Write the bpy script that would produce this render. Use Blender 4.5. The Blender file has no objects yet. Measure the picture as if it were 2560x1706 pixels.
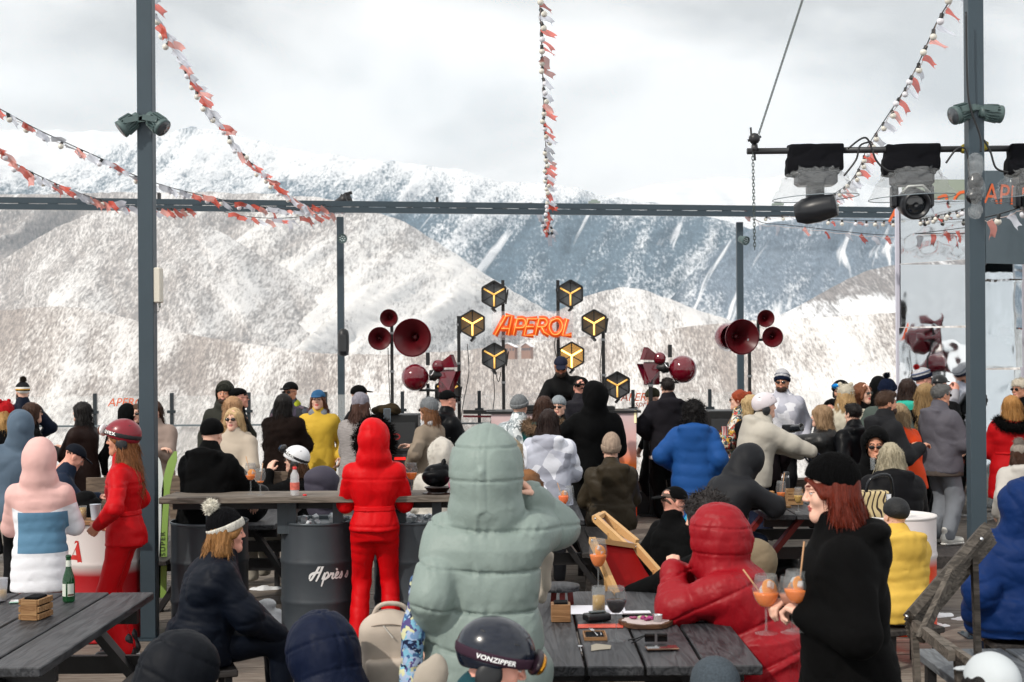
import bpy, bmesh, math, random
import numpy as np
from mathutils import Vector, Matrix, noise as mnoise

random.seed(7); RNG = np.random.default_rng(7)
scene = bpy.context.scene
COL = scene.collection
R = math.radians
# ------------------------------------------------------------------ camera
FPX, HOR, CAMZ, ROLL = 3556.0, 885.0, 2.13, R(0.4)
cd = bpy.data.cameras.new('camera'); cam = bpy.data.objects.new('camera', cd); COL.objects.link(cam)
cam.location = (0, 0, CAMZ); cam.rotation_euler = (R(90), ROLL, 0)
cd.sensor_width = 36; cd.lens = 36 * FPX / 2560; cd.shift_y = 32 / 2560
cd.clip_start = 0.1; cd.clip_end = 30000
cd.dof.use_dof = True; cd.dof.focus_distance = 11.0; cd.dof.aperture_fstop = 5.6
scene.camera = cam
# ------------------------------------------------------------------ sky and sun
SUN_EL, SUN_AZ = R(40), math.atan2(-0.62, -0.62)
w = bpy.data.worlds.new('World'); scene.world = w; w.use_nodes = True
nt = w.node_tree; nt.nodes.clear()
def N(t, typ, **kw):
    n = t.nodes.new(typ)
    for k, v in kw.items():
        if k.startswith('i_'): n.inputs[k[2:].replace('_', ' ')].default_value = v
        else: setattr(n, k, v)
    return n
def L(t, a, b): t.links.new(a, b)
sky = N(nt, 'ShaderNodeTexSky', sky_type='NISHITA', sun_disc=False, sun_elevation=SUN_EL, sun_rotation=SUN_AZ % (2 * math.pi), air_density=1.2, dust_density=2.0)
tc = N(nt, 'ShaderNodeTexCoord')
mp = N(nt, 'ShaderNodeMapping'); mp.inputs['Scale'].default_value = (1.0, 1.0, 2.6); mp.inputs['Location'].default_value = (3.35, 1.2, 0.4)
n1 = N(nt, 'ShaderNodeTexNoise'); n1.inputs['Scale'].default_value = 3.6; n1.inputs['Detail'].default_value = 7; n1.inputs['Roughness'].default_value = 0.48; n1.inputs['Distortion'].default_value = 0.25
cr = N(nt, 'ShaderNodeValToRGB')
e = cr.color_ramp.elements; e[0].position = 0.38; e[0].color = (1.02, .995, .97, 1); e[1].position = 0.57; e[1].color = (1.8, 1.75, 1.70, 1)
m_ = e.new(0.48); m_.color = (1.46, 1.42, 1.38, 1)
n2 = N(nt, 'ShaderNodeTexNoise'); n2.inputs['Scale'].default_value = 3.1; n2.inputs['Detail'].default_value = 4
mp2 = N(nt, 'ShaderNodeMapping'); mp2.inputs['Location'].default_value = (0.7, 0.1, 0.65)
cr2 = N(nt, 'ShaderNodeValToRGB'); e = cr2.color_ramp.elements; e[0].position = 0.24; e[0].color = (0.6, 0.6, 0.6, 1); e[1].position = 0.36; e[1].color = (1, 1, 1, 1)
sc_ = N(nt, 'ShaderNodeVectorMath', operation='SCALE'); sc_.inputs['Scale'].default_value = 0.12
mx = N(nt, 'ShaderNodeMix', data_type='RGBA')
bg = N(nt, 'ShaderNodeBackground'); bg.inputs['Strength'].default_value = 0.86
out = N(nt, 'ShaderNodeOutputWorld')
L(nt, tc.outputs['Generated'], mp.inputs[0]); L(nt, mp.outputs[0], n1.inputs[0]); L(nt, n1.outputs[0], cr.inputs[0])
L(nt, tc.outputs['Generated'], mp2.inputs[0]); L(nt, mp2.outputs[0], n2.inputs[0]); L(nt, n2.outputs[0], cr2.inputs[0])
L(nt, sky.outputs[0], sc_.inputs[0]); L(nt, cr2.outputs[0], mx.inputs[0]); L(nt, sc_.outputs[0], mx.inputs[6]); L(nt, cr.outputs[0], mx.inputs[7])
L(nt, mx.outputs[2], bg.inputs[0]); L(nt, bg.outputs[0], out.inputs[0])
w.cycles.sampling_method = 'MANUAL'; w.cycles.sample_map_resolution = 512
sd = bpy.data.lights.new('sun', 'SUN'); sun = bpy.data.objects.new('sun', sd); COL.objects.link(sun)
sd.energy = 3.7; sd.angle = R(1.2); sd.color = (1.0, 0.93, 0.83)
_dir = Vector((math.sin(SUN_AZ) * math.cos(SUN_EL), math.cos(SUN_AZ) * math.cos(SUN_EL), math.sin(SUN_EL)))
sun.rotation_euler = (-_dir).to_track_quat('-Z', 'Y').to_euler(); sun.location = (-20, -20, 30)
scene.view_settings.view_transform = 'Standard'; scene.view_settings.look = 'None'
scene.view_settings.exposure = -0.17; scene.view_settings.gamma = 1.0; scene.view_settings.use_curve_mapping = False
scene.cycles.max_bounces = 6; scene.cycles.diffuse_bounces = 3; scene.cycles.glossy_bounces = 3; scene.cycles.transmission_bounces = 6; scene.cycles.transparent_max_bounces = 12; scene.cycles.volume_bounces = 0
scene.cycles.caustics_reflective = False; scene.cycles.caustics_refractive = False

# ------------------------------------------------------------------ placing helpers
def unroll(px, py):
    dx, v = px - 1280.0, -(py - HOR)
    return dx * math.cos(ROLL) + v * math.sin(ROLL), -dx * math.sin(ROLL) + v * math.cos(ROLL)
def at(px, py, s):
    """world point seen at photo pixel (px, py) where one metre spans s pixels"""
    u, v = unroll(px, py)
    return Vector((u / s, FPX / s, CAMZ + v / s))
def ground(px, py, z=0.0):
    u, v = unroll(px, py); s = v / (z - CAMZ)
    return Vector((u / s, FPX / s, z))
# ------------------------------------------------------------------ materials
def hexc(h):
    if len(h) == 4: h = '#' + ''.join(q * 2 for q in h[1:])
    h = h.lstrip('#'); v = [int(h[i:i + 2], 16) / 255 for i in (0, 2, 4)]
    return tuple(x / 12.92 if x <= 0.04045 else ((x + 0.055) / 1.055) ** 2.4 for x in v)
def col(c): return hexc(c) if isinstance(c, str) else tuple(c)
MATS = {}
def M(name, c=(.5, .5, .5), rough=0.6, metal=0.0, var=0.0, vs=6.0, bump=(), stretch=None, spec=0.5, coat=0.0, sheen=0.0, alpha=1.0, trans=0.0, ior=1.45, emit=None, es=1.0, sss=0.0, rvar=0.0, extra=None):
    if name in MATS: return MATS[name]
    m = bpy.data.materials.new(name); m.use_nodes = True; t = m.node_tree
    b = t.nodes['Principled BSDF']; c = col(c)
    b.inputs['Base Color'].default_value = (*c, 1); b.inputs['Roughness'].default_value = rough; b.inputs['Metallic'].default_value = metal
    b.inputs['Specular IOR Level'].default_value = spec; b.inputs['Coat Weight'].default_value = coat; b.inputs['Coat Roughness'].default_value = 0.08
    b.inputs['Sheen Weight'].default_value = sheen; b.inputs['Alpha'].default_value = alpha; b.inputs['Transmission Weight'].default_value = trans; b.inputs['IOR'].default_value = ior
    if emit is not None: b.inputs['Emission Color'].default_value = (*col(emit), 1); b.inputs['Emission Strength'].default_value = es
    tcn = N(t, 'ShaderNodeTexCoord'); mpn = N(t, 'ShaderNodeMapping'); L(t, tcn.outputs['Object'], mpn.inputs[0])
    if stretch: mpn.inputs['Scale'].default_value = stretch
    csock = None
    if var:
        nn = N(t, 'ShaderNodeTexNoise'); nn.inputs['Scale'].default_value = vs; nn.inputs['Detail'].default_value = 5; L(t, mpn.outputs[0], nn.inputs[0])
        r = N(t, 'ShaderNodeMapRange'); r.inputs['From Min'].default_value = .3; r.inputs['From Max'].default_value = .7; r.inputs['To Min'].default_value = 1 - var; r.inputs['To Max'].default_value = 1 + var
        L(t, nn.outputs[0], r.inputs[0]); sc = N(t, 'ShaderNodeVectorMath', operation='SCALE'); sc.inputs[0].default_value = c; L(t, r.outputs[0], sc.inputs['Scale']); L(t, sc.outputs[0], b.inputs['Base Color']); csock = sc
    if rvar:
        nn = N(t, 'ShaderNodeTexNoise'); nn.inputs['Scale'].default_value = vs * 1.7; nn.inputs['Detail'].default_value = 4; L(t, mpn.outputs[0], nn.inputs[0])
        r = N(t, 'ShaderNodeMapRange'); r.inputs['To Min'].default_value = rough - rvar; r.inputs['To Max'].default_value = rough + rvar; L(t, nn.outputs[0], r.inputs[0]); L(t, r.outputs[0], b.inputs['Roughness'])
    prev = None
    for (sc_, st, di) in bump:
        nn = N(t, 'ShaderNodeTexNoise'); nn.inputs['Scale'].default_value = sc_; nn.inputs['Detail'].default_value = 3; L(t, mpn.outputs[0], nn.inputs[0])
        if 5 < sc_ < 20 and di >= .02: nn.noise_type = 'RIDGED_MULTIFRACTAL'; nn.inputs['Detail'].default_value = 2.5; nn.inputs['Distortion'].default_value = 1.2; nn.inputs['Scale'].default_value = sc_ * .55
        bn = N(t, 'ShaderNodeBump'); bn.inputs['Strength'].default_value = st; bn.inputs['Distance'].default_value = di; L(t, nn.outputs[0], bn.inputs['Height'])
        if prev: L(t, prev.outputs[0], bn.inputs['Normal'])
        prev = bn
    if prev: L(t, prev.outputs[0], b.inputs['Normal'])
    if extra: extra(t, b, tcn, mpn, prev)
    MATS[name] = m
    return m
def math_(t, op, a, b=None, c=None):
    n = N(t, 'ShaderNodeMath', operation=op)
    for i, x in enumerate((a, b, c)):
        if x is None: continue
        if isinstance(x, (int, float)): n.inputs[i].default_value = x
        else: L(t, x, n.inputs[i])
    return n.outputs[0]
def N_sepx(t, tcn):
    s = N(t, 'ShaderNodeSeparateXYZ'); L(t, tcn.outputs['Object'], s.inputs[0]); return s.outputs[0]
def mixc(t, f, a, b):
    n = N(t, 'ShaderNodeMix', data_type='RGBA')
    for i, x in ((0, f), (6, a), (7, b)):
        if isinstance(x, (int, float)): n.inputs[i].default_value = x
        elif isinstance(x, tuple): n.inputs[i].default_value = (*x[:3], 1)
        else: L(t, x, n.inputs[i])
    return n.outputs[2]
def ramp(t, f, stops, const=False):
    n = N(t, 'ShaderNodeValToRGB'); cr = n.color_ramp
    if const: cr.interpolation = 'CONSTANT'
    while len(cr.elements) < len(stops): cr.elements.new(0.5)
    for el, (p, c) in zip(cr.elements, sorted(stops, key=lambda q: q[0])): el.position = p; el.color = (*col(c), 1)
    L(t, f, n.inputs[0]); return n.outputs[0]

def fabric(name, c, rough=.75, folds=.5, fscale=9, weave=.15, sheen=.0, **kw):
    """woven cloth: broad soft wrinkles plus fine weave"""
    c = tuple(q * (.74 if max(col(c)) > .08 else .50) for q in col(c))
    return M(name, c, rough, bump=((fscale, folds, .02), (fscale * 4, folds * .45, .006), (260, weave, .001)), var=.05, vs=5, sheen=sheen, spec=.14, **kw)
def knit(name, c, rough=.95, *a, **kw):
    return M(name, tuple(q * .78 for q in col(c)), .95, bump=((95, 1.0, .012), (30, .3, .01)), stretch=(1, 1, .07), var=.22, vs=70, spec=.1)
def blocks(name, fn, rough=.7, folds=.5, fscale=9, **kw):
    """garment with colour blocks; fn(t, x, y, z) returns a colour socket"""
    def ex(t, b, tcn, mpn, prev):
        s = N(t, 'ShaderNodeSeparateXYZ'); L(t, tcn.outputs['Object'], s.inputs[0]); L(t, fn(t, s.outputs[0], s.outputs[1], s.outputs[2], tcn), b.inputs['Base Color'])
    return M(name, (.5, .5, .5), rough, bump=((fscale, folds, .02), (fscale * 4, folds * .45, .006), (240, .12, .001)), spec=.2, extra=ex, **kw)
def camo(name, cols, scale=9, rough=.6, folds=.5, **kw):
    def fn(t, x, y, z, tcn):
        v = N(t, 'ShaderNodeTexVoronoi'); v.inputs['Scale'].default_value = scale; v.inputs['Randomness'].default_value = 1.0
        n = N(t, 'ShaderNodeTexNoise'); n.inputs['Scale'].default_value = scale * .8; L(t, tcn.outputs['Object'], n.inputs[0])
        a = N(t, 'ShaderNodeVectorMath', operation='MULTIPLY_ADD'); a.inputs[1].default_value = (.12, .12, .12); L(t, n.outputs[1], a.inputs[0]); L(t, tcn.outputs['Object'], a.inputs[2]); L(t, a.outputs[0], v.inputs[0])
        s = N(t, 'ShaderNodeSeparateXYZ'); L(t, v.outputs['Color'], s.inputs[0])
        return ramp(t, s.outputs[0], [(i / len(cols), c) for i, c in enumerate(cols)], const=True)
    return blocks(name, fn, rough=rough, folds=folds, **kw)
def zstripes(name, stops, lo, hi, rough=.8, tilt=0, ribs=True, **kw):
    """knit with colour rings by height between lo and hi (local z)"""
    def fn(t, x, y, z, tcn):
        f = math_(t, 'ADD', z, math_(t, 'MULTIPLY', y, tilt)) if tilt else z
        return ramp(t, math_(t, 'DIVIDE', math_(t, 'SUBTRACT', f, lo), hi - lo), stops, const=True)
    return blocks(name, fn, rough=rough, folds=.2, fscale=40)
# ------------------------------------------------------------------ objects
def tag(o, label=None, cat=None, group=None, kind=None):
    if label: o['label'] = label
    if cat: o['category'] = cat
    if group: o['group'] = group
    if kind: o['kind'] = kind
    return o
def thing(name, label, cat, loc=(0, 0, 0), rotz=0, group=None):
    o = bpy.data.objects.new(name, None); COL.objects.link(o); o.empty_display_size = .1
    o.location = loc; o.rotation_euler = (0, 0, rotz)
    return tag(o, label, cat, group)
def copy_tree(o, parent=None):
    c = o.copy(); COL.objects.link(c); c.parent = parent
    for ch in list(o.children): copy_tree(ch, c)
    return c
def link_mesh(name, me, mats, parent=None):
    for m in (mats if isinstance(mats, (list, tuple)) else [mats]): me.materials.append(m)
    o = bpy.data.objects.new(name, me); COL.objects.link(o); o.parent = parent
    return o
def np_mesh(name, V, Q, mats, parent=None, smooth=True, mi=None):
    """mesh object from numpy verts and quads/tris (lists of arrays allowed)"""
    me = bpy.data.meshes.new(name); V = np.asarray(V, np.float32)
    Qs = Q if isinstance(Q, list) else [Q]
    Qs = [np.asarray(q, np.int32) for q in Qs if len(q)]
    me.vertices.add(len(V)); me.vertices.foreach_set('co', V.ravel())
    nl = sum(q.size for q in Qs); npoly = sum(len(q) for q in Qs)
    me.loops.add(nl); me.loops.foreach_set('vertex_index', np.concatenate([q.ravel() for q in Qs]) if Qs else [])
    me.polygons.add(npoly)
    tot = np.concatenate([np.full(len(q), q.shape[1], np.int32) for q in Qs]); st = np.concatenate([[0], np.cumsum(tot)[:-1]]).astype(np.int32)
    me.polygons.foreach_set('loop_start', st)
    me.polygons.foreach_set('use_smooth', np.full(npoly, smooth))
    if mi is not None: me.polygons.foreach_set('material_index', np.asarray(mi, np.int32))
    me.update(calc_edges=True); me.validate()
    return link_mesh(name, me, mats, parent)
class MB:
    def __init__(s): s.v = []; s.f = []; s.m = []; s.s = []; s.T = None
    def add(s, vs, fs, mi=0, sm=False):
        o = len(s.v)
        for v in vs:
            v = Vector(v)
            if s.T is not None: v = s.T @ v
            s.v.append(tuple(v))
        for f in fs: s.f.append(tuple(i + o for i in f)); s.m.append(mi); s.s.append(sm)
        return s
    def box(s, lo, hi, mi=0, bev=0.0):
        (x0, y0, z0), (x1, y1, z1) = lo, hi
        if bev <= 0:
            return s.add([(x0, y0, z0), (x1, y0, z0), (x1, y1, z0), (x0, y1, z0), (x0, y0, z1), (x1, y0, z1), (x1, y1, z1), (x0, y1, z1)],
                         [(0, 3, 2, 1), (4, 5, 6, 7), (0, 1, 5, 4), (1, 2, 6, 5), (2, 3, 7, 6), (3, 0, 4, 7)], mi)
        b = bev; V = []; 
        for z, i in ((z0, b), (z0 + b, 0), (z1 - b, 0), (z1, b)):
            V += [(x0 + i + (b if i == 0 else b), y0 + i, z), (x1 - i - b, y0 + i, z), (x1 - i, y0 + i + b, z), (x1 - i, y1 - i - b, z), (x1 - i - b, y1 - i, z), (x0 + i + b, y1 - i, z), (x0 + i, y1 - i - b, z), (x0 + i, y0 + i + b, z)]
        F = [tuple(range(7, -1, -1)), tuple(range(24, 32))]
        for k in range(3):
            for j in range(8): F.append((k * 8 + j, k * 8 + (j + 1) % 8, k * 8 + 8 + (j + 1) % 8, k * 8 + 8 + j))
        return s.add(V, F, mi)
    def bar(s, a, b, w, h=None, mi=0, up=(0, 0, 1)):
        """square bar between two points"""
        h = h or w; a = Vector(a); b = Vector(b); d = (b - a).normalized(); u = Vector(up)
        if abs(d.dot(u)) > .98: u = Vector((0, 1, 0))
        x = d.cross(u).normalized(); y = x.cross(d)
        V = [p + x * i * w / 2 + y * j * h / 2 for p in (a, b) for i, j in ((-1, -1), (1, -1), (1, 1), (-1, 1))]
        return s.add(V, [(0, 1, 2, 3), (7, 6, 5, 4), (0, 4, 5, 1), (1, 5, 6, 2), (2, 6, 7, 3), (3, 7, 4, 0)], mi)
    def tube(s, pts, r, n=8, mi=0, cap=True, closed=False):
        pts = [Vector(p) for p in pts]; rs = r if isinstance(r, (list, tuple)) else [r] * len(pts); V = []; F = []; u = None; m = len(pts)
        for i, p in enumerate(pts):
            if closed: d = (pts[(i + 1) % m] - pts[i - 1])
            else: d = (pts[min(i + 1, m - 1)] - pts[max(i - 1, 0)])
            d = d.normalized() if d.length > 1e-9 else Vector((0, 0, 1))
            if u is None: u = d.orthogonal().normalized()
            u = (u - d * u.dot(d)); u = u.normalized() if u.length > 1e-6 else d.orthogonal().normalized(); v = d.cross(u)
            V += [p + (u * math.cos(2 * math.pi * k / n) + v * math.sin(2 * math.pi * k / n)) * rs[i] for k in range(n)]
        for i in range(m if closed else m - 1):
            for k in range(n):
                a, b = i * n, ((i + 1) % m) * n; F.append((a + k, a + (k + 1) % n, b + (k + 1) % n, b + k))
        s.add(V, F, mi, True)
        if cap and not closed: s.f += [tuple(len(s.v) - len(V) + k for k in range(n - 1, -1, -1)), tuple(len(s.v) - n + k for k in range(n))]; s.m += [mi, mi]; s.s += [False, False]
        return s
    def lathe(s, prof, c=(0, 0, 0), n=24, mi=0, axis=None, sm=True, cap=False):
        """profile of (radius, height); axis: direction of height"""
        ax = Vector(axis or (0, 0, 1)).normalized(); q = ax.to_track_quat('Z', 'Y').to_matrix(); c = Vector(c); V = []; F = []
        for (r, h) in prof:
            V += [c + q @ Vector((r * math.cos(2 * math.pi * k / n), r * math.sin(2 * math.pi * k / n), h)) for k in range(n)]
        for i in range(len(prof) - 1):
            for k in range(n): F.append((i * n + k, i * n + (k + 1) % n, i * n + n + (k + 1) % n, i * n + n + k))
        o = len(s.v); s.add(V, F, mi, sm)
        if cap: s.f += [tuple(o + k for k in range(n - 1, -1, -1)), tuple(o + (len(prof) - 1) * n + k for k in range(n))]; s.m += [mi, mi]; s.s += [False, False]
        return s
    def ball(s, c, r, n=14, mi=0, rz=None):
        rz = rz or r; m = max(4, n // 2)
        return s.lathe([(r * math.sin(math.pi * i / m) + 1e-5, -rz * math.cos(math.pi * i / m)) for i in range(m + 1)], c, n, mi)
    def prism(s, poly, z0, z1, mi=0, ax='z'):
        n = len(poly); mp_ = {'z': lambda p, h: (p[0], p[1], h), 'y': lambda p, h: (p[0], h, p[1]), 'x': lambda p, h: (h, p[0], p[1])}[ax]
        V = [mp_(p, z0) for p in poly] + [mp_(p, z1) for p in poly]
        return s.add(V, [tuple(range(n - 1, -1, -1)), tuple(range(n, 2 * n))] + [(i, (i + 1) % n, n + (i + 1) % n, n + i) for i in range(n)], mi)
    def build(s, name, mats, parent=None, kind=None):
        me = bpy.data.meshes.new(name); me.from_pydata(s.v, [], s.f)
        me.polygons.foreach_set('material_index', s.m); me.polygons.foreach_set('use_smooth', s.s)
        me.update()
        bm = bmesh.new(); bm.from_mesh(me); bmesh.ops.recalc_face_normals(bm, faces=bm.faces); bm.to_mesh(me); bm.free()
        o = link_mesh(name, me, mats, parent)
        if kind: o['kind'] = kind
        return o
def text_mesh(txt, size, fn, name, m, parent=None, shear=0.0, spacing=1.0, bold=0.0):
    """flat lettering mapped by fn(x, y) to 3-D"""
    cu = bpy.data.curves.new('t', 'FONT'); cu.body = txt; cu.size = size; cu.shear = shear; cu.space_character = spacing; cu.align_x = 'CENTER'; cu.offset = bold; cu.resolution_u = 4
    o = bpy.data.objects.new('t', cu); COL.objects.link(o); dg = bpy.context.evaluated_depsgraph_get(); me = bpy.data.meshes.new_from_object(o.evaluated_get(dg))
    bpy.data.objects.remove(o); bpy.data.curves.remove(cu)
    for v in me.vertices: v.co = fn(v.co.x, v.co.y)
    me.name = name; me.materials.clear()
    return link_mesh(name, me, m, parent)
# ================================================================== mountains
_VN = {}
def vnoise(x, y, seed=0):
    if seed not in _VN: _VN[seed] = np.random.default_rng(seed).random((256, 256))
    T = _VN[seed]; xi = np.floor(x).astype(int); yi = np.floor(y).astype(int); fx = x - xi; fy = y - yi
    fx = fx * fx * (3 - 2 * fx); fy = fy * fy * (3 - 2 * fy); a = T[xi % 256, yi % 256]; b = T[(xi + 1) % 256, yi % 256]; c = T[xi % 256, (yi + 1) % 256]; d = T[(xi + 1) % 256, (yi + 1) % 256]
    return (a * (1 - fx) + b * fx) * (1 - fy) + (c * (1 - fx) + d * fx) * fy
def fbm(x, y, o=4, seed=0, ridged=False):
    r = 0; am = 1; tot = 0
    for i in range(o):
        n = vnoise(x * 2 ** i, y * 2 ** i, seed + i)
        if ridged: n = 1 - abs(2 * n - 1)
        r = r + am * n; tot += am; am *= .5
    return r / tot
def mountain_mat(name, tree, dens, lx, lz, bands=(), treeline=None, gully=250., white=(.77, .78, .80), tree2=None, rock=None, lean=0.0, chutes=None):
    """snow with bare or evergreen trees standing on it; dens = share covered; treeline = (z where full, z where none)"""
    m = bpy.data.materials.new(name); m.use_nodes = True; t = m.node_tree; b = t.nodes['Principled BSDF']; b.inputs['Roughness'].default_value = .9; b.inputs['Specular IOR Level'].default_value = .1
    g = N(t, 'ShaderNodeNewGeometry'); s = N(t, 'ShaderNodeSeparateXYZ'); L(t, g.outputs['Position'], s.inputs[0]); x, y, z = s.outputs
    def noise(sx, sz, det=3, off=0, dist=0, rough=.5, shear=0):
        c = N(t, 'ShaderNodeCombineXYZ'); xx = math_(t, 'ADD', x, math_(t, 'MULTIPLY', z, shear)) if shear else x
        L(t, math_(t, 'DIVIDE', xx, sx), c.inputs[0]); L(t, math_(t, 'DIVIDE', z, sz), c.inputs[1]); c.inputs[2].default_value = off
        n = N(t, 'ShaderNodeTexNoise'); n.inputs['Scale'].default_value = 1; n.inputs['Detail'].default_value = det; n.inputs['Roughness'].default_value = rough; n.inputs['Distortion'].default_value = dist; L(t, c.outputs[0], n.inputs[0]); return n.outputs[0]
    st = noise(lx, lz, 2, 0.3, 0, .6)
    st2 = noise(lx * .45, lz * .5, 2, 7.3, 0, .6)
    big = noise(gully, gully * 1.3, 4, 2.2, .6, .55, lean)
    gu = noise(gully * .28, gully * 1.2, 4, 5.1, .5, .6, lean)
    med = noise(lx * 6, lz * 5, 3, 9.1, .3)
    # local density
    d = math_(t, 'ADD', math_(t, 'MULTIPLY', math_(t, 'SUBTRACT', big, .5), 1.9), dens)
    d = math_(t, 'ADD', d, math_(t, 'MULTIPLY', math_(t, 'SUBTRACT', gu, .5), 1.5))
    d = math_(t, 'ADD', d, math_(t, 'MULTIPLY', math_(t, 'SUBTRACT', med, .5), .9))
    at_ = N(t, 'ShaderNodeAttribute', attribute_name='gully'); d = math_(t, 'ADD', d, math_(t, 'MULTIPLY', at_.outputs['Fac'], 1.5)); d = math_(t, 'ADD', d, .12)
    if treeline:
        r = N(t, 'ShaderNodeMapRange'); r.inputs['From Min'].default_value = treeline[0]; r.inputs['From Max'].default_value = treeline[1]; r.inputs['To Min'].default_value = 0; r.inputs['To Max'].default_value = treeline[2] if len(treeline) > 2 else 1.3
        L(t, z, r.inputs[0]); d = math_(t, 'SUBTRACT', d, r.outputs[0])
    sv = math_(t, 'ADD', math_(t, 'MULTIPLY', st, .6), math_(t, 'MULTIPLY', st2, .4))
    k = math_(t, 'ADD', math_(t, 'MULTIPLY', math_(t, 'SUBTRACT', sv, .5), 3.2), d)
    r = N(t, 'ShaderNodeMapRange', interpolation_type='SMOOTHSTEP'); r.inputs['From Min'].default_value = .10; r.inputs['From Max'].default_value = 1.15; L(t, k, r.inputs[0])
    tq_ = N(t, 'ShaderNodeMapRange'); tq_.inputs['From Min'].default_value = .38; tq_.inputs['From Max'].default_value = .62; L(t, sv, tq_.inputs[0]); lo_ = tuple(q * 1.75 + .03 for q in tree); hi_ = tuple(q * .62 for q in tree)
    tc_ = mixc(t, math_(t, 'MULTIPLY', med, .6), mixc(t, tq_.outputs[0], lo_, hi_), tree2 or tree)
    c = mixc(t, r.outputs[0], white, tc_)
    if chutes:
        a = noise(*chutes[:2], 3, 3.7, .9, .5, lean); rr = N(t, 'ShaderNodeMapRange'); rr.inputs['From Min'].default_value = chutes[2]; rr.inputs['From Max'].default_value = chutes[2] + .05; L(t, a, rr.inputs[0]); c = mixc(t, rr.outputs[0], c, white)
    L(t, c, b.inputs['Base Color'])
    return m
def layer(name, sil, D0, ybot, slope, mat, rel=40, lam=400, seed=1, jag=2.0, nv=100, nu=440, px0=-2000, px1=4300, lean=.5, convex=1.0):
    pxs = np.linspace(px0, px1, nu); sx = [p[0] for p in sil]; sy = [p[1] for p in sil]
    ys = np.interp(pxs, sx, sy); ker = np.hanning(7); ker /= ker.sum(); ys = np.convolve(np.pad(ys, 3, 'edge'), ker, 'valid')
    ys = ys - jag * 2 * (fbm(pxs / 60, pxs * 0, 4, seed + 50) - .5) - jag * .7 * (vnoise(pxs / 9, pxs * 0, seed + 77) - .5)
    c, s_ = math.cos(ROLL), math.sin(ROLL); u = (pxs - 1280) * c - (ys - HOR) * s_; v = -(pxs - 1280) * s_ - (ys - HOR) * c
    zr = CAMZ + v / FPX * D0; T = math.tan(R(slope)); k = (HOR - ybot) / FPX
    zb = k * (D0 - zr / T) / (1 - k / T); drop = zr - zb
    V = []; vv = np.linspace(0, 1, nv) ** 1.15
    U, W = np.meshgrid(u, vv); ZR = zr[None, :]; DR = drop[None, :]
    D = D0 - DR / T * W; Z = ZR - DR * W ** convex
    X = U / FPX * D
    A = rel * np.minimum(1, W * 5 + .05)
    sh = X + lean * Z
    n = fbm(sh / lam + 31, Z / (lam * 2.2) + 11, 5, seed, True) - .55
    n2 = fbm(X / (lam * 2.6) + 3, Z / (lam * 2.0) + 5, 3, seed + 9) - .5
    n3 = fbm(sh / (lam * .12) + 31, Z / (lam * .25) + 11, 3, seed + 20, True) - .5
    off = A * (n * 2.0 + n2 * 3.0 + n3 * .35)
    D = D - off; Z = Z + off * .25 * (W > .02)
    # skirt behind the ridge so that it closes
    P = np.stack([X, D, Z], -1)
    back = P[0:1].copy(); back[..., 1] += D0 * .12; back[..., 2] -= D0 * .09
    P = np.concatenate([back, P]); nr = P.shape[0]
    idx = np.arange(nr * nu).reshape(nr, nu); Q = np.stack([idx[:-1, :-1], idx[1:, :-1], idx[1:, 1:], idx[:-1, 1:]], -1).reshape(-1, 4)
    o = np_mesh(name, P.reshape(-1, 3), Q, mat); o['kind'] = 'structure'
    G = -(n + n2 * .8 + n3 * .25); G = np.concatenate([G[:1], G]); a = o.data.attributes.new('gully', 'FLOAT', 'POINT'); a.data.foreach_set('value', G.ravel().astype(np.float32))
    return o
BLUE = (.045, .085, .125); BARE = (.30, .262, .238); BARE2 = (.33, .295, .275)
layer('far_snow_ridge', [(-900, 300), (300, 330), (900, 400), (1300, 470), (1480, 500), (1600, 470), (1700, 455), (1800, 440), (1900, 450), (2000, 430), (2100, 440), (2200, 470), (2350, 460), (3500, 400)], 9000, 640, 33,
      mountain_mat('far_ridge_snow', (.14, .19, .25), -.05, 22, 30, gully=500, treeline=(400, 1200, .3)), rel=110, lam=600, seed=3, jag=6)
layer('main_mountain', [(-900, 430), (-200, 400), (0, 372), (130, 392), (240, 372), (330, 352), (400, 342), (440, 322), (480, 311), (520, 322), (560, 338), (620, 346), (700, 362), (780, 382), (850, 392), (960, 404), (1080, 412), (1160, 428), (1250, 450), (1350, 458), (1440, 468), (1520, 490), (1620, 508), (1700, 524), (1780, 545), (1900, 580), (2100, 640), (2400, 720), (3500, 900)], 6600, 820, 36,
      mountain_mat('main_mountain_snow_and_forest', BLUE, 1.25, 11, 16, treeline=(560, 960, 1.5), gully=380, tree2=(.10, .13, .155), lean=-.6, chutes=(110, 600, .635)), rel=150, lam=460, seed=11, jag=8, nv=170, nu=540, lean=-.55)
layer('left_rounded_hill', [(-900, 900), (-200, 720), (0, 652), (70, 610), (130, 575), (210, 540), (280, 527), (340, 524), (430, 532), (500, 553), (570, 592), (700, 665), (850, 752), (1000, 842), (1100, 900), (1250, 960), (3500, 1200)], 4300, 960, 34,
      mountain_mat('left_hill_bare_forest', BARE, .80, 6, 13, white=(.75, .725, .705), gully=260, tree2=(.25, .235, .23), lean=-.4), rel=120, lam=420, seed=23, jag=4, lean=.8)
layer('middle_spur', [(-900, 500), (500, 480), (700, 488), (780, 492), (860, 508), (940, 530), (998, 549), (1083, 599), (1160, 649), (1236, 702), (1312, 745), (1373, 783), (1500, 840), (1700, 900), (3500, 1100)], 5000, 940, 35,
      mountain_mat('middle_spur_bare_forest', BARE, .76, 7, 15, white=(.75, .73, .71), gully=300, tree2=(.25, .235, .235), lean=-.7, chutes=(70, 420, .63)), rel=165, lam=400, seed=37, jag=5, lean=-.9)
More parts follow.
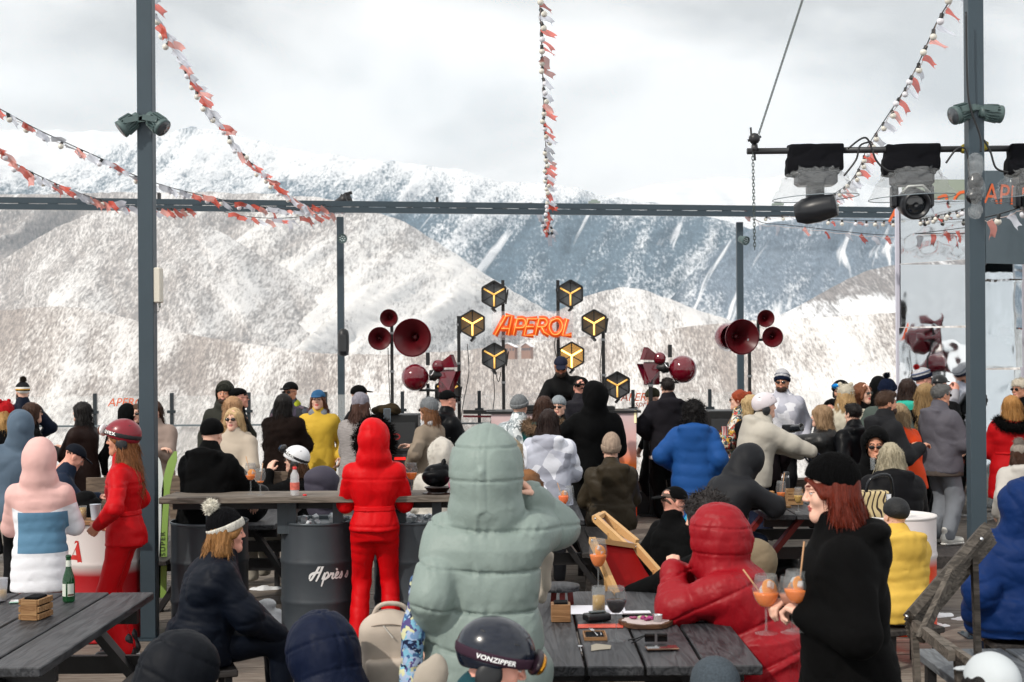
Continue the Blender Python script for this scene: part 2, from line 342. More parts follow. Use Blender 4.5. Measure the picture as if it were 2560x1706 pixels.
layer('right_white_slope', [(-900, 1300), (1500, 900), (1640, 800), (1720, 690), (1800, 610), (1900, 565), (2000, 545), (2120, 540), (2240, 548), (2500, 560), (3500, 560)], 5300, 880, 35,
      mountain_mat('right_slope_white_and_blue', (.10, .135, .18), .75, 8, 14, gully=300, tree2=(.18, .20, .23), lean=-.5, chutes=(90, 500, .60)), rel=110, lam=360, seed=43, jag=6, lean=-.7)
layer('right_low_hill', [(-900, 1300), (1250, 940), (1340, 815), (1400, 775), (1440, 750), (1480, 735), (1520, 722), (1560, 716), (1615, 724), (1714, 764), (1825, 802), (1950, 850), (2500, 950), (3500, 1000)], 3900, 960, 33,
      mountain_mat('right_hill_bare_forest', BARE, .72, 5.5, 13, white=(.75, .725, .705), gully=220, tree2=(.25, .235, .23)), rel=80, lam=300, seed=53, jag=5, lean=.3)
layer('snowy_shoulder', [(-900, 1400), (1500, 960), (1700, 868), (1850, 824), (1940, 792), (1997, 765), (2055, 733), (2112, 700), (2170, 676), (2239, 661), (2400, 640), (3500, 560)], 2900, 960, 27,
      mountain_mat('shoulder_snow_and_trees', (.15, .14, .14), .05, 4.5, 11, gully=130, tree2=BARE2, treeline=(95, 122, -1.3)), rel=22, lam=170, seed=61, jag=3, lean=.2)
layer('valley_foreground_slope', [(-900, 800), (0, 778), (110, 768), (180, 766), (240, 775), (340, 802), (480, 838), (640, 862), (800, 884), (960, 888), (1100, 880), (1250, 868), (1400, 850), (1500, 838), (1620, 826), (1768, 812), (1860, 803), (1940, 800), (2080, 792), (2242, 780), (2500, 770), (3500, 760)], 2300, 1400, 33,
      mountain_mat('foreground_bare_forest', (.25, .212, .188), .80, 3.0, 7.5, gully=170, tree2=BARE2, white=(.74, .712, .688)), rel=22, lam=160, seed=71, jag=2.5, nv=150, nu=540, lean=.2)
g = MB(); g.add([(-9000, 20.6, -1.2), (9000, 20.6, -1.2), (9000, 700, -150), (-9000, 700, -150), (-9000, -3000, -1.2), (9000, -3000, -1.2)], [(0, 1, 2, 3), (4, 5, 1, 0)])
g.build('ground', M('ground_snow', (.75, .76, .78), .9, var=.1, vs=.05)) ['kind'] = 'structure'
# air
hz = MB(); hz.box((-6500, -3100, -400), (6500, 9900, 1900))
hm = bpy.data.materials.new('thin_air'); hm.use_nodes = True; t = hm.node_tree; t.nodes.clear()
pv = N(t, 'ShaderNodeVolumePrincipled'); pv.inputs['Color'].default_value = (.68, .85, 1.0, 1); pv.inputs['Density'].default_value = 6.6e-5; pv.inputs['Anisotropy'].default_value = .2
mo = N(t, 'ShaderNodeOutputMaterial'); L(t, pv.outputs[0], mo.inputs['Volume'])
if not globals().get('NOHAZE'): hz.build('haze', hm)['kind'] = 'stuff'
# small chalet on the slope
def chalet(px, py, s, wd, label):
    p = at(px, py, s); t = thing('chalet', label, 'house', p, R(-20))
    wall = M('chalet_wall', (.26, .15, .11), .9); rf = M('chalet_snow_roof', (.8, .8, .82), .9); gl = M('chalet_window', (.05, .05, .06), .3)
    b = MB(); b.box((-wd / 2, -6, -14), (wd / 2, 6, 4)); b.prism([(-wd / 2, 4), (wd / 2, 4), (0, 9)], -6, 6, ax='y'); b.build('wall', wall, t)
    b = MB(); hw = wd / 2 + 2
    for sg in (-1, 1): b.add([(0, -8, 9.6), (sg * hw, -8, 3.4), (sg * hw, 8, 3.4), (0, 8, 9.6), (0, -8, 8.9), (sg * hw, -8, 2.7), (sg * hw, 8, 2.7), (0, 8, 8.9)], [(0, 1, 2, 3), (4, 7, 6, 5), (0, 4, 5, 1), (1, 5, 6, 2), (2, 6, 7, 3)])
    b.build('roof', rf, t)
    for i in range(5):
        b = MB(); x = -wd / 2 + wd * (i + .5) / 5; b.box((x - 1, -6.1, -2), (x + 1, -5.9, 1.5)); b.build('window', gl, t)
chalet(1272, 874, 1.75, 22, 'small brown chalet with snowy roof alone on the far slope')
chalet(1318, 873, 1.75, 14, 'low outbuilding with white roof right of the far chalet')
# ================================================================== implicit surfaces for people and soft things
def V3(*a): return np.array(a if len(a) > 1 else a[0], float)
def rotx(a): c, s = math.cos(a), math.sin(a); return np.array([[1, 0, 0], [0, c, -s], [0, s, c]])
def roty(a): c, s = math.cos(a), math.sin(a); return np.array([[c, 0, s], [0, 1, 0], [-s, 0, c]])
def rotz(a): c, s = math.cos(a), math.sin(a); return np.array([[c, -s, 0], [s, c, 0], [0, 0, 1]])
I3 = np.eye(3)
def _bb(p):
    k = p['kind']; pad = p.get('k', .02) + abs(p.get('amp', 0))
    if k == 'cone':
        r = max(p['ra'], p['rb']) + pad; return np.minimum(p['a'], p['b']) - r, np.maximum(p['a'], p['b']) + r
    if k == 'ell':
        Rm = p.get('R'); r = np.array(p['r'], float)
        if Rm is not None: r = np.abs(Rm) @ r
        return np.array(p['c']) - r - pad, np.array(p['c']) + r + pad
    if k == 'loft':
        T = p['T']; zs = T[:, 0]; rm = max(T[:, 1].max(), T[:, 2].max() + np.abs(T[:, 3]).max()) + pad
        Rm = p['R']; o = p['o']; a = o + Rm @ V3(0, 0, zs[0]); b = o + Rm @ V3(0, 0, zs[-1]); return np.minimum(a, b) - rm, np.maximum(a, b) + rm
    if k == 'box':
        r = np.abs(p.get('R', I3)) @ np.array(p['h'], float) + p.get('rad', 0) + pad; return np.array(p['c']) - r, np.array(p['c']) + r
def _ev(p, X, Y, Z):
    k = p['kind']
    if k == 'cone':
        a = p['a']; ba = np.array(p['b'], float) - a; px, py, pz = X - a[0], Y - a[1], Z - a[2]
        fl = p.get('flat')
        if fl is not None:
            n, f = fl; dn = (px * n[0] + py * n[1] + pz * n[2]) * (f - 1); px = px + dn * n[0]; py = py + dn * n[1]; pz = pz + dn * n[2]; ba = ba + (f - 1) * ba.dot(n) * n
        l2 = ba.dot(ba) + 1e-9; h = np.clip((px * ba[0] + py * ba[1] + pz * ba[2]) / l2, 0, 1)
        d = np.sqrt((px - h * ba[0]) ** 2 + (py - h * ba[1]) ** 2 + (pz - h * ba[2]) ** 2) - (p['ra'] + (p['rb'] - p['ra']) * h)
        if 'amp' in p: d = d - p['amp'] * (np.abs(np.sin(math.pi * (h * math.sqrt(l2) / p['per'] + p.get('ph', 0)))) ** .34 - .75)
        return d
    if k == 'ell':
        c = p['c']; px, py, pz = X - c[0], Y - c[1], Z - c[2]; Rm = p.get('R')
        if Rm is not None: px, py, pz = (Rm[0, 0] * px + Rm[1, 0] * py + Rm[2, 0] * pz), (Rm[0, 1] * px + Rm[1, 1] * py + Rm[2, 1] * pz), (Rm[0, 2] * px + Rm[1, 2] * py + Rm[2, 2] * pz)
        r = p['r']; k0 = np.sqrt((px / r[0]) ** 2 + (py / r[1]) ** 2 + (pz / r[2]) ** 2); k1 = np.sqrt((px / r[0] ** 2) ** 2 + (py / r[1] ** 2) ** 2 + (pz / r[2] ** 2) ** 2) + 1e-9
        d = k0 * (k0 - 1) / k1; d = np.where(k0 < .3, -min(r) * .7, d)
        if 'amp' in p: d = d - p['amp'] * (np.sqrt(np.abs(np.sin(math.pi * (pz / p['per'] + p.get('ph', 0))))) - .7)
        return d
    if k == 'loft':
        o = p['o']; Rm = p['R']; qx, qy, qz = X - o[0], Y - o[1], Z - o[2]
        px, py, pz = (Rm[0, 0] * qx + Rm[1, 0] * qy + Rm[2, 0] * qz), (Rm[0, 1] * qx + Rm[1, 1] * qy + Rm[2, 1] * qz), (Rm[0, 2] * qx + Rm[1, 2] * qy + Rm[2, 2] * qz)
        T = p['T']; rx = np.interp(pz, T[:, 0], T[:, 1]); ry = np.interp(pz, T[:, 0], T[:, 2]); oy = np.interp(pz, T[:, 0], T[:, 3])
        e = p.get('sq', 2.3); d = ((np.abs(px) / rx) ** e + (np.abs(py - oy) / ry) ** e + 1e-9) ** (1 / e); d = (d - 1) * np.minimum(rx, ry)
        if 'amp' in p:
            per = p['per']; wv = pz + .012 * np.sin(px * 9 + p.get('ph', 0) * 7) + p.get('tilt', 0) * px
            pf_ = np.abs(np.sin(math.pi * (wv / per + p.get('ph', 0)))) ** .34; d = d - p['amp'] * (pf_ - .75)
            if p.get('pleat'): d = d - p['pleat'] * np.sin(px * 62 + 3 * np.sin(pz * 17) + 2 * np.sin(px * 23)) * (1.15 - pf_)
        return np.maximum(d, np.maximum(T[0, 0] - pz, pz - T[-1, 0]))
    if k == 'box':
        c = p['c']; px, py, pz = X - c[0], Y - c[1], Z - c[2]; Rm = p.get('R')
        if Rm is not None: px, py, pz = (Rm[0, 0] * px + Rm[1, 0] * py + Rm[2, 0] * pz), (Rm[0, 1] * px + Rm[1, 1] * py + Rm[2, 1] * pz), (Rm[0, 2] * px + Rm[1, 2] * py + Rm[2, 2] * pz)
        h = p['h']; qx, qy, qz = np.abs(px) - h[0], np.abs(py) - h[1], np.abs(pz) - h[2]
        return np.sqrt(np.maximum(qx, 0) ** 2 + np.maximum(qy, 0) ** 2 + np.maximum(qz, 0) ** 2) + np.minimum(np.maximum(qx, np.maximum(qy, qz)), 0) - p.get('rad', 0)
    if k == 'plane':
        n = p['n']; c = p['c']; return (X - c[0]) * n[0] + (Y - c[1]) * n[1] + (Z - c[2]) * n[2]
def sdf_mesh(prims, vox):
    adds = [p for p in prims if p.get('op', 'add') == 'add']
    bbs = [_bb(p) for p in adds]; lo = np.min([b[0] for b in bbs], 0) - 2 * vox; hi = np.max([b[1] for b in bbs], 0) + 2 * vox
    n = np.ceil((hi - lo) / vox).astype(int) + 1; F = np.full(n, 1.0, np.float32)
    ax = [lo[i] + vox * np.arange(n[i]) for i in range(3)]
    for p in prims:
        op = p.get('op', 'add')
        if p['kind'] == 'plane': i0 = [0, 0, 0]; i1 = list(n)
        else:
            l, h = _bb(p); i0 = np.clip(np.floor((l - lo) / vox).astype(int) - 1, 0, n - 1); i1 = np.clip(np.ceil((h - lo) / vox).astype(int) + 2, 1, n)
        if p['kind'] == 'plane' and 'box' in p:
            l, h = p['box']; i0 = np.clip(np.floor((np.array(l) - lo) / vox).astype(int), 0, n - 1); i1 = np.clip(np.ceil((np.array(h) - lo) / vox).astype(int) + 1, 1, n)
        X = ax[0][i0[0]:i1[0], None, None]; Y = ax[1][None, i0[1]:i1[1], None]; Z = ax[2][None, None, i0[2]:i1[2]]
        d = _ev(p, X, Y, Z); S = F[i0[0]:i1[0], i0[1]:i1[1], i0[2]:i1[2]]
        if op == 'add':
            k = p.get('k', .02); h = np.maximum(k - np.abs(S - d), 0) / k; S[...] = np.minimum(S, d) - h * h * k * .25
        else:
            d = -d if op == 'sub' else d; k = p.get('k', .004); h = np.maximum(k - np.abs(S - d), 0) / k; S[...] = np.maximum(S, d) + h * h * k * .25
    F[0] = F[-1] = 1; F[:, 0] = F[:, -1] = 1; F[:, :, 0] = F[:, :, -1] = 1
    return surface_nets(F, lo, vox)
def surface_nets(F, lo, vox):
    nx, ny, nz = F.shape; ins = F < 0; cs = (nx - 1, ny - 1, nz - 1); ncell = cs[0] * cs[1] * cs[2]
    cnt = np.zeros(ncell); P = np.zeros((3, ncell)); quads = []
    for a in range(3):
        sl0 = [slice(None)] * 3; sl1 = [slice(None)] * 3; sl0[a] = slice(0, -1); sl1[a] = slice(1, None)
        A = ins[tuple(sl0)]; B = ins[tuple(sl1)]; idx = np.argwhere(A != B)
        if not len(idx): continue
        f0 = F[tuple(sl0)][tuple(idx.T)]; f1 = F[tuple(sl1)][tuple(idx.T)]; t = f0 / (f0 - f1); pos = idx.astype(float); pos[:, a] += t
        b, c = (a + 1) % 3, (a + 2) % 3; ids = []
        for db, dc in ((0, 0), (-1, 0), (-1, -1), (0, -1)):
            cc = idx.copy(); cc[:, b] += db; cc[:, c] += dc; ci = (cc[:, 0] * cs[1] + cc[:, 1]) * cs[2] + cc[:, 2]; ids.append(ci)
            cnt += np.bincount(ci, minlength=ncell)
            for q in range(3): P[q] += np.bincount(ci, weights=pos[:, q], minlength=ncell)
        q = np.stack(ids, 1); flip = F[tuple(sl0)][tuple(idx.T)] >= 0; q[flip] = q[flip][:, ::-1]; quads.append(q)
    if not quads: return np.zeros((0, 3)), np.zeros((0, 4), int), np.zeros((0, 3))
    use = np.nonzero(cnt)[0]; mapi = np.zeros(ncell, int); mapi[use] = np.arange(len(use))
    V = (P[:, use] / cnt[use]).T * vox + lo; Q = mapi[np.concatenate(quads)]
    # one relaxing pass, then normals
    for _ in range(1):
        acc = np.zeros_like(V); ct = np.zeros(len(V))
        for i in range(4):
            j = (i + 1) % 4
            for q in range(3): acc[:, q] += np.bincount(Q[:, i], V[Q[:, j], q], len(V)) + np.bincount(Q[:, j], V[Q[:, i], q], len(V))
            ct += np.bincount(Q[:, i], minlength=len(V)) + np.bincount(Q[:, j], minlength=len(V))
        V = V * .5 + .5 * acc / ct[:, None]
    fn = np.cross(V[Q[:, 2]] - V[Q[:, 0]], V[Q[:, 3]] - V[Q[:, 1]]); Nn = np.zeros_like(V)
    for i in range(4):
        for q in range(3): Nn[:, q] += np.bincount(Q[:, i], fn[:, q], len(V))
    Nn /= np.linalg.norm(Nn, axis=1)[:, None] + 1e-12
    return V, Q, Nn
def fold(V, freq, seed, stretch=(1, 1, 1)):
    """smooth pseudo-noise in -1..1 with soft creases"""
    r = np.random.default_rng(seed); P = V * np.array(stretch) * freq; out = 0
    for i in range(4):
        k1 = r.normal(size=3); k1 /= np.linalg.norm(k1); k2 = r.normal(size=3); k2 /= np.linalg.norm(k2)
        out = out + np.sin(P @ k1 * (1 + .35 * i) + 1.6 * np.sin(P @ k2 * .8 + r.uniform(0, 6)) + r.uniform(0, 6))
    return out / 4
def crease(V, freq, seed, stretch=(1, 1, 1)):
    f = fold(V, freq, seed, stretch); return 2.2 * (f * f + 2e-4) ** .25 - 1.2
def tufts(V, Nn, n, ln, wd, seed, down=.3, curl=.3, direc=None, jitter=.5, mask=None):
    """n little tapered hairs standing on a surface"""
    r = np.random.default_rng(seed); i = r.integers(0, len(V), n)
    if mask is not None: i = i[mask(V[i])]; n = len(i)
    b = V[i] + r.normal(size=(n, 3)) * .004; d = Nn[i] + r.normal(size=(n, 3)) * jitter * .6
    if direc is not None: d = d * .35 + np.array(direc) + r.normal(size=(n, 3)) * jitter * .2
    d[:, 2] -= down; d /= np.linalg.norm(d, axis=1)[:, None]; l = ln * r.uniform(.5, 1.2, (n, 1))
    sd_ = np.cross(d, r.normal(size=(n, 3))); sd_ /= np.linalg.norm(sd_, axis=1)[:, None]; w_ = wd * r.uniform(.6, 1.3, (n, 1))
    d2 = d + r.normal(size=(n, 3)) * curl * .5; d2[:, 2] -= down * .6; d2 /= np.linalg.norm(d2, axis=1)[:, None]
    m = b + d * l * .55; W = np.stack([b - sd_ * w_, b + sd_ * w_, m + sd_ * w_ * .7, m - sd_ * w_ * .7, m + d2 * l * .5], 1).reshape(-1, 3)
    k = np.arange(n)[:, None] * 5; return W, k + np.array([0, 1, 2, 3]), k + np.array([3, 2, 4])
def cone(a, b, ra, rb, k=.03, **kw): return dict(kind='cone', a=V3(a), b=V3(b), ra=ra, rb=rb, k=k, **kw)
def ell(c, r, k=.02, Rm=None, **kw):
    d = dict(kind='ell', c=V3(c), r=tuple(r), k=k, **kw)
    if Rm is not None: d['R'] = Rm
    return d
def xf(prims, Rm, t):
    """rotate and move a list of primitives"""
    o = []
    for p in prims:
        q = dict(p)
        for key in ('a', 'b', 'c', 'o'):
            if key in q: q[key] = Rm @ np.array(q[key], float) + t
        if q['kind'] in ('ell', 'loft', 'box'): q['R'] = Rm @ q.get('R', I3)
        if 'n' in q: q['n'] = Rm @ np.array(q['n'], float)
        if q.get('flat') is not None: q['flat'] = (Rm @ q['flat'][0], q['flat'][1])
        q.pop('box', None) if q['kind'] == 'plane' else None
        o.append(q)
    return o
# ------------------------------------------------------------------ head and hand templates
def head_prims(male):
    j = 1.06 if male else 1.0
    P = [ell((0, -.012, .034), (.074, .093, .084)), ell((0, .018, -.035), (.058 * j, .068, .074), .03), ell((0, .066, -.093), (.024 * j, .021, .017), .028),
         cone((-.045 * j, .01, -.062), (0, .062, -.09), .022, .022, .025), cone((.045 * j, .01, -.062), (0, .062, -.09), .022, .022, .025),
         cone((0, -.02, -.04), (0, -.04, -.20), .050 * j, .055 * j, .03),
         cone((0, .082, .018), (0, .103, -.019), .0085, .0098, .010), ell((-.011, .094, -.023), (.0085, .009, .007), .006), ell((.011, .094, -.023), (.0085, .009, .007), .006),
         cone((-.042, .071, .027), (-.010, .084, .026), .009, .010, .012), cone((.042, .071, .027), (.010, .084, .026), .009, .010, .012),
         ell((-.040, .056, -.024), (.021, .020, .022), .02), ell((.040, .056, -.024), (.021, .020, .022), .02),
         ell((-.031, .092, .006), (.018, .014, .011), .012, op='sub'), ell((.031, .092, .006), (.018, .014, .011), .012, op='sub'),
         ell((-.031, .074, .005), (.014, .0115, .0105), .004), ell((.031, .074, .005), (.014, .0115, .0105), .004),
         ell((0, .087, -.0505), (.021, .010, .0058), .006), ell((0, .086, -.0615), (.018, .0095, .0068), .006), ell((0, .1, -.0555), (.022, .009, .0013), .003, op='sub')]
    for s in (-1, 1): P += [ell((s * .077, -.006, -.004), (.008, .020, .031), .008), ell((s * .084, -.002, .0), (.006, .010, .018), .004, op='sub')]
    return P
HEADS = {}
def head_template(male, vox):
    k = (male, vox)
    if k not in HEADS:
        V, Q, Nn = sdf_mesh(head_prims(male), vox); c = V[Q].mean(1); mi = np.zeros(len(Q), int)
        lip = (np.abs(c[:, 0]) < .0215 - np.abs(c[:, 2] + .056) * .5) & (c[:, 1] > .082) & (c[:, 2] > -.0685) & (c[:, 2] < -.0455); mi[lip] = 1
        x = np.abs(c[:, 0]) - .031; e_ = (x / .0135) ** 2 + ((c[:, 2] - .005 + x * .12) / .0046) ** 2; mi[(e_ < 1) & (c[:, 1] > .05)] = 2; mi[(e_ < 1) & (np.abs(x) < .0075) & (c[:, 1] > .05)] = 3
        lash = (e_ >= 1) & (e_ < 1.9) & (c[:, 2] > .006) & (c[:, 1] > .05); mi[lash] = 3
        br = (np.abs(c[:, 0]) > .010) & (np.abs(c[:, 0]) < .046) & (np.abs(c[:, 2] - .0285 - .004 * np.sin((np.abs(c[:, 0]) - .01) * 85)) < .0042) & (c[:, 1] > .05); mi[br] = 4
        HEADS[k] = (V, Q, mi)
    return HEADS[k]
def hand_prims(curl, spread=.12):
    """right hand, wrist at origin, fingers along +Y, back of hand +Z, thumb on -X"""
    P = [cone((-.018, .012, 0), (-.024, .075, 0), .019, .0135, .012), cone((.0, .012, 0), (.0, .08, .002), .019, .0135, .012), cone((.018, .012, 0), (.024, .070, 0), .018, .012, .012), cone((0, -.05, 0), (0, .02, 0), .024, .023, .02, flat=(V3(0, 0, 1), 1.25))]
    for i, (x, y0, L_) in enumerate(((-.027, .082, 1.0), (-.009, .087, 1.1), (.009, .084, 1.02), (.026, .076, .82))):
        a = V3(x, y0, 0); ang = 0; c_ = curl * (1 + .12 * i); dx = (x / .03) * spread * (1 - min(1, curl * .6))
        for ln, r0, r1, bend in ((.040, .0098, .0090, .9), (.026, .0090, .0082, 1.15), (.021, .0082, .0070, .7)):
            ang += c_ * bend; d = V3(math.sin(dx) * math.cos(ang), math.cos(ang), -math.sin(ang)); b = a + d * ln * L_; P.append(cone(a, b, r0, r1, .004)); a = b
    a = V3(-.022, .018, -.006)
    for ln, r0, r1, d in ((.036, .0145, .0115, V3(-.72, .62, -.30)), (.030, .0112, .0100, V3(-.25 + .3 * curl, .86, -.40 - .2 * curl)), (.024, .0100, .0080, V3(.05 + .4 * curl, .88, -.40 - .25 * curl))):
        d = d / np.linalg.norm(d); b = a + d * ln; P.append(cone(a, b, r0, r1, .008)); a = b
    return P
HANDS = {}
def hand_template(curl, vox):
    k = (round(curl, 1), vox)
    if k not in HANDS: V, Q, _ = sdf_mesh(hand_prims(k[0]), vox); HANDS[k] = (V, Q)
    return HANDS[k]
def ik(a, t, l1, l2, pole):
    d = t - a; D = np.linalg.norm(d); mx_ = (l1 + l2) * .999
    if D > mx_: t = a + d / D * mx_; D = mx_; d = t - a
    D = max(D, abs(l1 - l2) + .02); u = d / np.linalg.norm(d); x = (l1 * l1 - l2 * l2 + D * D) / (2 * D); h = math.sqrt(max(l1 * l1 - x * x, 0))
    p = np.array(pole, float); p = p - u * p.dot(u); p /= np.linalg.norm(p) + 1e-9
    return a + u * x + p * h, t
# ================================================================== deck
def wood_mat(name, a, b_, rough=.75, axis='x', scale=1.0, bumpd=.004, ringy=6.0, wet=False):
    def ex(t, b, tcn, mpn, prev):
        oi = N(t, 'ShaderNodeObjectInfo'); ad = N(t, 'ShaderNodeVectorMath', operation='ADD'); sc = N(t, 'ShaderNodeVectorMath', operation='SCALE'); sc.inputs[0].default_value = (37, 23, 11); L(t, oi.outputs['Random'], sc.inputs['Scale'])
        L(t, tcn.outputs['Object'], ad.inputs[0]); L(t, sc.outputs[0], ad.inputs[1])
        m2 = N(t, 'ShaderNodeMapping'); st = {'x': (1.2, 12, 12), 'y': (12, 1.2, 12), 'z': (12, 12, 1.2)}[axis]; m2.inputs['Scale'].default_value = tuple(q * scale for q in st); L(t, ad.outputs[0], m2.inputs[0])
        n = N(t, 'ShaderNodeTexNoise'); n.inputs['Scale'].default_value = 1.0; n.inputs['Detail'].default_value = 3; n.inputs['Distortion'].default_value = .6; L(t, m2.outputs[0], n.inputs[0])
        rings = math_(t, 'FRACT', math_(t, 'MULTIPLY', n.outputs[0], ringy)); tri = math_(t, 'ABSOLUTE', math_(t, 'SUBTRACT', rings, .5))
        f = N(t, 'ShaderNodeTexNoise'); f.inputs['Scale'].default_value = 6.0; f.inputs['Detail'].default_value = 4; L(t, m2.outputs[0], f.inputs[0])
        k = math_(t, 'ADD', math_(t, 'MULTIPLY', tri, 1.1), math_(t, 'MULTIPLY', math_(t, 'SUBTRACT', f.outputs[0], .5), .9))
        k = math_(t, 'ADD', k, math_(t, 'MULTIPLY', math_(t, 'SUBTRACT', oi.outputs['Random'], .5), .35))
        c = mixc(t, k, col(a), col(b_))
        if wet:
            ge = N(t, 'ShaderNodeNewGeometry'); wn = N(t, 'ShaderNodeTexNoise'); wn.inputs['Scale'].default_value = .8; wn.inputs['Detail'].default_value = 5; L(t, ge.outputs['Position'], wn.inputs[0]); wr_ = N(t, 'ShaderNodeMapRange', interpolation_type='SMOOTHSTEP'); wr_.inputs['From Min'].default_value = .50; wr_.inputs['From Max'].default_value = .62; L(t, wn.outputs[0], wr_.inputs[0]); c = mixc(t, math_(t, 'MULTIPLY', wr_.outputs[0], .62), c, (.045, .040, .037))
        L(t, c, b.inputs['Base Color'])
        bn = N(t, 'ShaderNodeBump'); bn.inputs['Strength'].default_value = .6; bn.inputs['Distance'].default_value = bumpd; L(t, k, bn.inputs['Height']); L(t, bn.outputs[0], b.inputs['Normal'])
        r = N(t, 'ShaderNodeMapRange'); r.inputs['To Min'].default_value = rough - .12; r.inputs['To Max'].default_value = rough + .12; L(t, f.outputs[0], r.inputs[0]); L(t, math_(t, 'SUBTRACT', r.outputs[0], math_(t, 'MULTIPLY', wr_.outputs[0], .38)) if wet else r.outputs[0], b.inputs['Roughness'])
    return M(name, a, rough, extra=ex, spec=.35)
DECK = wood_mat('weathered_deck_wood', (.13, .105, .085), (.27, .235, .20), .8, wet=True)
deck = thing('deck', None, None, (0, 0, 0)); deck['kind'] = 'structure'
pl_meshes = []
for k in range(4):
    b = MB(); b.box((-1.5, -.066, -.035), (1.497, .066, 0)); me_o = b.build('plank', DECK, deck); pl_meshes.append(me_o.data); bpy.data.objects.remove(me_o)
pw = .140; y = 3.2; row = 0
while y < 10.35:
    off = (row * .97) % 3.0; x = -3.9 - off
    while x < 4.2:
        if abs(x + 1.5) - 1.5 < y * .37 + .3:
            o = bpy.data.objects.new('plank', pl_meshes[row % 4]); COL.objects.link(o); o.parent = deck
            o.location = (x + 1.5, y, RNG.uniform(-.0025, .0005)); o.rotation_euler = (RNG.uniform(-.008, .008), RNG.uniform(-.0006, .0006), 0)
        x += 3.0
    y += pw; row += 1
b = MB(); yy = y
while yy < 20.4:
    x = -11 + RNG.uniform(-2, 2)
    while x < 11:
        h = RNG.uniform(-.003, .0); b.box((x, yy - .066, -.035), (x + 3.99, yy + .066, h)); x += 4.0
    yy += pw
b.build('far_planks', wood_mat('weathered_deck_wood_far', (.12, .10, .085), (.28, .25, .215), .8, wet=True), deck)['kind'] = 'stuff'
b = MB(); b.box((-11, 3, -.30), (11, 20.5, -.05)); b.build('deck_underframe', M('deck_dark', (.012, .011, .010), .9), deck)
# lumps of snow and slush
def snow_lump(cx, cy, items, label, name='snow_pile'):
    pr = [dict(kind='ell', c=(x, y2, z), r=(r, r * .9, r * .8), k=.02) for x, y2, z, r in items]
    V, Q, Nn = sdf_mesh(pr, .014); V = V + Nn * (fold(V, 34, 3) * .012 + fold(V, 80, 4) * .005)[:, None]
    o = np_mesh(name, V, Q, M('old_snow', (.82, .84, .87), .85, bump=((60, .6, .01), (160, .4, .004)), sss=.1)); o.location = (cx, cy, 0)
    return tag(o, label, 'snow')
# ================================================================== steel frame
STEEL = M('grey_blue_painted_steel', '#35434c', .45, var=.06, vs=3, bump=((300, .05, .001),))
def post(px, py, s, w, ztop, label, z0=0.0, group=None):
    g_ = at(px, py, s); t = thing('steel_post', label, 'post', (g_.x, g_.y, z0), 0, group)
    b = MB(); b.box((-w / 2, -w / 2, .012), (w / 2, w / 2, ztop - z0), 0, .004); b.build('shaft', STEEL, t)
    b = MB(); b.box((-w, -w, .001), (w, w, .011)); 
    for i in (-1, 1):
        for j in (-1, 1): b.lathe([(.011, 0), (.011, .012), (0, .013)], (i * w * .75, j * w * .75, .011), 6)
    b.build('base_plate', STEEL, t)
    return t
pl_ = post(371, 1000, 331, .115, 6.2, 'tall grey steel post at left with white box and twin floodlights')
pr_ = post(2440, 1000, 335, .115, 6.2, 'tall grey steel post at right that the lighting pipe is strapped to')
pa_ = post(853, 900, 165, .10, 4.22, 'thin far steel post with round spotlight and dark wall speaker')
pb_ = post(1851, 900, 160, .10, 4.16, 'thin far steel post behind the right horn cluster')
# beam of two rails with spacer blocks
beam = thing('roof_beam', 'long grey double rail steel beam crossing the whole view', 'beam', (0, 0, 0))
A_ = at(-260, 506, 179.5); B_ = at(2700, 537, 154); dr = (B_ - A_).normalized()
for nm, dz in (('top_rail', .0455), ('bottom_rail', -.0455)):
    b = MB(); b.bar(A_ + Vector((0, 0, dz)), B_ + Vector((0, 0, dz)), .06, .080); b.build(nm, STEEL, beam)
Lb = (B_ - A_).length; nsp = int(Lb / .40); spm = None
for i in range(nsp):
    p = A_ + dr * (i * .40 + .1)
    if spm is None:
        b = MB(); b.bar(-dr * .07, dr * .07, .05, .03); o = b.build('spacer', STEEL, beam); spm = o.data
    else: o = bpy.data.objects.new('spacer', spm); COL.objects.link(o); o.parent = beam
    o.location = p
for px, py, s in ((1093, 510, 163), (398, 500, 171)):
    p = at(px, py, s); b = MB(); b.box((p.x - .02, p.y - .036, p.z - .11), (p.x + .02, p.y + .036, p.z + .10)); b.build('joint_plate', M('black_rubber', (.02, .02, .022), .6), beam)
for px in (1375, 1855, 2005): # small clamps standing on the beam
    f = (px + 260) / 2960; p = A_ + (B_ - A_) * f; b = MB(); b.box((p.x - .09, p.y - .03, p.z + .095), (p.x + .09, p.y + .03, p.z + .125)); b.box((p.x - .05, p.y - .02, p.z + .125), (p.x + .05, p.y + .02, p.z + .15)); b.build('clamp', M('pale_clamp', '#8d9a94', .5), beam)
FL = M('floodlight_green_grey', '#4c5e5e', .5, bump=((80, .1, .002),)); FLG = M('floodlight_glass', (.06, .07, .08), .12, spec=.8); BLK = M('black_plastic', (.012, .013, .015), .45); BLKM = M('black_metal', (.015, .016, .018), .38)
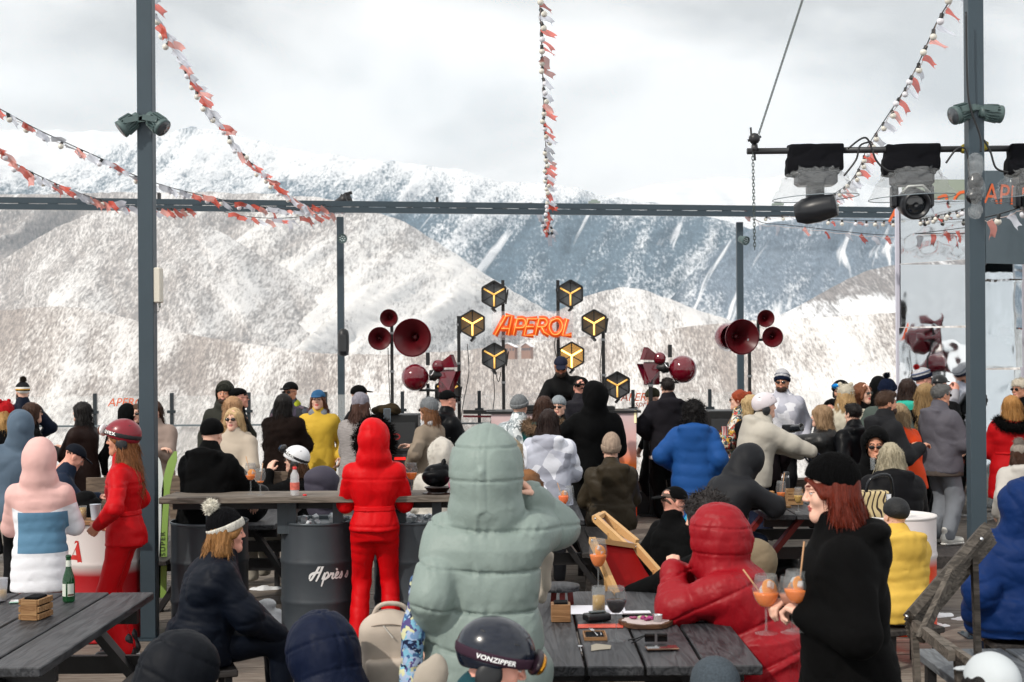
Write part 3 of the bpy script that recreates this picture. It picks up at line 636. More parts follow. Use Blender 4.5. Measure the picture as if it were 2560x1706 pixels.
def floodlight(p, d, side, label, scale=1.0, group=None):
    """finned round floodlight on a bracket; d = direction it points"""
    t = thing('floodlight', label, 'floodlight', p, 0, group); ax = Vector(d).normalized(); sc = scale
    b = MB(); prof = [(.035, -.14), (.05, -.13), (.055, -.07), (.062, -.05), (.078, .03), (.085, .055), (.085, .075), (.074, .076)]
    b.lathe([(r * sc, h * sc) for r, h in prof], (0, 0, 0), 24, 0, ax, cap=True); b.build('housing', FL, t)
    q = ax.to_track_quat('Z', 'Y').to_matrix(); b = MB()
    for k in range(18):
        a = 2 * math.pi * k / 18; u = q @ Vector((math.cos(a), math.sin(a), 0)); v = ax
        pts = [u * .052 * sc + v * -.09 * sc, u * .082 * sc + v * -.075 * sc, u * .092 * sc + v * .03 * sc, u * .07 * sc + v * .03 * sc]; w_ = ax.cross(u) * .004 * sc
        b.add([x + w_ for x in pts] + [x - w_ for x in pts], [(0, 1, 2, 3), (7, 6, 5, 4), (0, 4, 5, 1), (1, 5, 6, 2), (2, 6, 7, 3), (3, 7, 4, 0)])
    b.build('fin_ring', FL, t)['kind'] = 'stuff'
    b = MB(); b.lathe([(.0, .079), (.07, .079)], (0, 0, 0), 24, 0, ax)
    b.T = Matrix.Scale(sc, 4) if sc != 1 else None
    b2 = MB(); b2.lathe([(1e-4, .080 * sc), (.072 * sc, .080 * sc), (.074 * sc, .077 * sc)], (0, 0, 0), 24, 0, ax); b2.build('lens', FLG, t)
    b = MB(); s_ = Vector((side, 0, 0))
    b.bar(s_ * .02 * sc + Vector((0, 0, .03)), s_ * .17 * sc + Vector((0, 0, .045)), .03 * sc, .05 * sc); b.bar(s_ * -.01 + Vector((0, -.085 * sc, .02)), s_ * .12 * sc + Vector((0, -.085 * sc, .04)), .008, .05 * sc); b.build('bracket', FL, t)
    return t
def rel(px, py, s): return at(px, py, s)
floodlight(at(318, 313, 334), (-.72, -.25, -.62), 1, 'finned floodlight on the left side of the left tall post', .82)
floodlight(at(395, 310, 334), (.74, -.3, -.6), -1, 'finned floodlight on the right side of the left tall post', .82)
floodlight(at(2400, 284, 337), (-.9, -.3, -.35), 1, 'finned floodlight on the left side of the right tall post', .82)
floodlight(at(2484, 284, 337), (.95, .1, -.1), -1, 'finned floodlight on the right side of the right tall post', .78)
def leds(t, c, ax, r, n=7):
    q = Vector(ax).normalized().to_track_quat('Z', 'Y').to_matrix(); m = M('led_dot', '#cfdcdf', .3)
    for i in range(n + 1):
        a = 2 * math.pi * i / n; rr = 0 if i == n else r; b = MB(); b.ball((0, 0, 0), .009, 8); o = b.build('led', m, t); o.location = Vector(c) + q @ Vector((rr * math.cos(a), rr * math.sin(a), 0))
def round_spot(p, ax, label):
    t = thing('round_spotlight', label, 'spotlight', p); b = MB(); ax = Vector(ax).normalized()
    b.lathe([(.03, -.13), (.05, -.12), (.062, -.03), (.07, -.02), (.07, .02), (.062, .02), (.058, .005), (1e-4, .005)], (0, 0, 0), 22, 0, ax); b.build('housing', FL, t)
    leds(t, ax * .008, ax, .036); b = MB(); b.bar((0, .02, 0), (0, .12, -.04), .03); b.build('bracket', FL, t); return t
round_spot(at(856, 597, 169), (0, -1, .1), 'round spotlight with pale dots on the thin left far post')
round_spot(at(1864, 602, 164), (.6, -.8, -.3), 'round spotlight turned right on the thin right far post')
t = thing('wall_speaker', 'dark oval outdoor speaker on the thin left far post', 'speaker', at(859, 856, 168))
b = MB(); b.T = Matrix.Translation((0, 0, 0)); b.lathe([(.02, -.21), (.075, -.19), (.085, -.1), (.085, .1), (.072, .17), (.03, .2), (1e-4, .2)], (0, -.02, 0), 20); b.build('cabinet', BLK, t)
b = MB(); b.box((-.055, -.112, -.14), (.055, -.10, .11), 0, .004); b.build('grille', M('speaker_grille', (.03, .032, .035), .7, bump=((400, .8, .002),)), t)
t = thing('stage_lamp', 'black stage lamp sitting on top of the beam above the far post', 'lamp', at(858, 503, 166))
b = MB(); b.lathe([(.03, -.12), (.07, -.11), (.085, 0), (.10, .10), (.085, .10), (1e-4, .07)], (0, 0, 0), 18, 0, (.8, -.4, .35)); b.build('housing', BLK, t)
b = MB(); b.bar((-.1, 0, -.06), (.1, 0, .02), .02, .02); b.bar((-.09, -.03, -.09), (-.02, -.03, .1), .02); b.bar((.05, -.09, .09), (.14, -.06, .12), .01, .05); b.build('bracket', BLK, t)
# small black spot boxes at eye height
for px, py, s, lb in ((363, 1010, 328, 'small black square light on the left tall post at crowd height'), (2446, 1000, 332, 'small black square light on the right tall post at crowd height')):
    t = thing('post_light', lb, 'light', at(px, py, s) - Vector((0, .07, 0)))
    b = MB(); b.box((-.034, -.03, -.044), (.034, .0, .044), 0, .006); b.build('housing', BLK, t)
    b = MB(); b.lathe([(.026, 0), (.026, .025), (.02, .027), (.017, .018), (1e-4, .016)], (.004, -.03, 0), 18, 0, (.1, -1, 0)); b.build('lens_ring', BLKM, t)
    b = MB(); [b.ball((i * .028, -.031, j * .038), .0035, 6) for i in (-1, 1) for j in (-1, 1)]; b.build('screw', M('bright_screw', (.6, .6, .6), .3, 1), t)
t = thing('junction_box', 'long white wireless access box mounted on the left tall post', 'box', at(395, 713, 331))
b = MB(); b.box((-.028, -.05, -.135), (.03, .05, .13), 0, .008); b.build('housing', M('off_white_plastic', '#cfcabd', .5), t)
b = MB(); b.box((-.043, -.02, -.08), (-.029, .02, .0)); b.build('mount', M('off_white_plastic', '#cfcabd', .5), t)
b = MB(); b.lathe([(.008, -.17), (.01, -.136)], (.012, 0, 0), 10, cap=True); b.tube([(.012, 0, -.17), (.006, 0, -.2), (-.03, 0, -.205)], .003, 6); b.build('cable_gland', M('pale_gland', '#a8aba6', .5), t)
# ================================================================== glass fence
GLS = M('fence_glass', (.93, .97, .97), .02, alpha=.16, spec=.6)
FP = M('fence_post_dark', '#2b3338', .4)
fence = thing('glass_fence', 'clear glass windbreak fence with dark posts along the deck edge', 'fence', (0, 0, 0))
YF = FPX / 180; x = (45 - 1280) / 180 - 1.067 * 1; xs = []
while x < 5.4: xs.append(x); x += 1.067
pm = cm = gm = None
for x in xs:
    if pm is None:
        b = MB(); b.box((-.024, -.03, 0), (.024, .03, 1.62), 0, .003); o = b.build('post', FP, fence); pm = o.data
        b = MB(); b.box((-.06, -.046, -.02), (.06, -.032, .02)); c_ = b.build('clamp', FP, fence); cm = c_.data; bpy.data.objects.remove(c_)
    else: o = bpy.data.objects.new('post', pm); COL.objects.link(o); o.parent = fence
    o.location = (x, YF, 0)
    for z in (1.36, .76, .3):
        c_ = bpy.data.objects.new('clamp', cm); COL.objects.link(c_); c_.parent = fence; c_.location = (x, YF, z)
    if x < 4.9:
        if gm is None: b = MB(); b.box((.035, -.006, .1), (1.032, .006, 1.58)); g_ = b.build('glass_panel', GLS, fence); gm = g_.data
        else: g_ = bpy.data.objects.new('glass_panel', gm); COL.objects.link(g_); g_.parent = fence
        g_.location = (x, YF, 0)
b = MB(); b.bar((xs[0], YF - .05, 1.17), (5.4, YF - .05, 1.17), .025, .025); b.build('handrail', M('rail_grey', '#6f7a80', .4), fence)
for px, py, lt in ((318, 1016, 'APEROL'), (1603, 1003, 'APEROL')):
    p = at(px, py, 180.6); text_mesh(lt, .16, lambda x, y: Vector((x, 0, y)), 'sticker', M('orange_print', '#e0622d', .6), fence, .25).location = (p.x, YF - .012, p.z)
    p = at(px, py + 14, 180.6); text_mesh('spritz', .12, lambda x, y: Vector((x, 0, y)), 'sticker', M('orange_print', '#e0622d', .6), fence, .25).location = (p.x + .05, YF - .012, p.z)
# low snow covered ledge behind the crowd
b = MB(); b.box((-9, YF - .75, .0), (6, YF - .42, .42)); o = b.build('retaining_ledge', wood_mat('ledge_wood', (.10, .08, .065), (.26, .21, .17), .8)); tag(o, 'low wooden ledge at the foot of the glass fence', 'ledge')
# ================================================================== mirror wall at right
MIR = M('wavy_mirror_film', (.80, .83, .85), .04, 1.0, bump=((.7, .30, .10),))
mw = thing('mirror_wall', 'tall wall of wavy mirror film with orange lettering on top', 'wall', (0, 0, 0))
def mpanel(x0, x1, y0, y1, s0, s1, nm, m, parent=mw, dy=0):
    a = at(x0, y1, s0); c = at(x1, y1, s1); zt0 = at(x0, y0, s0).z; zt1 = at(x1, y0, s1).z; zb = max(0.02, a.z) if y1 < 1400 else .02
    a.y += dy; c.y += dy; n = Vector((-(c.y - a.y), (c.x - a.x), 0)).normalized() * .04; b = MB()
    V = [(a.x, a.y, zb), (c.x, c.y, zb), (c.x, c.y, zt1), (a.x, a.y, zt0)]; V += [(v[0] + n.x, v[1] + n.y, v[2]) for v in V]
    b.add(V, [(0, 1, 2, 3), (7, 6, 5, 4), (0, 4, 5, 1), (1, 5, 6, 2), (2, 6, 7, 3), (3, 7, 4, 0)]); return b.build(nm, m, parent), a, c, zt0, zt1
mpanel(2249, 2425, 820, 1500, 185, 193.9, 'mirror_panel', MIR); mpanel(2249, 2425, 662, 818, 185, 193.9, 'mirror_panel', MIR); mpanel(2249, 2425, 500, 660, 185, 193.9, 'mirror_panel', MIR)
mpanel(2458, 2556, 925, 1500, 202, 190, 'mirror_panel', MIR); mpanel(2458, 2556, 700, 922, 202, 190, 'mirror_panel', MIR); mpanel(2458, 2556, 545, 698, 202, 190, 'mirror_panel', MIR)
mpanel(2562, 2760, 700, 1500, 188, 205, 'mirror_panel', MIR); mpanel(2562, 2760, 545, 698, 188, 205, 'mirror_panel', MIR)
FR = M('mirror_frame_pale', '#c9c8d6', .5)
for px, s, y0 in ((2247, 184.5, 480), (2423, 198, 480), (2558, 188, 430)):
    a = at(px, 1500, s); zt = at(px, y0, s).z; b = MB(); b.box((a.x - .025, a.y - .07, .0), (a.x + .025, a.y - .02, zt), 0, .003); b.build('frame_tube', FR, mw)
fas, a, c, z0, z1 = mpanel(2249, 2425, 452, 560, 183, 191.9, 'fascia', M('fascia_sage', '#8a9488', .5, bump=((1.5, .3, .05),)), dy=-.12)
dx = (c - a); u = Vector((dx.x, dx.y, 0)); lu = u.length; u.normalize(); cen = (a + c) / 2
text_mesh('APEROL', .44, lambda x, y: Vector((cen.x, cen.y, 0)) + u * x + Vector((u.y, -u.x, 0)) * .01 + Vector((0, 0, at(2337, 550, 189).z + y + .06 * math.sin(x * 5))), 'lettering', M('orange_print_bright', '#d5602a', .5), mw, .15)
fas, a, c, z0, z1 = mpanel(2458, 2760, 430, 660, 200, 190, 'fascia', M('fascia_grey', '#59646a', .25, .6, bump=((1.5, .4, .08),)), dy=-.12)
u2 = Vector((c.x - a.x, c.y - a.y, 0)).normalized()
text_mesh('APEROL', .36, lambda x, y: Vector((a.x, a.y, 0)) + u2 * (x + .60) + Vector((u2.y, -u2.x, 0)) * .01 + Vector((0, 0, at(2500, 520, 195).z + y)), 'lettering', M('orange_print_bright', '#d5602a', .5), mw, .1)

def bare_tree(x, y, h, seed, lb):
    r_ = random.Random(seed); t = thing('bare_tree', lb, 'tree', (x, y, -.6), 0, 'bare winter trees right of the terrace'); tr = MB(); cr_ = MB()
    def grow(p, d, ln, r, lv):
        q = p + d * ln; (tr if lv < 2 else cr_).tube([p, p.lerp(q, .5) + Vector((r_.uniform(-1, 1), r_.uniform(-1, 1), 0)) * ln * .05, q], [r, r * .8, r * .62], 5 if lv < 3 else 3, cap=False)
        if lv >= 5: return
        for k in range(3 if lv else 4):
            dd = (d + Vector((r_.uniform(-1, 1), r_.uniform(-1, 1), r_.uniform(-.1, .7))) * .75).normalized(); grow(p.lerp(q, r_.uniform(.55, 1)), dd, ln * r_.uniform(.6, .78), r * .55, lv + 1)
    grow(Vector((0, 0, 0)), Vector((r_.uniform(-.05, .05), 0, 1)), h * .34, h * .022, 0); bm = M('bare_bark', (.055, .045, .038), .9, bump=((20, .8, .02),)); tr.build('trunk', bm, t); cr_.build('crown', bm, t)
for x, y, h, sd_, lb in ((11.5, 21.5, 8, 1, 'bare tree nearest the right end of the mirror wall'), (13.5, 23.5, 9, 2, 'tall bare tree beyond the right end of the terrace'), (16, 24, 8, 3, 'spreading bare tree farthest right of the terrace'), (12.8, 26, 10, 4, 'bare tree farthest behind the mirror wall')): bare_tree(x, y, h, sd_, lb)
# ================================================================== people
SKINS = {}
def skin_mats(tone, browc, lipc='#b3736a'):
    sk = {'pale': '#dfb19c', 'mid': '#c98f74', 'tan': '#a86d52', 'rosy': '#dd9f8c'}[tone]
    return [M('skin_' + tone, sk, .5, var=.06, vs=28, bump=((120, .15, .001),), spec=.4, sss=.0), M('lips_' + lipc, lipc, .4), M('eye_white', (.62, .60, .58), .2), M('eye_dark', (.02, .014, .012), .15), M('brow_' + str(browc), browc, .8)]
SEATS = []
ARM = {'down': ((.27, .03, -.54), (.4, -.8, -.3)), 'pocket': ((.22, .14, -.44), (1, -.6, -.2)), 'front': ((.12, .32, -.26), (.5, -.4, -.9)), 'cross': ((-.07, .24, -.27), (.9, .1, -.8)), 'up': ((.10, .25, .06), (.5, .3, -1)),
       'face': ((.07, .17, .04), (.7, .5, -1)), 'ear': ((.13, .06, .12), (.9, .5, -.6)), 'table': ((.18, .38, -.40), (.9, -.3, -.5)), 'reach': ((.12, .52, -.16), (.5, 0, -1)), 'hip': ((.24, .08, -.40), (1, -.5, 0)), 'phone': ((.10, .36, .02), (.5, 0, -1)),
       'clap': ((.025, .32, -.06), (.8, 0, -1)), 'lap': ((.12, .33, -.45), (.9, -.4, -.4)), 'back': ((.20, -.12, -.45), (1, -.8, 0))}
def capcut(Rm=None): pass
def dome(c, r, n=(0, .33, -1), z0=.005, grow=0, top=None):
    P = [ell(c, (r[0] + grow, r[1] + grow, r[2] + grow)), dict(kind='plane', c=V3(0, 0, z0), n=V3(*n) / np.linalg.norm(n), op='inter', k=.006)]
    if top is not None: P.append(dict(kind='plane', c=V3(0, 0, top), n=-V3(*n) / np.linalg.norm(n), op='inter', k=.006))
    return P
def person(px, py, s, yaw, label, k=None, sit=False, lean=0, side=0, hy=0, hp=0, hr=0, arms=('down', 'down'), male=False, J=None, P_=None, hair=None, hat=None, skin='pale', glasses=None, beard=None,
           z0=0.0, group='people on the terrace', feet=None, shoe=None, twist=0, vs=1.0, name='person', curl=(.5, .5), knees=None, lip='#b3736a', htilt=0, legs=True, hatoff=None, facew=1.0):
    J = J or {}; tgt = at(px, py, s); seed = int(px * 7 + py) % 9973; rr = np.random.default_rng(seed)
    lean, side, hy, hp, hr, tw = map(R, (lean, side, hy, hp, hr, twist))
    Rt = rotz(tw) @ roty(side) @ rotx(-lean); Rn = rotz(tw) @ roty(side * .6) @ rotx(-(lean * .55 + hp * .35)); Rh = rotz(hy) @ rotx(-hp) @ roty(hr); Rhy = rotz(hy)
    hatk = hat[0] if hat else None
    top = hatoff if hatoff is not None else {'beanie': .022, 'cap': .008, 'helmet': .028, 'furhat': .03, 'beret': .01}.get(hatk, 0) + (.032 if J.get('hood') == 'up' else 0) + (.012 if hair and hair[0] != 'short' and not hat else 0)
    neck = Rt @ V3(0, 0, .495); hc = neck + Rn @ V3(0, .02, .165); crown = hc + Rh @ V3(0, -.01, .118 + top)
    zt = tgt.z - z0
    if k is None: k = zt / (.93 + crown[2])
    hz = zt / k - crown[2]
    root = thing(name, label, 'person', group=group); root.rotation_euler = (0, 0, R(yaw))
    off = rotz(R(yaw)) @ (V3(hc[0], hc[1], 0) * k); root.location = (tgt.x - off[0], tgt.y - off[1], z0)
    H0 = V3(0, 0, hz); vx = float(np.clip(4.8 / s, .0095, .0235)) * vs; near = s > 300
    def mk(nm, prims, mat_, v=None, disp=None, tuft=None, parent=root, smooth=True, tm=None):
        Vv, Q, Nn = sdf_mesh(prims, (v or vx) / k)
        if not len(Vv): return None
        if disp is not None: Vv = Vv + Nn * disp(Vv)[:, None]
        qs = [Q]; mi = None
        if tuft:
            W, q1, q2 = tufts(Vv, Nn, **tuft); q1 = q1 + len(Vv); q2 = q2 + len(Vv); Vv = np.concatenate([Vv, W]); qs = [Q, q1, q2]
        o = np_mesh(nm, Vv * k, qs, mat_, parent, smooth)
        return o
    hfr = lambda pr: xf(pr, Rh, H0 + hc)
    tfr = lambda pr: xf(pr, Rt, H0)
    b = J.get('b', 1.0); pf = .03 * (b - 1) / .25 if b > 1 else 0; style = J.get('style', 'plain'); hem = J.get('hem', -.16)
    # ---------------- arms
    sh = {}; el = {}; wr = {}; nb = H0 + neck
    for i, sg in enumerate((1, -1)):
        a = arms[i]; tg, pole = ARM[a] if isinstance(a, str) else a
        tg = V3(*tg); pole = V3(*pole); tg[0] *= sg; pole[0] *= sg
        S = H0 + Rt @ V3(sg * .166, 0, .408); T = nb + rotz(tw) @ tg
        e, T = ik(S, T, .285, .255, rotz(tw) @ pole); sh[sg] = S; el[sg] = e; wr[sg] = T
    # ---------------- legs
    kn = {}; an = {}
    for i, sg in enumerate((1, -1)):
        hipj = H0 + V3(sg * .09, 0, 0)
        if sit: t_ = V3(sg * .12, .42, .09) if knees is None else V3(sg * knees[0], knees[1], .09)
        else: t_ = V3(sg * (.10 if feet is None else feet[0]), .01 * sg if feet is None else feet[1] * sg, .09)
        kk, t_ = ik(hipj, t_, .455, .42, (0, 1, .15 if sit else 0)); kn[sg] = kk; an[sg] = t_
    # ---------------- body (skin): head, neck, hands, and the limbs under the clothes
    hv = float(np.clip(2.4 / s, .0036, .0092)); Vh, Qh, mh = head_template(male, round(hv, 4)); Vl = [(Vh * V3(facew, 1, 1)) @ Rh.T + H0 + hc]; Ql = [Qh]; ml = [mh]
    inner = [cone(H0, H0 + Rt @ V3(0, 0, .38), .10, .11, .05), cone(H0 + Rt @ V3(0, 0, .38), nb, .10, .055, .05)]
    for sg in (1, -1): inner += [cone(H0 + Rt @ V3(0, 0, .40), sh[sg], .06, .05, .03), cone(sh[sg], el[sg], .045, .038), cone(el[sg], wr[sg], .036, .027), cone(H0 + V3(sg * .07, 0, 0), kn[sg], .07, .05), cone(kn[sg], an[sg], .05, .038)]
    Vi, Qi, _ = sdf_mesh(inner, .032); Ql.append(Qi + len(Vl[0])); Vl.append(Vi); ml.append(np.zeros(len(Qi), int)); gl = J.get('gloves')
    for i, sg in enumerate((1, -1)):
        if J.get('nohands') : break
        Vv, Qv = hand_template(curl[i], round(float(np.clip(2.6 / s, .0045, .0095)), 4)); f = wr[sg] - el[sg]; f /= np.linalg.norm(f)
        up = V3(0, 0, 1) if abs(f[2]) < .8 else V3(sg * .9, .3, .1); 
        if arms[i] in ('down', 'pocket', 'hip'): up = V3(sg, 0, 0)
        if arms[i] in ('face', 'ear', 'phone', 'up', 'clap'): up = V3(sg * .8, .2, .3)
        xx = np.cross(f, up); xx /= np.linalg.norm(xx); zz = np.cross(xx, f); Rm = np.stack([xx, f, zz], 1); W = Vv.copy()
        if sg < 0: W = W * V3(-1, 1, 1); Qv = Qv[:, ::-1]
        W = W @ Rm.T + wr[sg]; n0 = sum(len(q) for q in Vl); Ql.append(Qv + n0); Vl.append(W); ml.append(np.full(len(Qv), 5 if gl else 0))
    mats = skin_mats(skin, (hair[1] if hair and isinstance(hair[1], str) else '#2a1c14'), lip) + [gl or M('eye_dark', (.02, .014, .012), .15)]
    body = np_mesh('body', np.concatenate(Vl) * k, np.concatenate(Ql), mats, root, True, np.concatenate(ml))
    # ---------------- trousers
    if legs:
        pm, fit = (P_ or (fabric('black_trousers', '#141519'), 1.0))[:2]; flare = P_[2] if P_ and len(P_) > 2 else 1.0
        tp = [dict(kind='loft', R=I3, o=H0, T=np.array([[-.12, .15, .12, 0], [0, .17 * (.85 + .15 * fit), .125, -.01], [.12, .145, .11, 0]]), k=.03)]
        for sg in (1, -1):
            tp += [cone(H0 + V3(sg * .085, 0, -.02), kn[sg], .092 * fit, .066 * fit, .035), cone(kn[sg], an[sg] + V3(0, 0, -.01), .066 * fit, .056 * fit * flare, .03)]
        tp.append(dict(kind='plane', c=V3(0, 0, .045), n=V3(0, 0, -1), op='inter', k=.01))
        sd2 = seed + 3; mk('trousers', tp, pm, vx * (1.35 if s < 300 else 1.15), lambda V: .007 * fold(V, 13, sd2, (1, 1, .8)) + .004 * crease(V, 16, sd2 + 1, (1, 1, 1.1)))
    if shoe:
        for sg in (1, -1):
            a = an[sg]; pr = [cone((a[0], a[1] - .04, .07), (a[0], a[1] + .17, .045), .05, .040, .03, flat=(V3(1, 0, 0), 1.12)), cone((a[0], a[1] - .01, .06), (a[0], a[1] - .01, .16), .052, .055, .03), dict(kind='plane', c=V3(0, 0, .022), n=V3(0, 0, -1), op='inter', k=.004)]
            o = mk('shoe', pr, shoe[0], max(vx * .6, .008)); sp = [cone((a[0], a[1] - .04, .045), (a[0], a[1] + .175, .035), .052, .044, .02, flat=(V3(1, 0, 0), 1.1)), dict(kind='plane', c=V3(0, 0, .030), n=V3(0, 0, 1), op='inter'), dict(kind='plane', c=V3(0, 0, .002), n=V3(0, 0, -1), op='inter')]
            mk('sole', sp, shoe[1], max(vx * .6, .008), parent=o)
            if len(shoe) > 2:
                for q in range(3):
                    z_ = .075 + .035 * q; yb = .10 - .045 * q; bb = MB(); bb.tube([((a[0] + m_ * .056) * k, (a[1] + yb - abs(m_) * .03) * k, (z_ + (1 - abs(m_)) * .022) * k) for m_ in (-1, -.5, 0, .5, 1)], .007, 5); bb.build('buckle', shoe[2], o)
    # ---------------- jacket
    if J.get('mat') is not None:
        wst = J.get('waist', 1.0); amp = {'puffer': J.get('amp', .011)}.get(style, 0); per = J.get('per', .105); kw = dict(amp=amp, per=per, ph=J.get('ph', rr.uniform(0, 1)), tilt=J.get('tilt', 0), pleat=amp * .22 if near else 0) if amp else {}
        fl = J.get('flare', 1.0)
        T = [[-.60, .225 * fl, .19 * fl, 0], [-.35, .205 * fl, .17 * fl, 0], [-.12, .192 * fl, .15, -.005], [0, .183, .142, -.006], [.14, .165 * wst, .125 * wst, 0], [.28, .182, .135, .004], [.36, .188, .130, 0], [.42, .155, .112, -.005], [.475, .098, .088, -.006], [.53, .075, .08, .0]]
        T = np.array(T); T[:, 1] = T[:, 1] * (.5 + .5 * b) + pf; T[:, 2] = T[:, 2] * (.5 + .5 * b) + pf
        T[-1, 1:3] = (.078, .082); T[-2, 1:3] *= .94
        def cutT(z_0, z_1):
            zs = np.unique(np.concatenate([[z_0, z_1], T[(T[:, 0] > z_0) & (T[:, 0] < z_1), 0]])); return np.stack([zs] + [np.interp(zs, T[:, 0], T[:, i]) for i in (1, 2, 3)], 1)
        bent = abs(lean) > .2 or sit or abs(side) > .15; pr = []
        if bent:
            pr.append(dict(kind='loft', R=Rt, o=H0, T=cutT(-.03, .53), k=.05, **kw))
            if sit:
                pr.append(dict(kind='loft', R=rotx(-lean * .3), o=H0, T=cutT(-.11, .10), k=.07))
                if hem < -.2:
                    for sg in (1, -1): d = kn[sg] - (H0 + V3(sg * .09, 0, 0)); pr.append(cone(H0 + V3(sg * .08, 0, 0), H0 + V3(sg * .09, 0, 0) + d * min(.85, (-hem - .05) * 1.6), .13 * (.7 + .3 * b), .115 * (.7 + .3 * b), .05))
            else: pr.append(dict(kind='loft', R=rotx(-lean * .25), o=H0, T=cutT(hem, .08), k=.06, **kw))
        else: pr.append(dict(kind='loft', R=Rt, o=H0, T=cutT(hem, .53), k=.03, **kw))
        ab = .5 + .5 * b; kwa = dict(amp=amp * .8, per=per * .9) if amp else {}
        for sg in (1, -1):
            pr += [cone(H0 + Rt @ V3(sg * .06, 0, .43), sh[sg], .068 * ab, .070 * ab + pf * .6, .06)]
            pr += [cone(sh[sg], el[sg], .070 * ab + pf * .7, .062 * ab + pf * .8, .03, **kwa), cone(el[sg], el[sg] + (wr[sg] - el[sg]) * .93, .062 * ab + pf * .8, .046 * ab + pf * .5, .03, **kwa)]
        hood = J.get('hood')
        if J.get('collar', 1): pr += xf([cone((0, -.012, .45), (0, .0, .545), .088 + pf * .6, .080 + pf * .4, .03)], Rt, H0)
        if hood == 'up':
            hs = J.get('hs', 1.0) * 1.08; kh = dict(amp=amp * J.get('ha', .5), per=J.get('hper', .085)) if amp else {}
            pr += hfr([ell((0, -.028, .020), (.116 * hs, .136 * hs, .142 * hs), .03, **kh), cone((0, -.06, -.02), (0, -.05, -.13), .100 * hs, .108 * hs, .04), cone((0, .02, -.115), (0, -.03, -.15), .085 * hs, .09 * hs, .03), cone((-.05, -.05, -.145), (.05, -.05, -.145), .082 * hs, .082 * hs, .02), cone((0, .06, .128 * hs), (0, -.155 * hs, .02), .010, .010, .018), cone((0, -.155 * hs, .02), (0, -.13 * hs, -.10), .010, .010, .018)])
            op = J.get('open', 1.0); pr += hfr([ell((0, .150, -.012), (.076 * op, .125, .098 * op), .03, op='sub'), ell((0, .005, .0), (.090, .118, .125), .01, op='sub')])
            # keep the cavity from opening the back
            pr += hfr([ell((0, -.105, .0), (.085 * hs, .035, .11 * hs), .03)])
        elif hood == 'down':
            hs = J.get('hs', 1.0) * (1 + pf * 4)
            pr += tfr([ell((0, -.125, .43), (.125 * hs, .062 * hs, .10 * hs), .03), ell((0, -.135, .50), (.135 * hs, .05 * hs, .03 * hs), .03)])
            for sg in (1, -1): pr += tfr([cone((sg * .105 * hs, -.11, .49), (sg * .085, .03, .485), .036 * hs, .032 * hs, .03), cone((sg * .085, .03, .485), (sg * .02, .095, .43), .030 * hs, .022, .03)])
        sd3 = seed + 11; fa = J.get('folds', .010); fq = J.get('fq', 14)
        if style == 'fur': disp = lambda V: .014 * fold(V, 40, sd3) + .010 * fold(V, 14, sd3 + 1)
        elif style == 'puffer': disp = lambda V: fa * .3 * fold(V, 12, sd3) + fa * .30 * crease(V, 17, sd3 + 2, (1.3, 1.3, .6)) + (fa * .12 * crease(V, 55, sd3 + 4, (1.5, 1.5, .5)) if near else 0)
        else: disp = lambda V: fa * .6 * fold(V, fq, sd3) + fa * .65 * crease(V, fq * .9, sd3 + 2, (.9, .9, 1.15)) + (fa * .2 * crease(V, fq * 3.2, sd3 + 4, (.8, .8, 1.3)) if near else 0)
        if J.get('quilt'):
            d1 = disp; ph_, per_, tl_ = kw['ph'], per, J.get('tilt', 0); hh = H0 + hc; phs = J['quilt']
            def disp(V):
                q = (V - H0) @ Rt; pr_ = np.abs(np.sin(math.pi * ((q[:, 2] + .012 * np.sin(q[:, 0] * 9 + ph_ * 7) + tl_ * q[:, 0]) / per_ + ph_))); g = (V - hh) @ Rh; ishd = (g[:, 2] > -.14) & (np.abs(g[:, 0]) < .19)
                pr_ = np.where(ishd, np.abs(np.sin(math.pi * (g[:, 2] / .135 + phs))), pr_); near_ = np.exp(-(pr_ / .45) ** 2)
                pl = np.sin(q[:, 0] * 95 + 2.5 * np.sin(q[:, 2] * 21) + 3 * np.sin(q[:, 0] * 31)) + .6 * np.sin(q[:, 0] * 51 + q[:, 2] * 30)
                out = d1(V) - .0075 * np.exp(-(pr_ / .10) ** 2) + .0022 * pl * near_ + .005 * np.maximum(0, crease(V, 8, 77, (1.5, 1.0, .8)) - .1) * np.sign(fold(V, 5, 78))
                for xx in (-.022, .022): out = out - np.where(ishd & (g[:, 1] < .05), .0035 * np.exp(-((g[:, 0] - xx) / .005) ** 2), 0)
                return out
        if J.get('seams'):
            d0 = disp; disp = lambda V: d0(V) - .007 * sum(np.exp(-(((((V - H0) @ Rt)[:, 2]) - q) / .008) ** 2) for q in J['seams']) - .004 * np.exp(-(((V - H0) @ Rt)[:, 0] / .007) ** 2)
        tf = None
        if style == 'fur': tf = dict(n=J.get('tn', 4000 if near else 2200), ln=J.get('tl', .028), wd=.0022, seed=seed, down=.9, jitter=.5)
        jk = mk(J.get('nm', 'jacket'), pr, J['mat'], None, disp, tf)
        if J.get('trim') is not None:
            tr = J['trim']
            if hood == 'up': tq = J.get('trr', 1.0); pts = [(.092 * tq * math.sin(a), .066 - .06 * (tq - 1) + .02 * math.cos(a), -.012 + .120 * tq * math.cos(a)) for a in np.linspace(-2.6, 2.6, 13)]; cp = hfr([cone(pts[i], pts[i + 1], .030, .030, .02) for i in range(len(pts) - 1)])
            else: pts = [(.175 * math.sin(a), -.055 - .125 * math.cos(a), .47 - .05 * math.cos(a)) for a in np.linspace(-2.1, 2.1, 11)]; cp = tfr([cone(pts[i], pts[i + 1], .048, .048, .02) for i in range(len(pts) - 1)])
            mk('fur_trim', cp, tr, max(vx * .8, .009), lambda V: .006 * fold(V, 60, sd3 + 5), dict(n=J.get('trn', 1500), ln=.045, wd=.0028, seed=seed + 2, down=.15, jitter=.8))
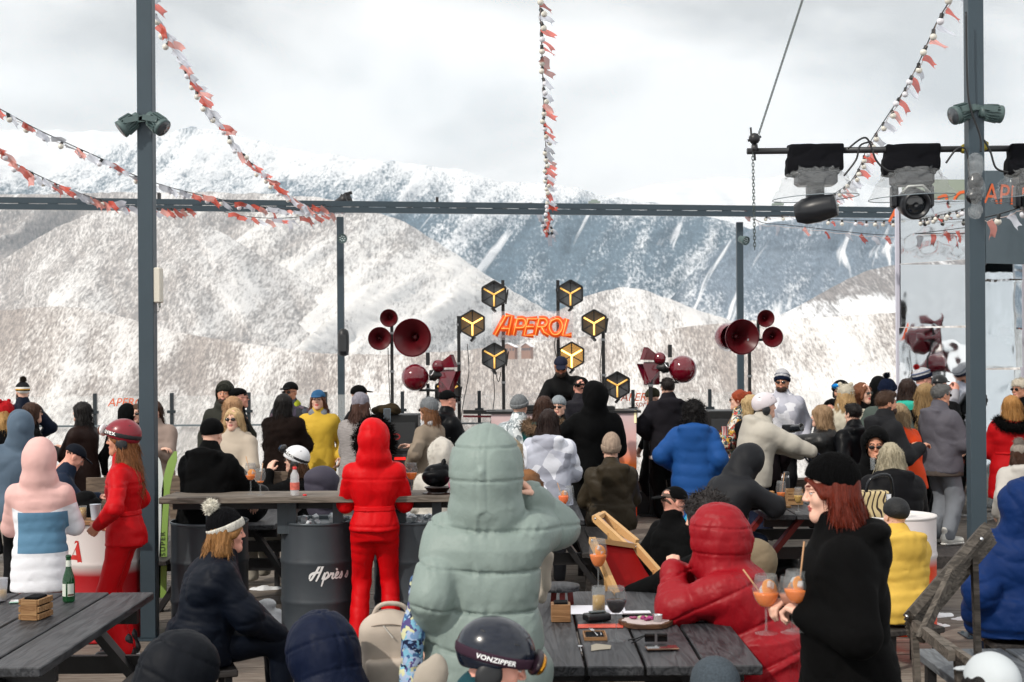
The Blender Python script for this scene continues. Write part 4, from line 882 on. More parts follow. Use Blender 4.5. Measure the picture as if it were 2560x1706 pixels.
        if J.get('belt') is not None:
            Tb = cutT(.115, .155); Tb[:, 1:3] += .008 + max(0, 0); mk('belt', [dict(kind='loft', R=Rt, o=H0, T=Tb)], J['belt'], max(vx * .7, .008))
        if J.get('hemband') is not None:
            Tb = cutT(hem - .03, hem + .04); Tb[:, 1:3] -= .006; mk('hem_band', [dict(kind='loft', R=Rt, o=H0, T=Tb)], J['hemband'], max(vx * .7, .010))
        if J.get('scarf') is not None: mk('scarf', tfr([cone((-.06, .02, .50), (.06, .03, .50), .06, .06, .03), cone((-.05, -.03, .52), (.05, -.03, .52), .06, .06, .03)]), J['scarf'], None, lambda V: .006 * crease(V, 40, 3))
    # ---------------- hair
    down_dir = (0, 0, -1)
    if hair:
        hs_, hm = hair[0], hair[1]; hm = M('hair_' + hm, hm, .5, var=.35, vs=40, stretch=(6, 6, .6), bump=((30, .9, .006),), spec=.28) if isinstance(hm, str) else hm
        LN = hair[2] if len(hair) > 2 else .34; face = [ell((0, .118, -.030), (.060, .092, .088), .02, op='sub')]
        hv2 = max(vx * .55, .0065); tf = None; cc = H0 + hc; hq = .90 if hat else 1.0
        mk_mask = lambda V: (((V - cc) @ Rh)[:, 2] < (-.015 + .1 * ((V - cc) @ Rh)[:, 1] if hat else 9)) & ((((V - cc) @ Rh)[:, 1] < .035) | (((V - cc) @ Rh)[:, 2] > .06))
        if hs_ == 'short':
            pr = hfr([ell((0, -.016, .036), (.082 * hq, .099 * hq, .090 * hq)), ell((0, .05, .085 - (.04 if hat else 0)), (.06, .05 * hq, .035), .02)] + face + [dict(kind='plane', c=V3(0, 0, -.05), n=V3(0, .35, -1) / 1.06, op='inter')]); tf = dict(n=1300, ln=.016, wd=.0022, seed=seed, down=.25, jitter=.5, direc=(0, -.1, 0))
            dsp = lambda V: .004 * fold(V, 90, seed)
        elif hs_ in ('long', 'bob'):
            if hs_ == 'bob': LN = .17
            wv = .012 if LN < .25 else .02
            cap = hfr([ell((0, -.018, .030), (.086 * hq, .104 * hq, .095 * hq))])
            hang = xf([cone((-.062, -.015, .02), (-.078, -.03, -LN * .62), .036, .042, .03), cone((.062, -.015, .02), (.078, -.03, -LN * .62), .036, .042, .03), cone((0, -.06, 0), (0, -.105, -LN), .074, .060, .04, flat=(V3(0, 1, 0), 1.35)), cone((-.05, -.05, -.1), (-.075, -.08, -LN * .95), .045, .030, .03), cone((.05, -.05, -.1), (.075, -.08, -LN * .95), .045, .030, .03)], Rhy, cc)
            hang += xf([cone((q_ * (.030 if hat else .050), .080 if hat else .062, .050), (q_ * .074, .030, -.005 if hat else -.055), .014 if hat else .020, .020, .02) for q_ in (-1, 1)], Rh, cc)
            pr = cap + hang + hfr(face + [ell((0, .03, -.11), (.055, .075, .09), .02, op='sub')]); tf = dict(n=1500, ln=.10 if LN > .2 else .06, wd=.0022, seed=seed, direc=(0, -.1, -1), jitter=.35, down=.2)
            dsp = lambda V: .005 * crease(V, 55, seed, (1, 1, .16)) + .006 * fold(V, 22, seed + 1, (1, 1, .5))
        elif hs_ == 'curly':
            r_ = LN; pr = hfr([ell((0, -.03, .01), (.115 * r_ / .3, .128 * r_ / .3, .135 * r_ / .3)), ell((0, -.06, -.11), (.12 * r_ / .3, .09 * r_ / .3, .11 * r_ / .3), .03)] + [ell((0, .135, -.03), (.060, .095, .090), .02, op='sub')]); tf = dict(n=2600, ln=.045, wd=.0024, seed=seed, down=.25, jitter=1.1, curl=1.6)
            dsp = lambda V: .013 * fold(V, 60, seed) + .006 * fold(V, 130, seed + 2)
        elif hs_ == 'pony':
            pr = hfr([ell((0, -.018, .032), (.083 * hq, .101 * hq, .093 * hq))] + face + [dict(kind='plane', c=V3(0, 0, -.06), n=V3(0, .35, -1) / 1.06, op='inter')]) + hfr([ell((0, -.125, .075), (.03, .03, .03), .02)]) + xf([cone((0, -.13, .07), (0, -.17, -.04), .026, .034, .02), cone((0, -.17, -.04), (0, -.15, -.16), .034, .014, .02)], Rhy, cc); tf = dict(n=700, ln=.05, wd=.0022, seed=seed, direc=(0, -.3, -1), jitter=.5)
            dsp = lambda V: .004 * crease(V, 60, seed, (1, 1, .3))
        tf['mask'] = mk_mask
        mk('hair', pr, hm, hv2, dsp, tf)
    if beard:
        mk('beard', hfr([ell((0, .045, -.078), (.062, .058, .048)), ell((0, .0, -.05), (.076, .05, .05), .02), ell((0, .105, -.0555), (.018, .02, .009), .008, op='sub'), ell((0, .12, -.0), (.06, .06, .045), .02, op='sub')]), M('beard_' + beard, beard, .8, bump=((90, .8, .006),)), max(vx * .5, .006), lambda V: .002 * fold(V, 150, 3), dict(n=500, ln=.012, wd=.0015, seed=seed, down=.4))
    # ---------------- hats
    if hat:
        hm = hat[1]; ex = hat[2] if len(hat) > 2 else {}
        hvx = max(vx * .55, .0055)
        Z = rotz(R(ex.get('turn', 0))); loc = lambda pr: xf(pr, Rh @ Z, H0 + hc)
        def loc2(pr):
            out = []
            for p in pr:
                q = xf([p], Rh @ Z, H0 + hc)[0]; out.append(q)
            return out
        if hatk in ('beanie', 'furhat'):
            tl = ex.get('tall', 0); nn_ = (0, ex.get('slope', .30), -1); z0_ = ex.get('z0', .012)
            dm = dome((0, -.014 - tl * .3, .044 + tl * .5), (.091, .110, .095 + tl), nn_, z0_); tf = dict(n=700, ln=.02, wd=.002, seed=seed) if hatk == 'furhat' or ex.get('fuzzy') else None
            mk('beanie', loc2(dm), hm, hvx, (lambda V: .008 * fold(V, 45, seed) + .004 * fold(V, 90, seed)) if hatk == 'furhat' or ex.get('soft') else (lambda V: .003 * fold(V, 40, seed)), tf)
            if ex.get('cuff') is not None: mk('cuff', loc2(dome((0, -.014, .044), (.091, .110, .095), nn_, z0_ - .004, .0095, z0_ + ex.get('ch', .048))), ex['cuff'], hvx)
            for rm_, r0_, r1_ in ex.get('rings', ()): mk('knit_stripe', loc2(dome((0, -.014, .044), (.091, .110, .095), nn_, z0_ + r0_, .0125, z0_ + r1_)), rm_, .005)
            if ex.get('pom') is not None: mk('pompom', loc2([ell(ex.get('pp', (0, -.03, .165 + tl)), (ex.get('pr', .034),) * 3)]), ex['pom'], hvx, lambda V: .006 * fold(V, 70, seed), dict(n=900, ln=.022, wd=.0022, seed=seed, down=0, jitter=.9))
            if ex.get('ears') is not None:
                for sg in (1, -1): mk('hat_ear', loc2([ell((sg * .06, -.02, .135), (.03, .018, .028))]), hm, hvx)
        elif hatk in ('cap', 'beret'):
            if hatk == 'cap':
                c_ = mk('cap', loc2(dome((0, -.012, .036), (.090, .109, .094), (0, .12, -1), .034)), hm, hvx, lambda V: .0015 * fold(V, 50, seed))
                br = [ell((0, .118, .047), (.068, .070, .0085), Rm=rotx(-.14)), dict(kind='plane', c=V3(0, .072, 0), n=V3(0, -1, 0), op='inter')]
                mk('brim', loc2(br), ex.get('brim', hm), min(hvx, .0065), parent=c_)
                if ex.get('gap') is not None: mk('cap_gap', loc2([ell((0, -.098, .040), (.030, .018, .022))]), ex['gap'], hvx, parent=c_)
            else: mk('beret', loc2(dome((0, -.03, .06), (.10, .115, .065), (0, .15, -1), .045)), hm, hvx)
        elif hatk == 'helmet':
            c_ = mk('helmet', loc2(dome((0, -.014, .034), (.111, .134, .115), (0, .42, -1), .000)), hm, hvx)
            for sg in (1, -1):
                mk('ear_pad', loc2([ell((sg * .086, -.022, -.035), (.022, .045, .055))]), ex.get('pad', BLK), hvx, parent=c_)
            for q, (ang, zz_) in enumerate(((.5, .11), (1.15, .085), (-.5, .11), (-1.15, .085), (2.3, .09), (-2.3, .09))):
                cz = zz_ + .034 - .03; rr_ = math.sqrt(max(0, 1 - ((cz - .034) / .112) ** 2)); pp_ = V3(.107 * rr_ * math.sin(ang), -.014 + .130 * rr_ * math.cos(ang), cz); mk('vent', loc2([ell(pp_, (.016, .006, .005), Rm=rotz(-ang))]), BLK, .004, parent=c_)
            if ex.get('gog'):
                strap, frame, lens = ex['gog']; gz = ex.get('gz', .045); ti = ex.get('gt', .30); n_ = V3(0, -ti, 1) / math.hypot(1, ti)
                st = [ell((0, -.014, .034), (.115, .138, .119)), dict(kind='plane', c=V3(0, 0, gz + .017), n=n_, op='inter'), dict(kind='plane', c=V3(0, 0, gz - .019), n=-n_, op='inter')]
                mk('goggle_strap', loc2(st), strap, hvx, parent=c_); rx_ = rotx(-.25 + ti)
                fc = V3(0, .130, gz + .130 * ti)
                f_ = mk('goggle_frame', loc2([ell(fc - rx_ @ V3(0, .006, 0), (.086, .020, .044), Rm=rx_)]), frame, hvx, parent=c_); mk('goggle_lens', loc2([ell(fc + rx_ @ V3(0, .008, 0), (.078, .018, .038), Rm=rx_)]), lens, hvx, parent=f_)
            if ex.get('text'):
                tt, tm_, tz, side_, ta = ex['text']
                def wrap(x, y):
                    a = (ta - side_ * x / .122); p = V3(side_ * .1185 * math.sin(a), -.014 + .1415 * math.cos(a), 0); p[2] = (ex.get('gz', .045) - .008) + ex.get('gt', .3) * p[1] + y; zf = math.sqrt(max(.2, 1 - ((p[2] - .034) / .119) ** 2)); p[0] *= zf; p[1] = -.014 + (p[1] + .014) * zf
                    q = (Rh @ Z @ p + H0 + hc) * k; return Vector(q)
                text_mesh(tt, tz, wrap, 'strap_lettering', tm_, c_, 0, 1.05, .0006)
    if glasses:
        gm = M('dark_lens', (.010, .008, .008), .08, spec=.8) if glasses != 'blue' else M('blue_mirror_lens', '#2b8fd0', .08, 1.0)
        pr = []
        for sg in (1, -1): pr += [ell((sg * .032, .0945, .004), (.0265, .0065, .0185), .004), cone((sg * .058, .084, .010), (sg * .079, .0, .012), .0035, .003, .003)]
        pr += [cone((-.012, .099, .008), (.012, .099, .008), .003, .003, .003)]
        g = mk('sunglasses', hfr(pr), gm, .0042)
    if sit:
        zs_ = (H0[2] - .135) * k
        if zs_ > .12: SEATS.append((root, zs_, label))
    INFO = dict(root=root, k=k, head=Vector(H0 + hc) * k, Rh=Rh, wr={a: Vector(wr[a]) * k for a in wr}, el={a: Vector(el[a]) * k for a in el}, hip=Vector(H0) * k, Rt=Rt, mk=mk, H0=H0, sh=sh, yaw=yaw)
    return INFO
def W_(I, p):
    """local point of a person to world"""
    q = rotz(R(I['yaw'])) @ np.array(p, float); return Vector(q) + Vector(I['root'].location)
# ================================================================== the crowd
F_ = fabric
def blk(i=0, r=.75): return F_(['matte_black_cloth', 'soft_black_cloth', 'shiny_black_nylon'][i], ['#0b0c0f', '#08090b', '#0e1015'][i], [.8, .9, .42][i], .45)
BK, BK2, BKN = blk(0), blk(1), blk(2)
NAVY = F_('navy_cloth', '#141f36', .6); DNAVY = F_('deep_navy_cloth', '#101929', .55); CHAR = F_('charcoal_cloth', '#2b2d33', .75); GREY = F_('grey_knit', '#8b9096', .9, .3); JEAN = F_('light_blue_denim', '#7f9db8', .85, .4); DJEAN = F_('dark_denim', '#26324a', .85, .4)
WHITE = F_('white_cloth', '#dfe0e2', .75); CREAM = F_('cream_cloth', '#d9d0c0', .8); BLKH = '#120e0d'; BRN = '#3b2519'; BLD = '#a98a5f'; BLD2 = '#8f7656'
GOG_BLK = (BLK, M('goggle_black_frame', (.02, .02, .022), .3), M('goggle_dark_lens', (.02, .03, .05), .05, .6))
PT_BK = (F_('black_trousers', '#121317', .7), 1.05); PT_J = (DJEAN, 1.0)
# ---- left edge group
person(56, 954, 186, 35, 'bearded man in navy jacket and yellow striped pompom beanie behind the left group', male=True, J=dict(mat=NAVY, b=1.1), hair=('short', BRN), arms=('pocket', 'front'),
       hat=('beanie', zstripes('pompom_hat_stripes', [(0, '#15161a'), (.25, '#d8d8d4'), (.42, '#15161a'), (.5, '#c8963c'), (.6, '#dcdcd8'), (.72, '#15161a')], 1.60, 1.78), dict(pom=F_('dark_pom', '#4a4038'), pr=.03)), beard=BRN)
person(8, 1000, 235, 60, 'person in a red and white furry hat at the left edge', J=dict(mat=BK), hair=('long', '#b08a55'), hat=('furhat', F_('red_hat', '#c01a22'), dict(ears=1, soft=1)), arms=('pocket', 'pocket'))
person(82, 1003, 232, -60, 'dark haired woman with sunglasses between grey hood and railing', J=dict(mat=BK2), hair=('bob', BRN), glasses='sun')
person(52, 1026, 292, 15, 'tall person in a slate blue hooded jacket with striped goggle strap', male=True, J=dict(mat=F_('slate_blue_shell', '#5f7285', .6), hood='up', hs=.95, b=1.22, folds=.013), arms=('front', 'front'), P_=PT_BK)
person(100, 1099, 372, 8, 'person in pink, blue and white hooded puffer jacket at the left table', J=dict(style='puffer', hood='up', hs=1.0, b=1.06, hem=-.30, per=.085, amp=.009, folds=.006, mat=blocks('pink_blue_white_quilt', lambda t, x, y, z, tcn: mixc(t, math_(t, 'MULTIPLY', math_(t, 'LESS_THAN', y, .02), math_(t, 'MULTIPLY', math_(t, 'GREATER_THAN', z, .83), math_(t, 'MULTIPLY', math_(t, 'LESS_THAN', z, 1.10), math_(t, 'MULTIPLY', math_(t, 'LESS_THAN', x, .185), math_(t, 'GREATER_THAN', x, -.125))))), mixc(t, math_(t, 'MAXIMUM', math_(t, 'MULTIPLY', math_(t, 'GREATER_THAN', z, .86), math_(t, 'LESS_THAN', x, -.17)), math_(t, 'GREATER_THAN', math_(t, 'ADD', z, math_(t, 'MULTIPLY', math_(t, 'ABSOLUTE', x), -.35)), 1.07)), (.80, .81, .86), (.72, .44, .41)), (.10, .22, .34)), .6)),
       P_=(F_('dusty_rose_trousers', '#a66a66', .8), 1.1), arms=('front', 'front'))
person(203, 1002, 226, 75, 'woman with long black hair in dark brown jacket by the left railing', J=dict(mat=F_('dark_brown_jacket', '#33211d', .55), b=1.12, hem=-.25, style='puffer', amp=.006), hair=('long', BLKH, .46), arms=('front', 'front'), P_=(JEAN, 1.0))
person(186, 1116, 300, -70, 'child in navy cap looking down behind pink puffer jacket', sit=True, k=.86, lean=20, hp=35, J=dict(mat=F_('child_navy_slate', '#26354e', .6), b=1.1), hair=('short', BRN), hat=('cap', F_('navy_cap', '#131a28')), skin='rosy', arms=('lap', 'front'))
person(303, 1048, 356, 90, 'woman in bright red ski suit and dark red helmet beside the left post', J=dict(mat=F_('bright_red_ski_suit', '#cf0d17', .5, .6), b=.96, hem=-.10, waist=.82, folds=.008, seams=(.34,), belt=F_('bright_red_ski_suit', '#cf0d17', .5, .6)), P_=(F_('bright_red_ski_suit', '#cf0d17', .5, .6), 1.0, 1.45),
       hair=('long', '#7a4e2c', .33), hat=('helmet', M('dark_red_helmet', '#7c0f22', .32, coat=.2), dict(gog=(M('strap_black', (.012, .012, .014), .7), M('goggle_white_frame', '#e6e6e6', .35), M('copper_lens', '#7a4a3a', .1, .7)), text=('uvex', M('white_print', '#f4f4f4', .5), .05, -1, 1.0), gz=.038)), arms=('pocket', 'pocket'), skin='mid', shoe=(M('ski_boot_black', '#15161a', .3), M('boot_sole_white', '#c9cac9', .5), M('buckle_teal', '#5aa8c0', .3, .6)), hp=4)
person(318, 1009, 222, 10, 'black hooded head seen above the dark red ski helmet', J=dict(mat=BK2, hood='up', hs=.9), male=True)
person(343, 1008, 222, 175, 'brown haired person with sunglasses half hidden by the left post', J=dict(mat=BK), hair=('long', '#4a3222'), glasses='sun')
person(385, 1000, 226, 190, 'woman in dusty beige puffer with folded arms right of the left post', J=dict(mat=F_('dusty_beige_puffer', '#a8958b', .6), style='puffer', b=1.2, hem=-.2), hair=('long', BRN), arms=('cross', 'cross'))
person(561, 954, 206, 178, 'bearded man in olive grey hooded jacket facing the camera', male=True, J=dict(mat=F_('olive_grey_jacket', '#45463f', .8), hood='up', hs=.92, b=1.08, open=1.05), hat=('beanie', knit('olive_beanie', '#2c2d28'), {}), beard='#2e2018', skin='mid', hatoff=.03)
person(600, 969, 206, -75, 'man in black beret and sunglasses in profile behind the blonde bob', male=True, J=dict(mat=BK), hat=('beret', BK2), hair=('short', BLKH), glasses='sun', skin='rosy')
person(585, 988, 228, -35, 'woman with straight blonde bob turned away behind long haired blonde', J=dict(mat=BK2), hair=('bob', '#a98462'))
bl = person(583, 1018, 254, 172, 'blonde woman with very long hair and sunglasses in cream coat', J=dict(mat=F_('cream_wool_coat', '#cdbfae', .9, .4), b=1.15, hem=-.3, hood='down'), hair=('long', '#bda077', .46), glasses='sun', arms=('table', 'lap'), lip='#a8605a')
person(530, 1045, 322, -18, 'broad man in black hooded jacket and black beanie leaning at the bar', male=True, lean=8, hp=12, J=dict(mat=BK2, b=1.22, hood='down', folds=.012, hem=-.2), hat=('beanie', BK2, {}), arms=('table', 'table'), P_=(BK2, 1.15))
pm = person(567, 1274, 436, -72, 'seated woman in navy jacket with white cuffed pompom hat', sit=True, k=.96, lean=14, hp=2, J=dict(mat=DNAVY, b=1.24, folds=.014, hood=None, hem=-.12), hair=('bob', '#8a6238'), skin='rosy', arms=('lap', 'lap'), P_=(DNAVY, 1.15), knees=(.12, .48),
       hat=('beanie', knit('black_knit', '#101013', .9, .3), dict(slope=.42, z0=.012, tall=.012, cuff=knit('white_rib_cuff', '#e2ded4'), rings=[(F_('red_stripe_knit', '#a31f2c'), .010, .0165), (F_('blue_stripe_knit', '#1d2c55'), .024, .0305)], ch=.052, pom=M('white_wool_pompom', '#dcd8cc', .95), pr=.036, pp=(0, -.10, .155))))
person(710, 982, 216, -20, 'woman with long black hair in dark brown fur coat', J=dict(mat=F_('dark_brown_fur', '#241814', .9), style='fur', b=1.25, hem=-.28), hair=('long', BLKH, .38), arms=('front', 'front'), P_=(WHITE, 1.0))
person(725, 955, 201, 160, 'man in black earflap hat and patterned jacket behind fur coat', male=True, J=dict(mat=camo('dark_patterned_jacket', ['#2b3038', '#4b505c', '#3a3346', '#23262c', '#5a4a55'], 14), b=1.12, scarf=F_('neon_yellow_lining', '#b9c23a')), hat=('cap', BK, dict()), glasses='sun', skin='mid', arms=('front', 'front'))
person(795, 975, 206, 176, 'smiling woman in yellow jacket and blue denim cap facing the camera', J=dict(mat=F_('mustard_yellow_jacket', '#e8c046', .65), b=1.10, hem=-.22, scarf=F_('grey_neck_warmer', '#8f949c')), hair=('long', '#5a3626', .26), hat=('cap', F_('blue_boucle_cap', '#3f6f9b', .9), dict()), arms=('down', 'down'), P_=(F_('blue_jeans', '#5f7f9c', .85), 1.3), lip='#b8504a', facew=1.04)
person(903, 983, 232, -25, 'woman in grey beanie and long ribbed grey cardigan', J=dict(mat=M('grey_ribbed_knit', '#8f8a89', .95, bump=((160, 1.0, .01),), stretch=(.15, .15, 1), var=.2, vs=90), b=1.25, hem=-.42), hair=('long', '#4a3128', .22), hat=('beanie', knit('lavender_grey_beanie', '#9895a0', .9, .3), dict(soft=1, tall=.01)), arms=('front', 'front'), P_=(JEAN, 1))
person(899, 963, 205, -60, 'man in round black cap behind the grey beanie', male=True, J=dict(mat=BK), hat=('cap', BK2, dict(turn=10)), hair=('short', BLKH))
rs = person(935, 1052, 340, 2, 'woman in bright red belted ski suit with black fur hood at the bar', J=dict(mat=F_('scarlet_ski_suit', '#e00a14', .5, .55), b=1.05, hem=-.04, waist=.84, hood='up', hs=1.0, folds=.008, seams=(.36, .0), trim=F_('black_fur_trim', '#0c0a0a', .95), trn=3200, trr=1.32, belt=F_('scarlet_ski_suit', '#e00a14', .5, .55)), P_=(F_('scarlet_ski_suit', '#e00a14', .5, .55), 1.12, 1.25), arms=('front', 'front'), feet=(.13, .0), hatoff=.03, vs=.75, hp=3)
person(738, 1114, 268, 78, 'seated woman in white helmet with mirrored goggles and sunglasses', sit=True, k=.96, J=dict(mat=BK2, b=1.15), hair=('long', '#4d3322', .34), glasses='sun', hat=('helmet', M('white_helmet', '#d9dade', .3), dict(gog=(M('strap_black', (.012, .012, .014), .7), M('goggle_black_frame', (.02, .02, .022), .3), M('blue_lens', '#1e3c58', .05, .8)), text=('RIDE', M('white_print', '#f4f4f4', .5), .042, -1, 1.3), gz=.05, gt=.5)), arms=('front', 'up'), P_=(F_('stone_ski_trousers', '#b9b3a6', .7), 1.3), knees=(.16, .42))
person(1070, 996, 230, 62, 'woman with long brown hair, fuzzy grey beanie and beige coat', J=dict(mat=F_('beige_wool_coat', '#9a8c7c', .9, .35), b=1.12, hem=-.4, hood=None, scarf=F_('white_hoodie', '#d5d6da', .9, .4)), hair=('long', '#6f4a2f', .46), hat=('beanie', knit('fuzzy_grey_beanie', '#83878b', .95, .2), dict(fuzzy=1, tall=.012)), glasses='sun', arms=('front', 'pocket'))
person(1120, 976, 216, -62, 'man in black cap and sunglasses with black puffer behind long haired woman', male=True, J=dict(mat=BKN, style='puffer', b=1.15, hood='down'), hair=('short', BLKH), hat=('cap', BK2, dict(turn=10)), glasses='sun', skin='rosy', arms=('front', 'front'))
person(1104, 1102, 270, 8, 'seated person in fluffy white hooded fur coat at the bar', sit=True, k=.98, J=dict(mat=F_('fluffy_white_fur', '#dad5cc', .95), style='fur', b=1.2, hood='up', hs=1.05, hem=-.35, tl=.03), arms=('table', 'lap'))
sg_ = person(1218, 1084, 590, -6, 'man in pale sage green hooded puffer coat holding a hand to his ear', male=True, J=dict(mat=M('sage_green_nylon', '#7f8d88', .5, bump=((9, .5, .03), (30, .35, .01), (500, .05, .001)), var=.04, vs=4, spec=.3), style='puffer', b=1.20, hem=-.62, hood='up', hs=1.22, hper=.15, ha=.25, per=.165, amp=.020, folds=.004, quilt=.15, ph=.3, tilt=.09, flare=1.12), arms=(((.165, .10, .07), (.45, .35, -1)), ((.235, .0, -.52), (.05, -1, -.2))), curl=(.6, .9), P_=(F_('white_fleece', '#c9c4ba'), 1.0), k=None, vs=.75, hatoff=.045)
person(1402, 893, 200, 178, 'man in navy cap and black jacket leaning over the stage table', male=True, k=1.0, lean=22, hp=24, side=8, z0=.32, J=dict(mat=F_('black_windbreaker', '#121214', .7), b=1.15), hat=('cap', F_('faded_navy_cap', '#2b3047'), {}), glasses='sun', beard='#2e2018', skin='tan', arms=('table', 'table'))
person(1299, 985, 238, -25, 'person in ribbed grey beanie and silver camouflage puffer', J=dict(mat=camo('silver_camouflage', ['#c9cfd2', '#8f989c', '#a9b2b6', '#6f787c', '#dfe3e5'], 26, .35, .8), style='puffer', b=1.2, per=.09), hair=('short', BRN), hat=('beanie', knit('grey_rib_beanie', '#7d8184', .95, .2), dict(cuff=knit('grey_rib_beanie2', '#85898c', .95, .2))), arms=('front', 'front'))
person(1360, 988, 240, -12, 'woman in teal parka with brown fur collar below the stage', J=dict(mat=F_('teal_parka', '#0e5050', .7), b=1.25, hem=-.35, trim=F_('brown_fur_trim', '#7a6450', .95), hood=None), hair=('bob', '#3a241a'), arms=('face', 'front'))
person(1396, 988, 222, 168, 'man in pale grey beanie clapping in front of the stage', male=True, J=dict(mat=BK), hat=('beanie', knit('pale_grey_beanie', '#9aa2a8', .95, .2), {}), arms=('clap', 'clap'), glasses='sun')
person(1371, 1021, 272, -4, 'woman with dark bob in grey and white geometric camouflage jacket', J=dict(mat=camo('white_grey_geometric', ['#c7cad8', '#a4a7b5', '#dcdfe9', '#b4b8c6', '#9497a4'], 7, .55, .7), b=1.22, hood='down', hem=-.30, folds=.013), hair=('bob', '#22130f'), arms=('front', 'front'), P_=(F_('grey_trousers', '#55565c', .8), 1.1))
person(1452, 943, 206, -15, 'man in backwards black cap and charcoal jacket beside the hooded figure', male=True, J=dict(mat=F_('charcoal_shell', '#2e2d35', .6), b=1.15, hood='down'), hair=('short', BLKH), hat=('cap', BK2, dict(turn=180, gap=M('skin_pale', '#dfb19c', .5)) ), skin='rosy')
person(1486, 954, 243, 3, 'large figure in black hoodie with the hood up, seen from behind', male=True, J=dict(mat=BK2, b=1.25, hood='up', hs=.98, hem=-.12, folds=.014), P_=(BK2, 1.4), arms=('front', 'hip'))
person(1278, 1092, 338, -30, 'blonde woman in striped brown fur coat hidden behind the sage coat', k=.93, lean=12, J=dict(mat=M('brown_striped_mink', '#7a5230', .8, var=.45, vs=2.2, stretch=(1, 1, 6), bump=((60, .6, .008),)), style='fur', b=1.4, hem=-.3, tl=.02), hair=('bob', '#9a8a70'), arms=('front', 'table'))
person(1527, 1083, 256, 5, 'seated person in tall beige ribbed beanie and khaki parka', sit=True, k=1.0, J=dict(mat=F_('khaki_parka', '#4b4234', .5, .9), b=1.18, hood='down', hs=1.05, hem=-.25, folds=.016, flare=1.1, belt=F_('khaki_parka', '#4b4234', .5, .9)), hair=('short', BRN), hat=('beanie', knit('beige_rib_beanie', '#b09b8a', .95, .2), dict(tall=.03, cuff=knit('beige_rib_beanie', '#b09b8a', .95, .2), ch=.07, slope=.15, z0=-.01)), hatoff=.05, arms=('lap', 'lap'), P_=(BK, 1.1))
person(1669, 946, 194, 8, 'man with short dark hair in charcoal hoodie and black trousers', male=True, J=dict(mat=F_('charcoal_plum_sweat', '#29272e', .9), b=1.22, hood='down', hem=-.18, hemband=WHITE), hair=('short', '#181110'), arms=('pocket', 'pocket'), P_=(BK2, 1.25, 1.2), shoe=(BK, BK2))
person(1631, 970, 190, 125, 'man in olive beanie looking down behind the charcoal hoodie', male=True, hp=18, J=dict(mat=BK), hat=('beanie', knit('olive_knit', '#3c3d30', .95, .2), {}), skin='pale')
person(1734, 1001, 242, -8, 'woman with big curly black hair in long blue puffer coat', J=dict(mat=F_('cobalt_blue_puffer', '#23569c', .65, .5), style='puffer', b=1.28, hood='down', hs=1.1, hem=-.50, per=.13, amp=.018), hair=('curly', '#0e0b0c', .29), arms=('down', 'pocket'), P_=(BK, 1))
person(1846, 973, 215, 70, 'woman with red hair in colourful printed jacket holding a striped cup', J=dict(mat=camo('graffiti_print', ['#c9b9a0', '#3a3a40', '#b5483f', '#5c8c8a', '#d9d4c8', '#2b2b30', '#c99a3a'], 30), b=1.12), hair=('pony', '#8e3a1c'), glasses='sun', arms=('front', 'front'))
person(1873, 985, 220, 40, 'blonde person with sunglasses and grey scarf beside the pale helmet', J=dict(mat=BK, scarf=F_('grey_scarf', '#6b6a70', .9)), hair=('bob', '#b39a70'), glasses='sun')
person(1914, 981, 246, -82, 'person in pale helmet and cream puffer reaching to the right', male=False, lean=14, k=1.0, J=dict(mat=F_('cream_puffer', '#cfc9bd', .6), style='puffer', b=1.30, hood='down', per=.12, gloves=M('glove_navy', '#1c2232', .7)), hair=('short', BRN), hat=('helmet', M('pearl_helmet', '#d3cbd0', .3), dict(pad=BLK)), arms=(((.15, .48, -.30), (.5, 0, -1)), ((.10, .50, -.36), (.5, 0, -1))), P_=(F_('navy_ski_trousers', '#27304a', .7), 1.25))
person(1955, 927, 194, 172, 'man in striped beanie and sunglasses with white camouflage ski jacket', male=True, J=dict(mat=camo('snow_camouflage', ['#cfd0d8', '#b9bac6', '#dedfe6', '#a9abb8'], 9, .6), b=1.2, hood='down', hem=-.22), hat=('beanie', knit('white_knit_beanie', '#c9cacf'), dict(tall=.02, cuff=knit('navy_cuff', '#1a2238'), rings=[(knit('navy_ring', '#3a4566'), .075, .085)])), glasses='sun', beard='#3b2a20', skin='mid', arms=('down', 'down'), hy=-12)
cy = person(1872, 1125, 292, -58, 'hooded person in black and cyan jacket bent over a table', male=True, sit=True, k=1.0, lean=38, hp=38, J=dict(mat=blocks('black_cyan_shell', lambda t, x, y, z, tcn: mixc(t, math_(t, 'GREATER_THAN', math_(t, 'ADD', z, math_(t, 'MULTIPLY', y, .5)), .78), (.03, .33, .55), (.012, .013, .016)), .6), b=1.22, hood='up', hs=1.05, hem=-.15), arms=(((.10, .36, -.20), (.9, 0, -.6)), ((.05, .36, -.20), (.9, 0, -.6))), curl=(.9, .9), P_=(NAVY, 1.2))
person(1683, 1217, 312, -62, 'man in black cap and glasses in black coat beyond the deck chair', male=True, sit=True, k=1.02, lean=-6, J=dict(mat=BK2, b=1.2), hair=('short', '#5a4a42'), hat=('cap', BK2, dict(turn=170, gap=M('cap_brown_patch', '#4a3a34', .7))), glasses='sun', skin='rosy', P_=(BK, 1.1))
cu_ = person(1758, 1238, 428, 74, 'person with wild dark grey curls in black coat at the near table', sit=True, k=1.0, lean=12, hp=14, J=dict(mat=BK2, b=1.18), hair=('curly', '#2e2a2a', .31), arms=(((.06, .50, -.36), (.6, 0, -1)), ((.10, .54, -.33), (.6, 0, -1))), curl=(.7, .8))
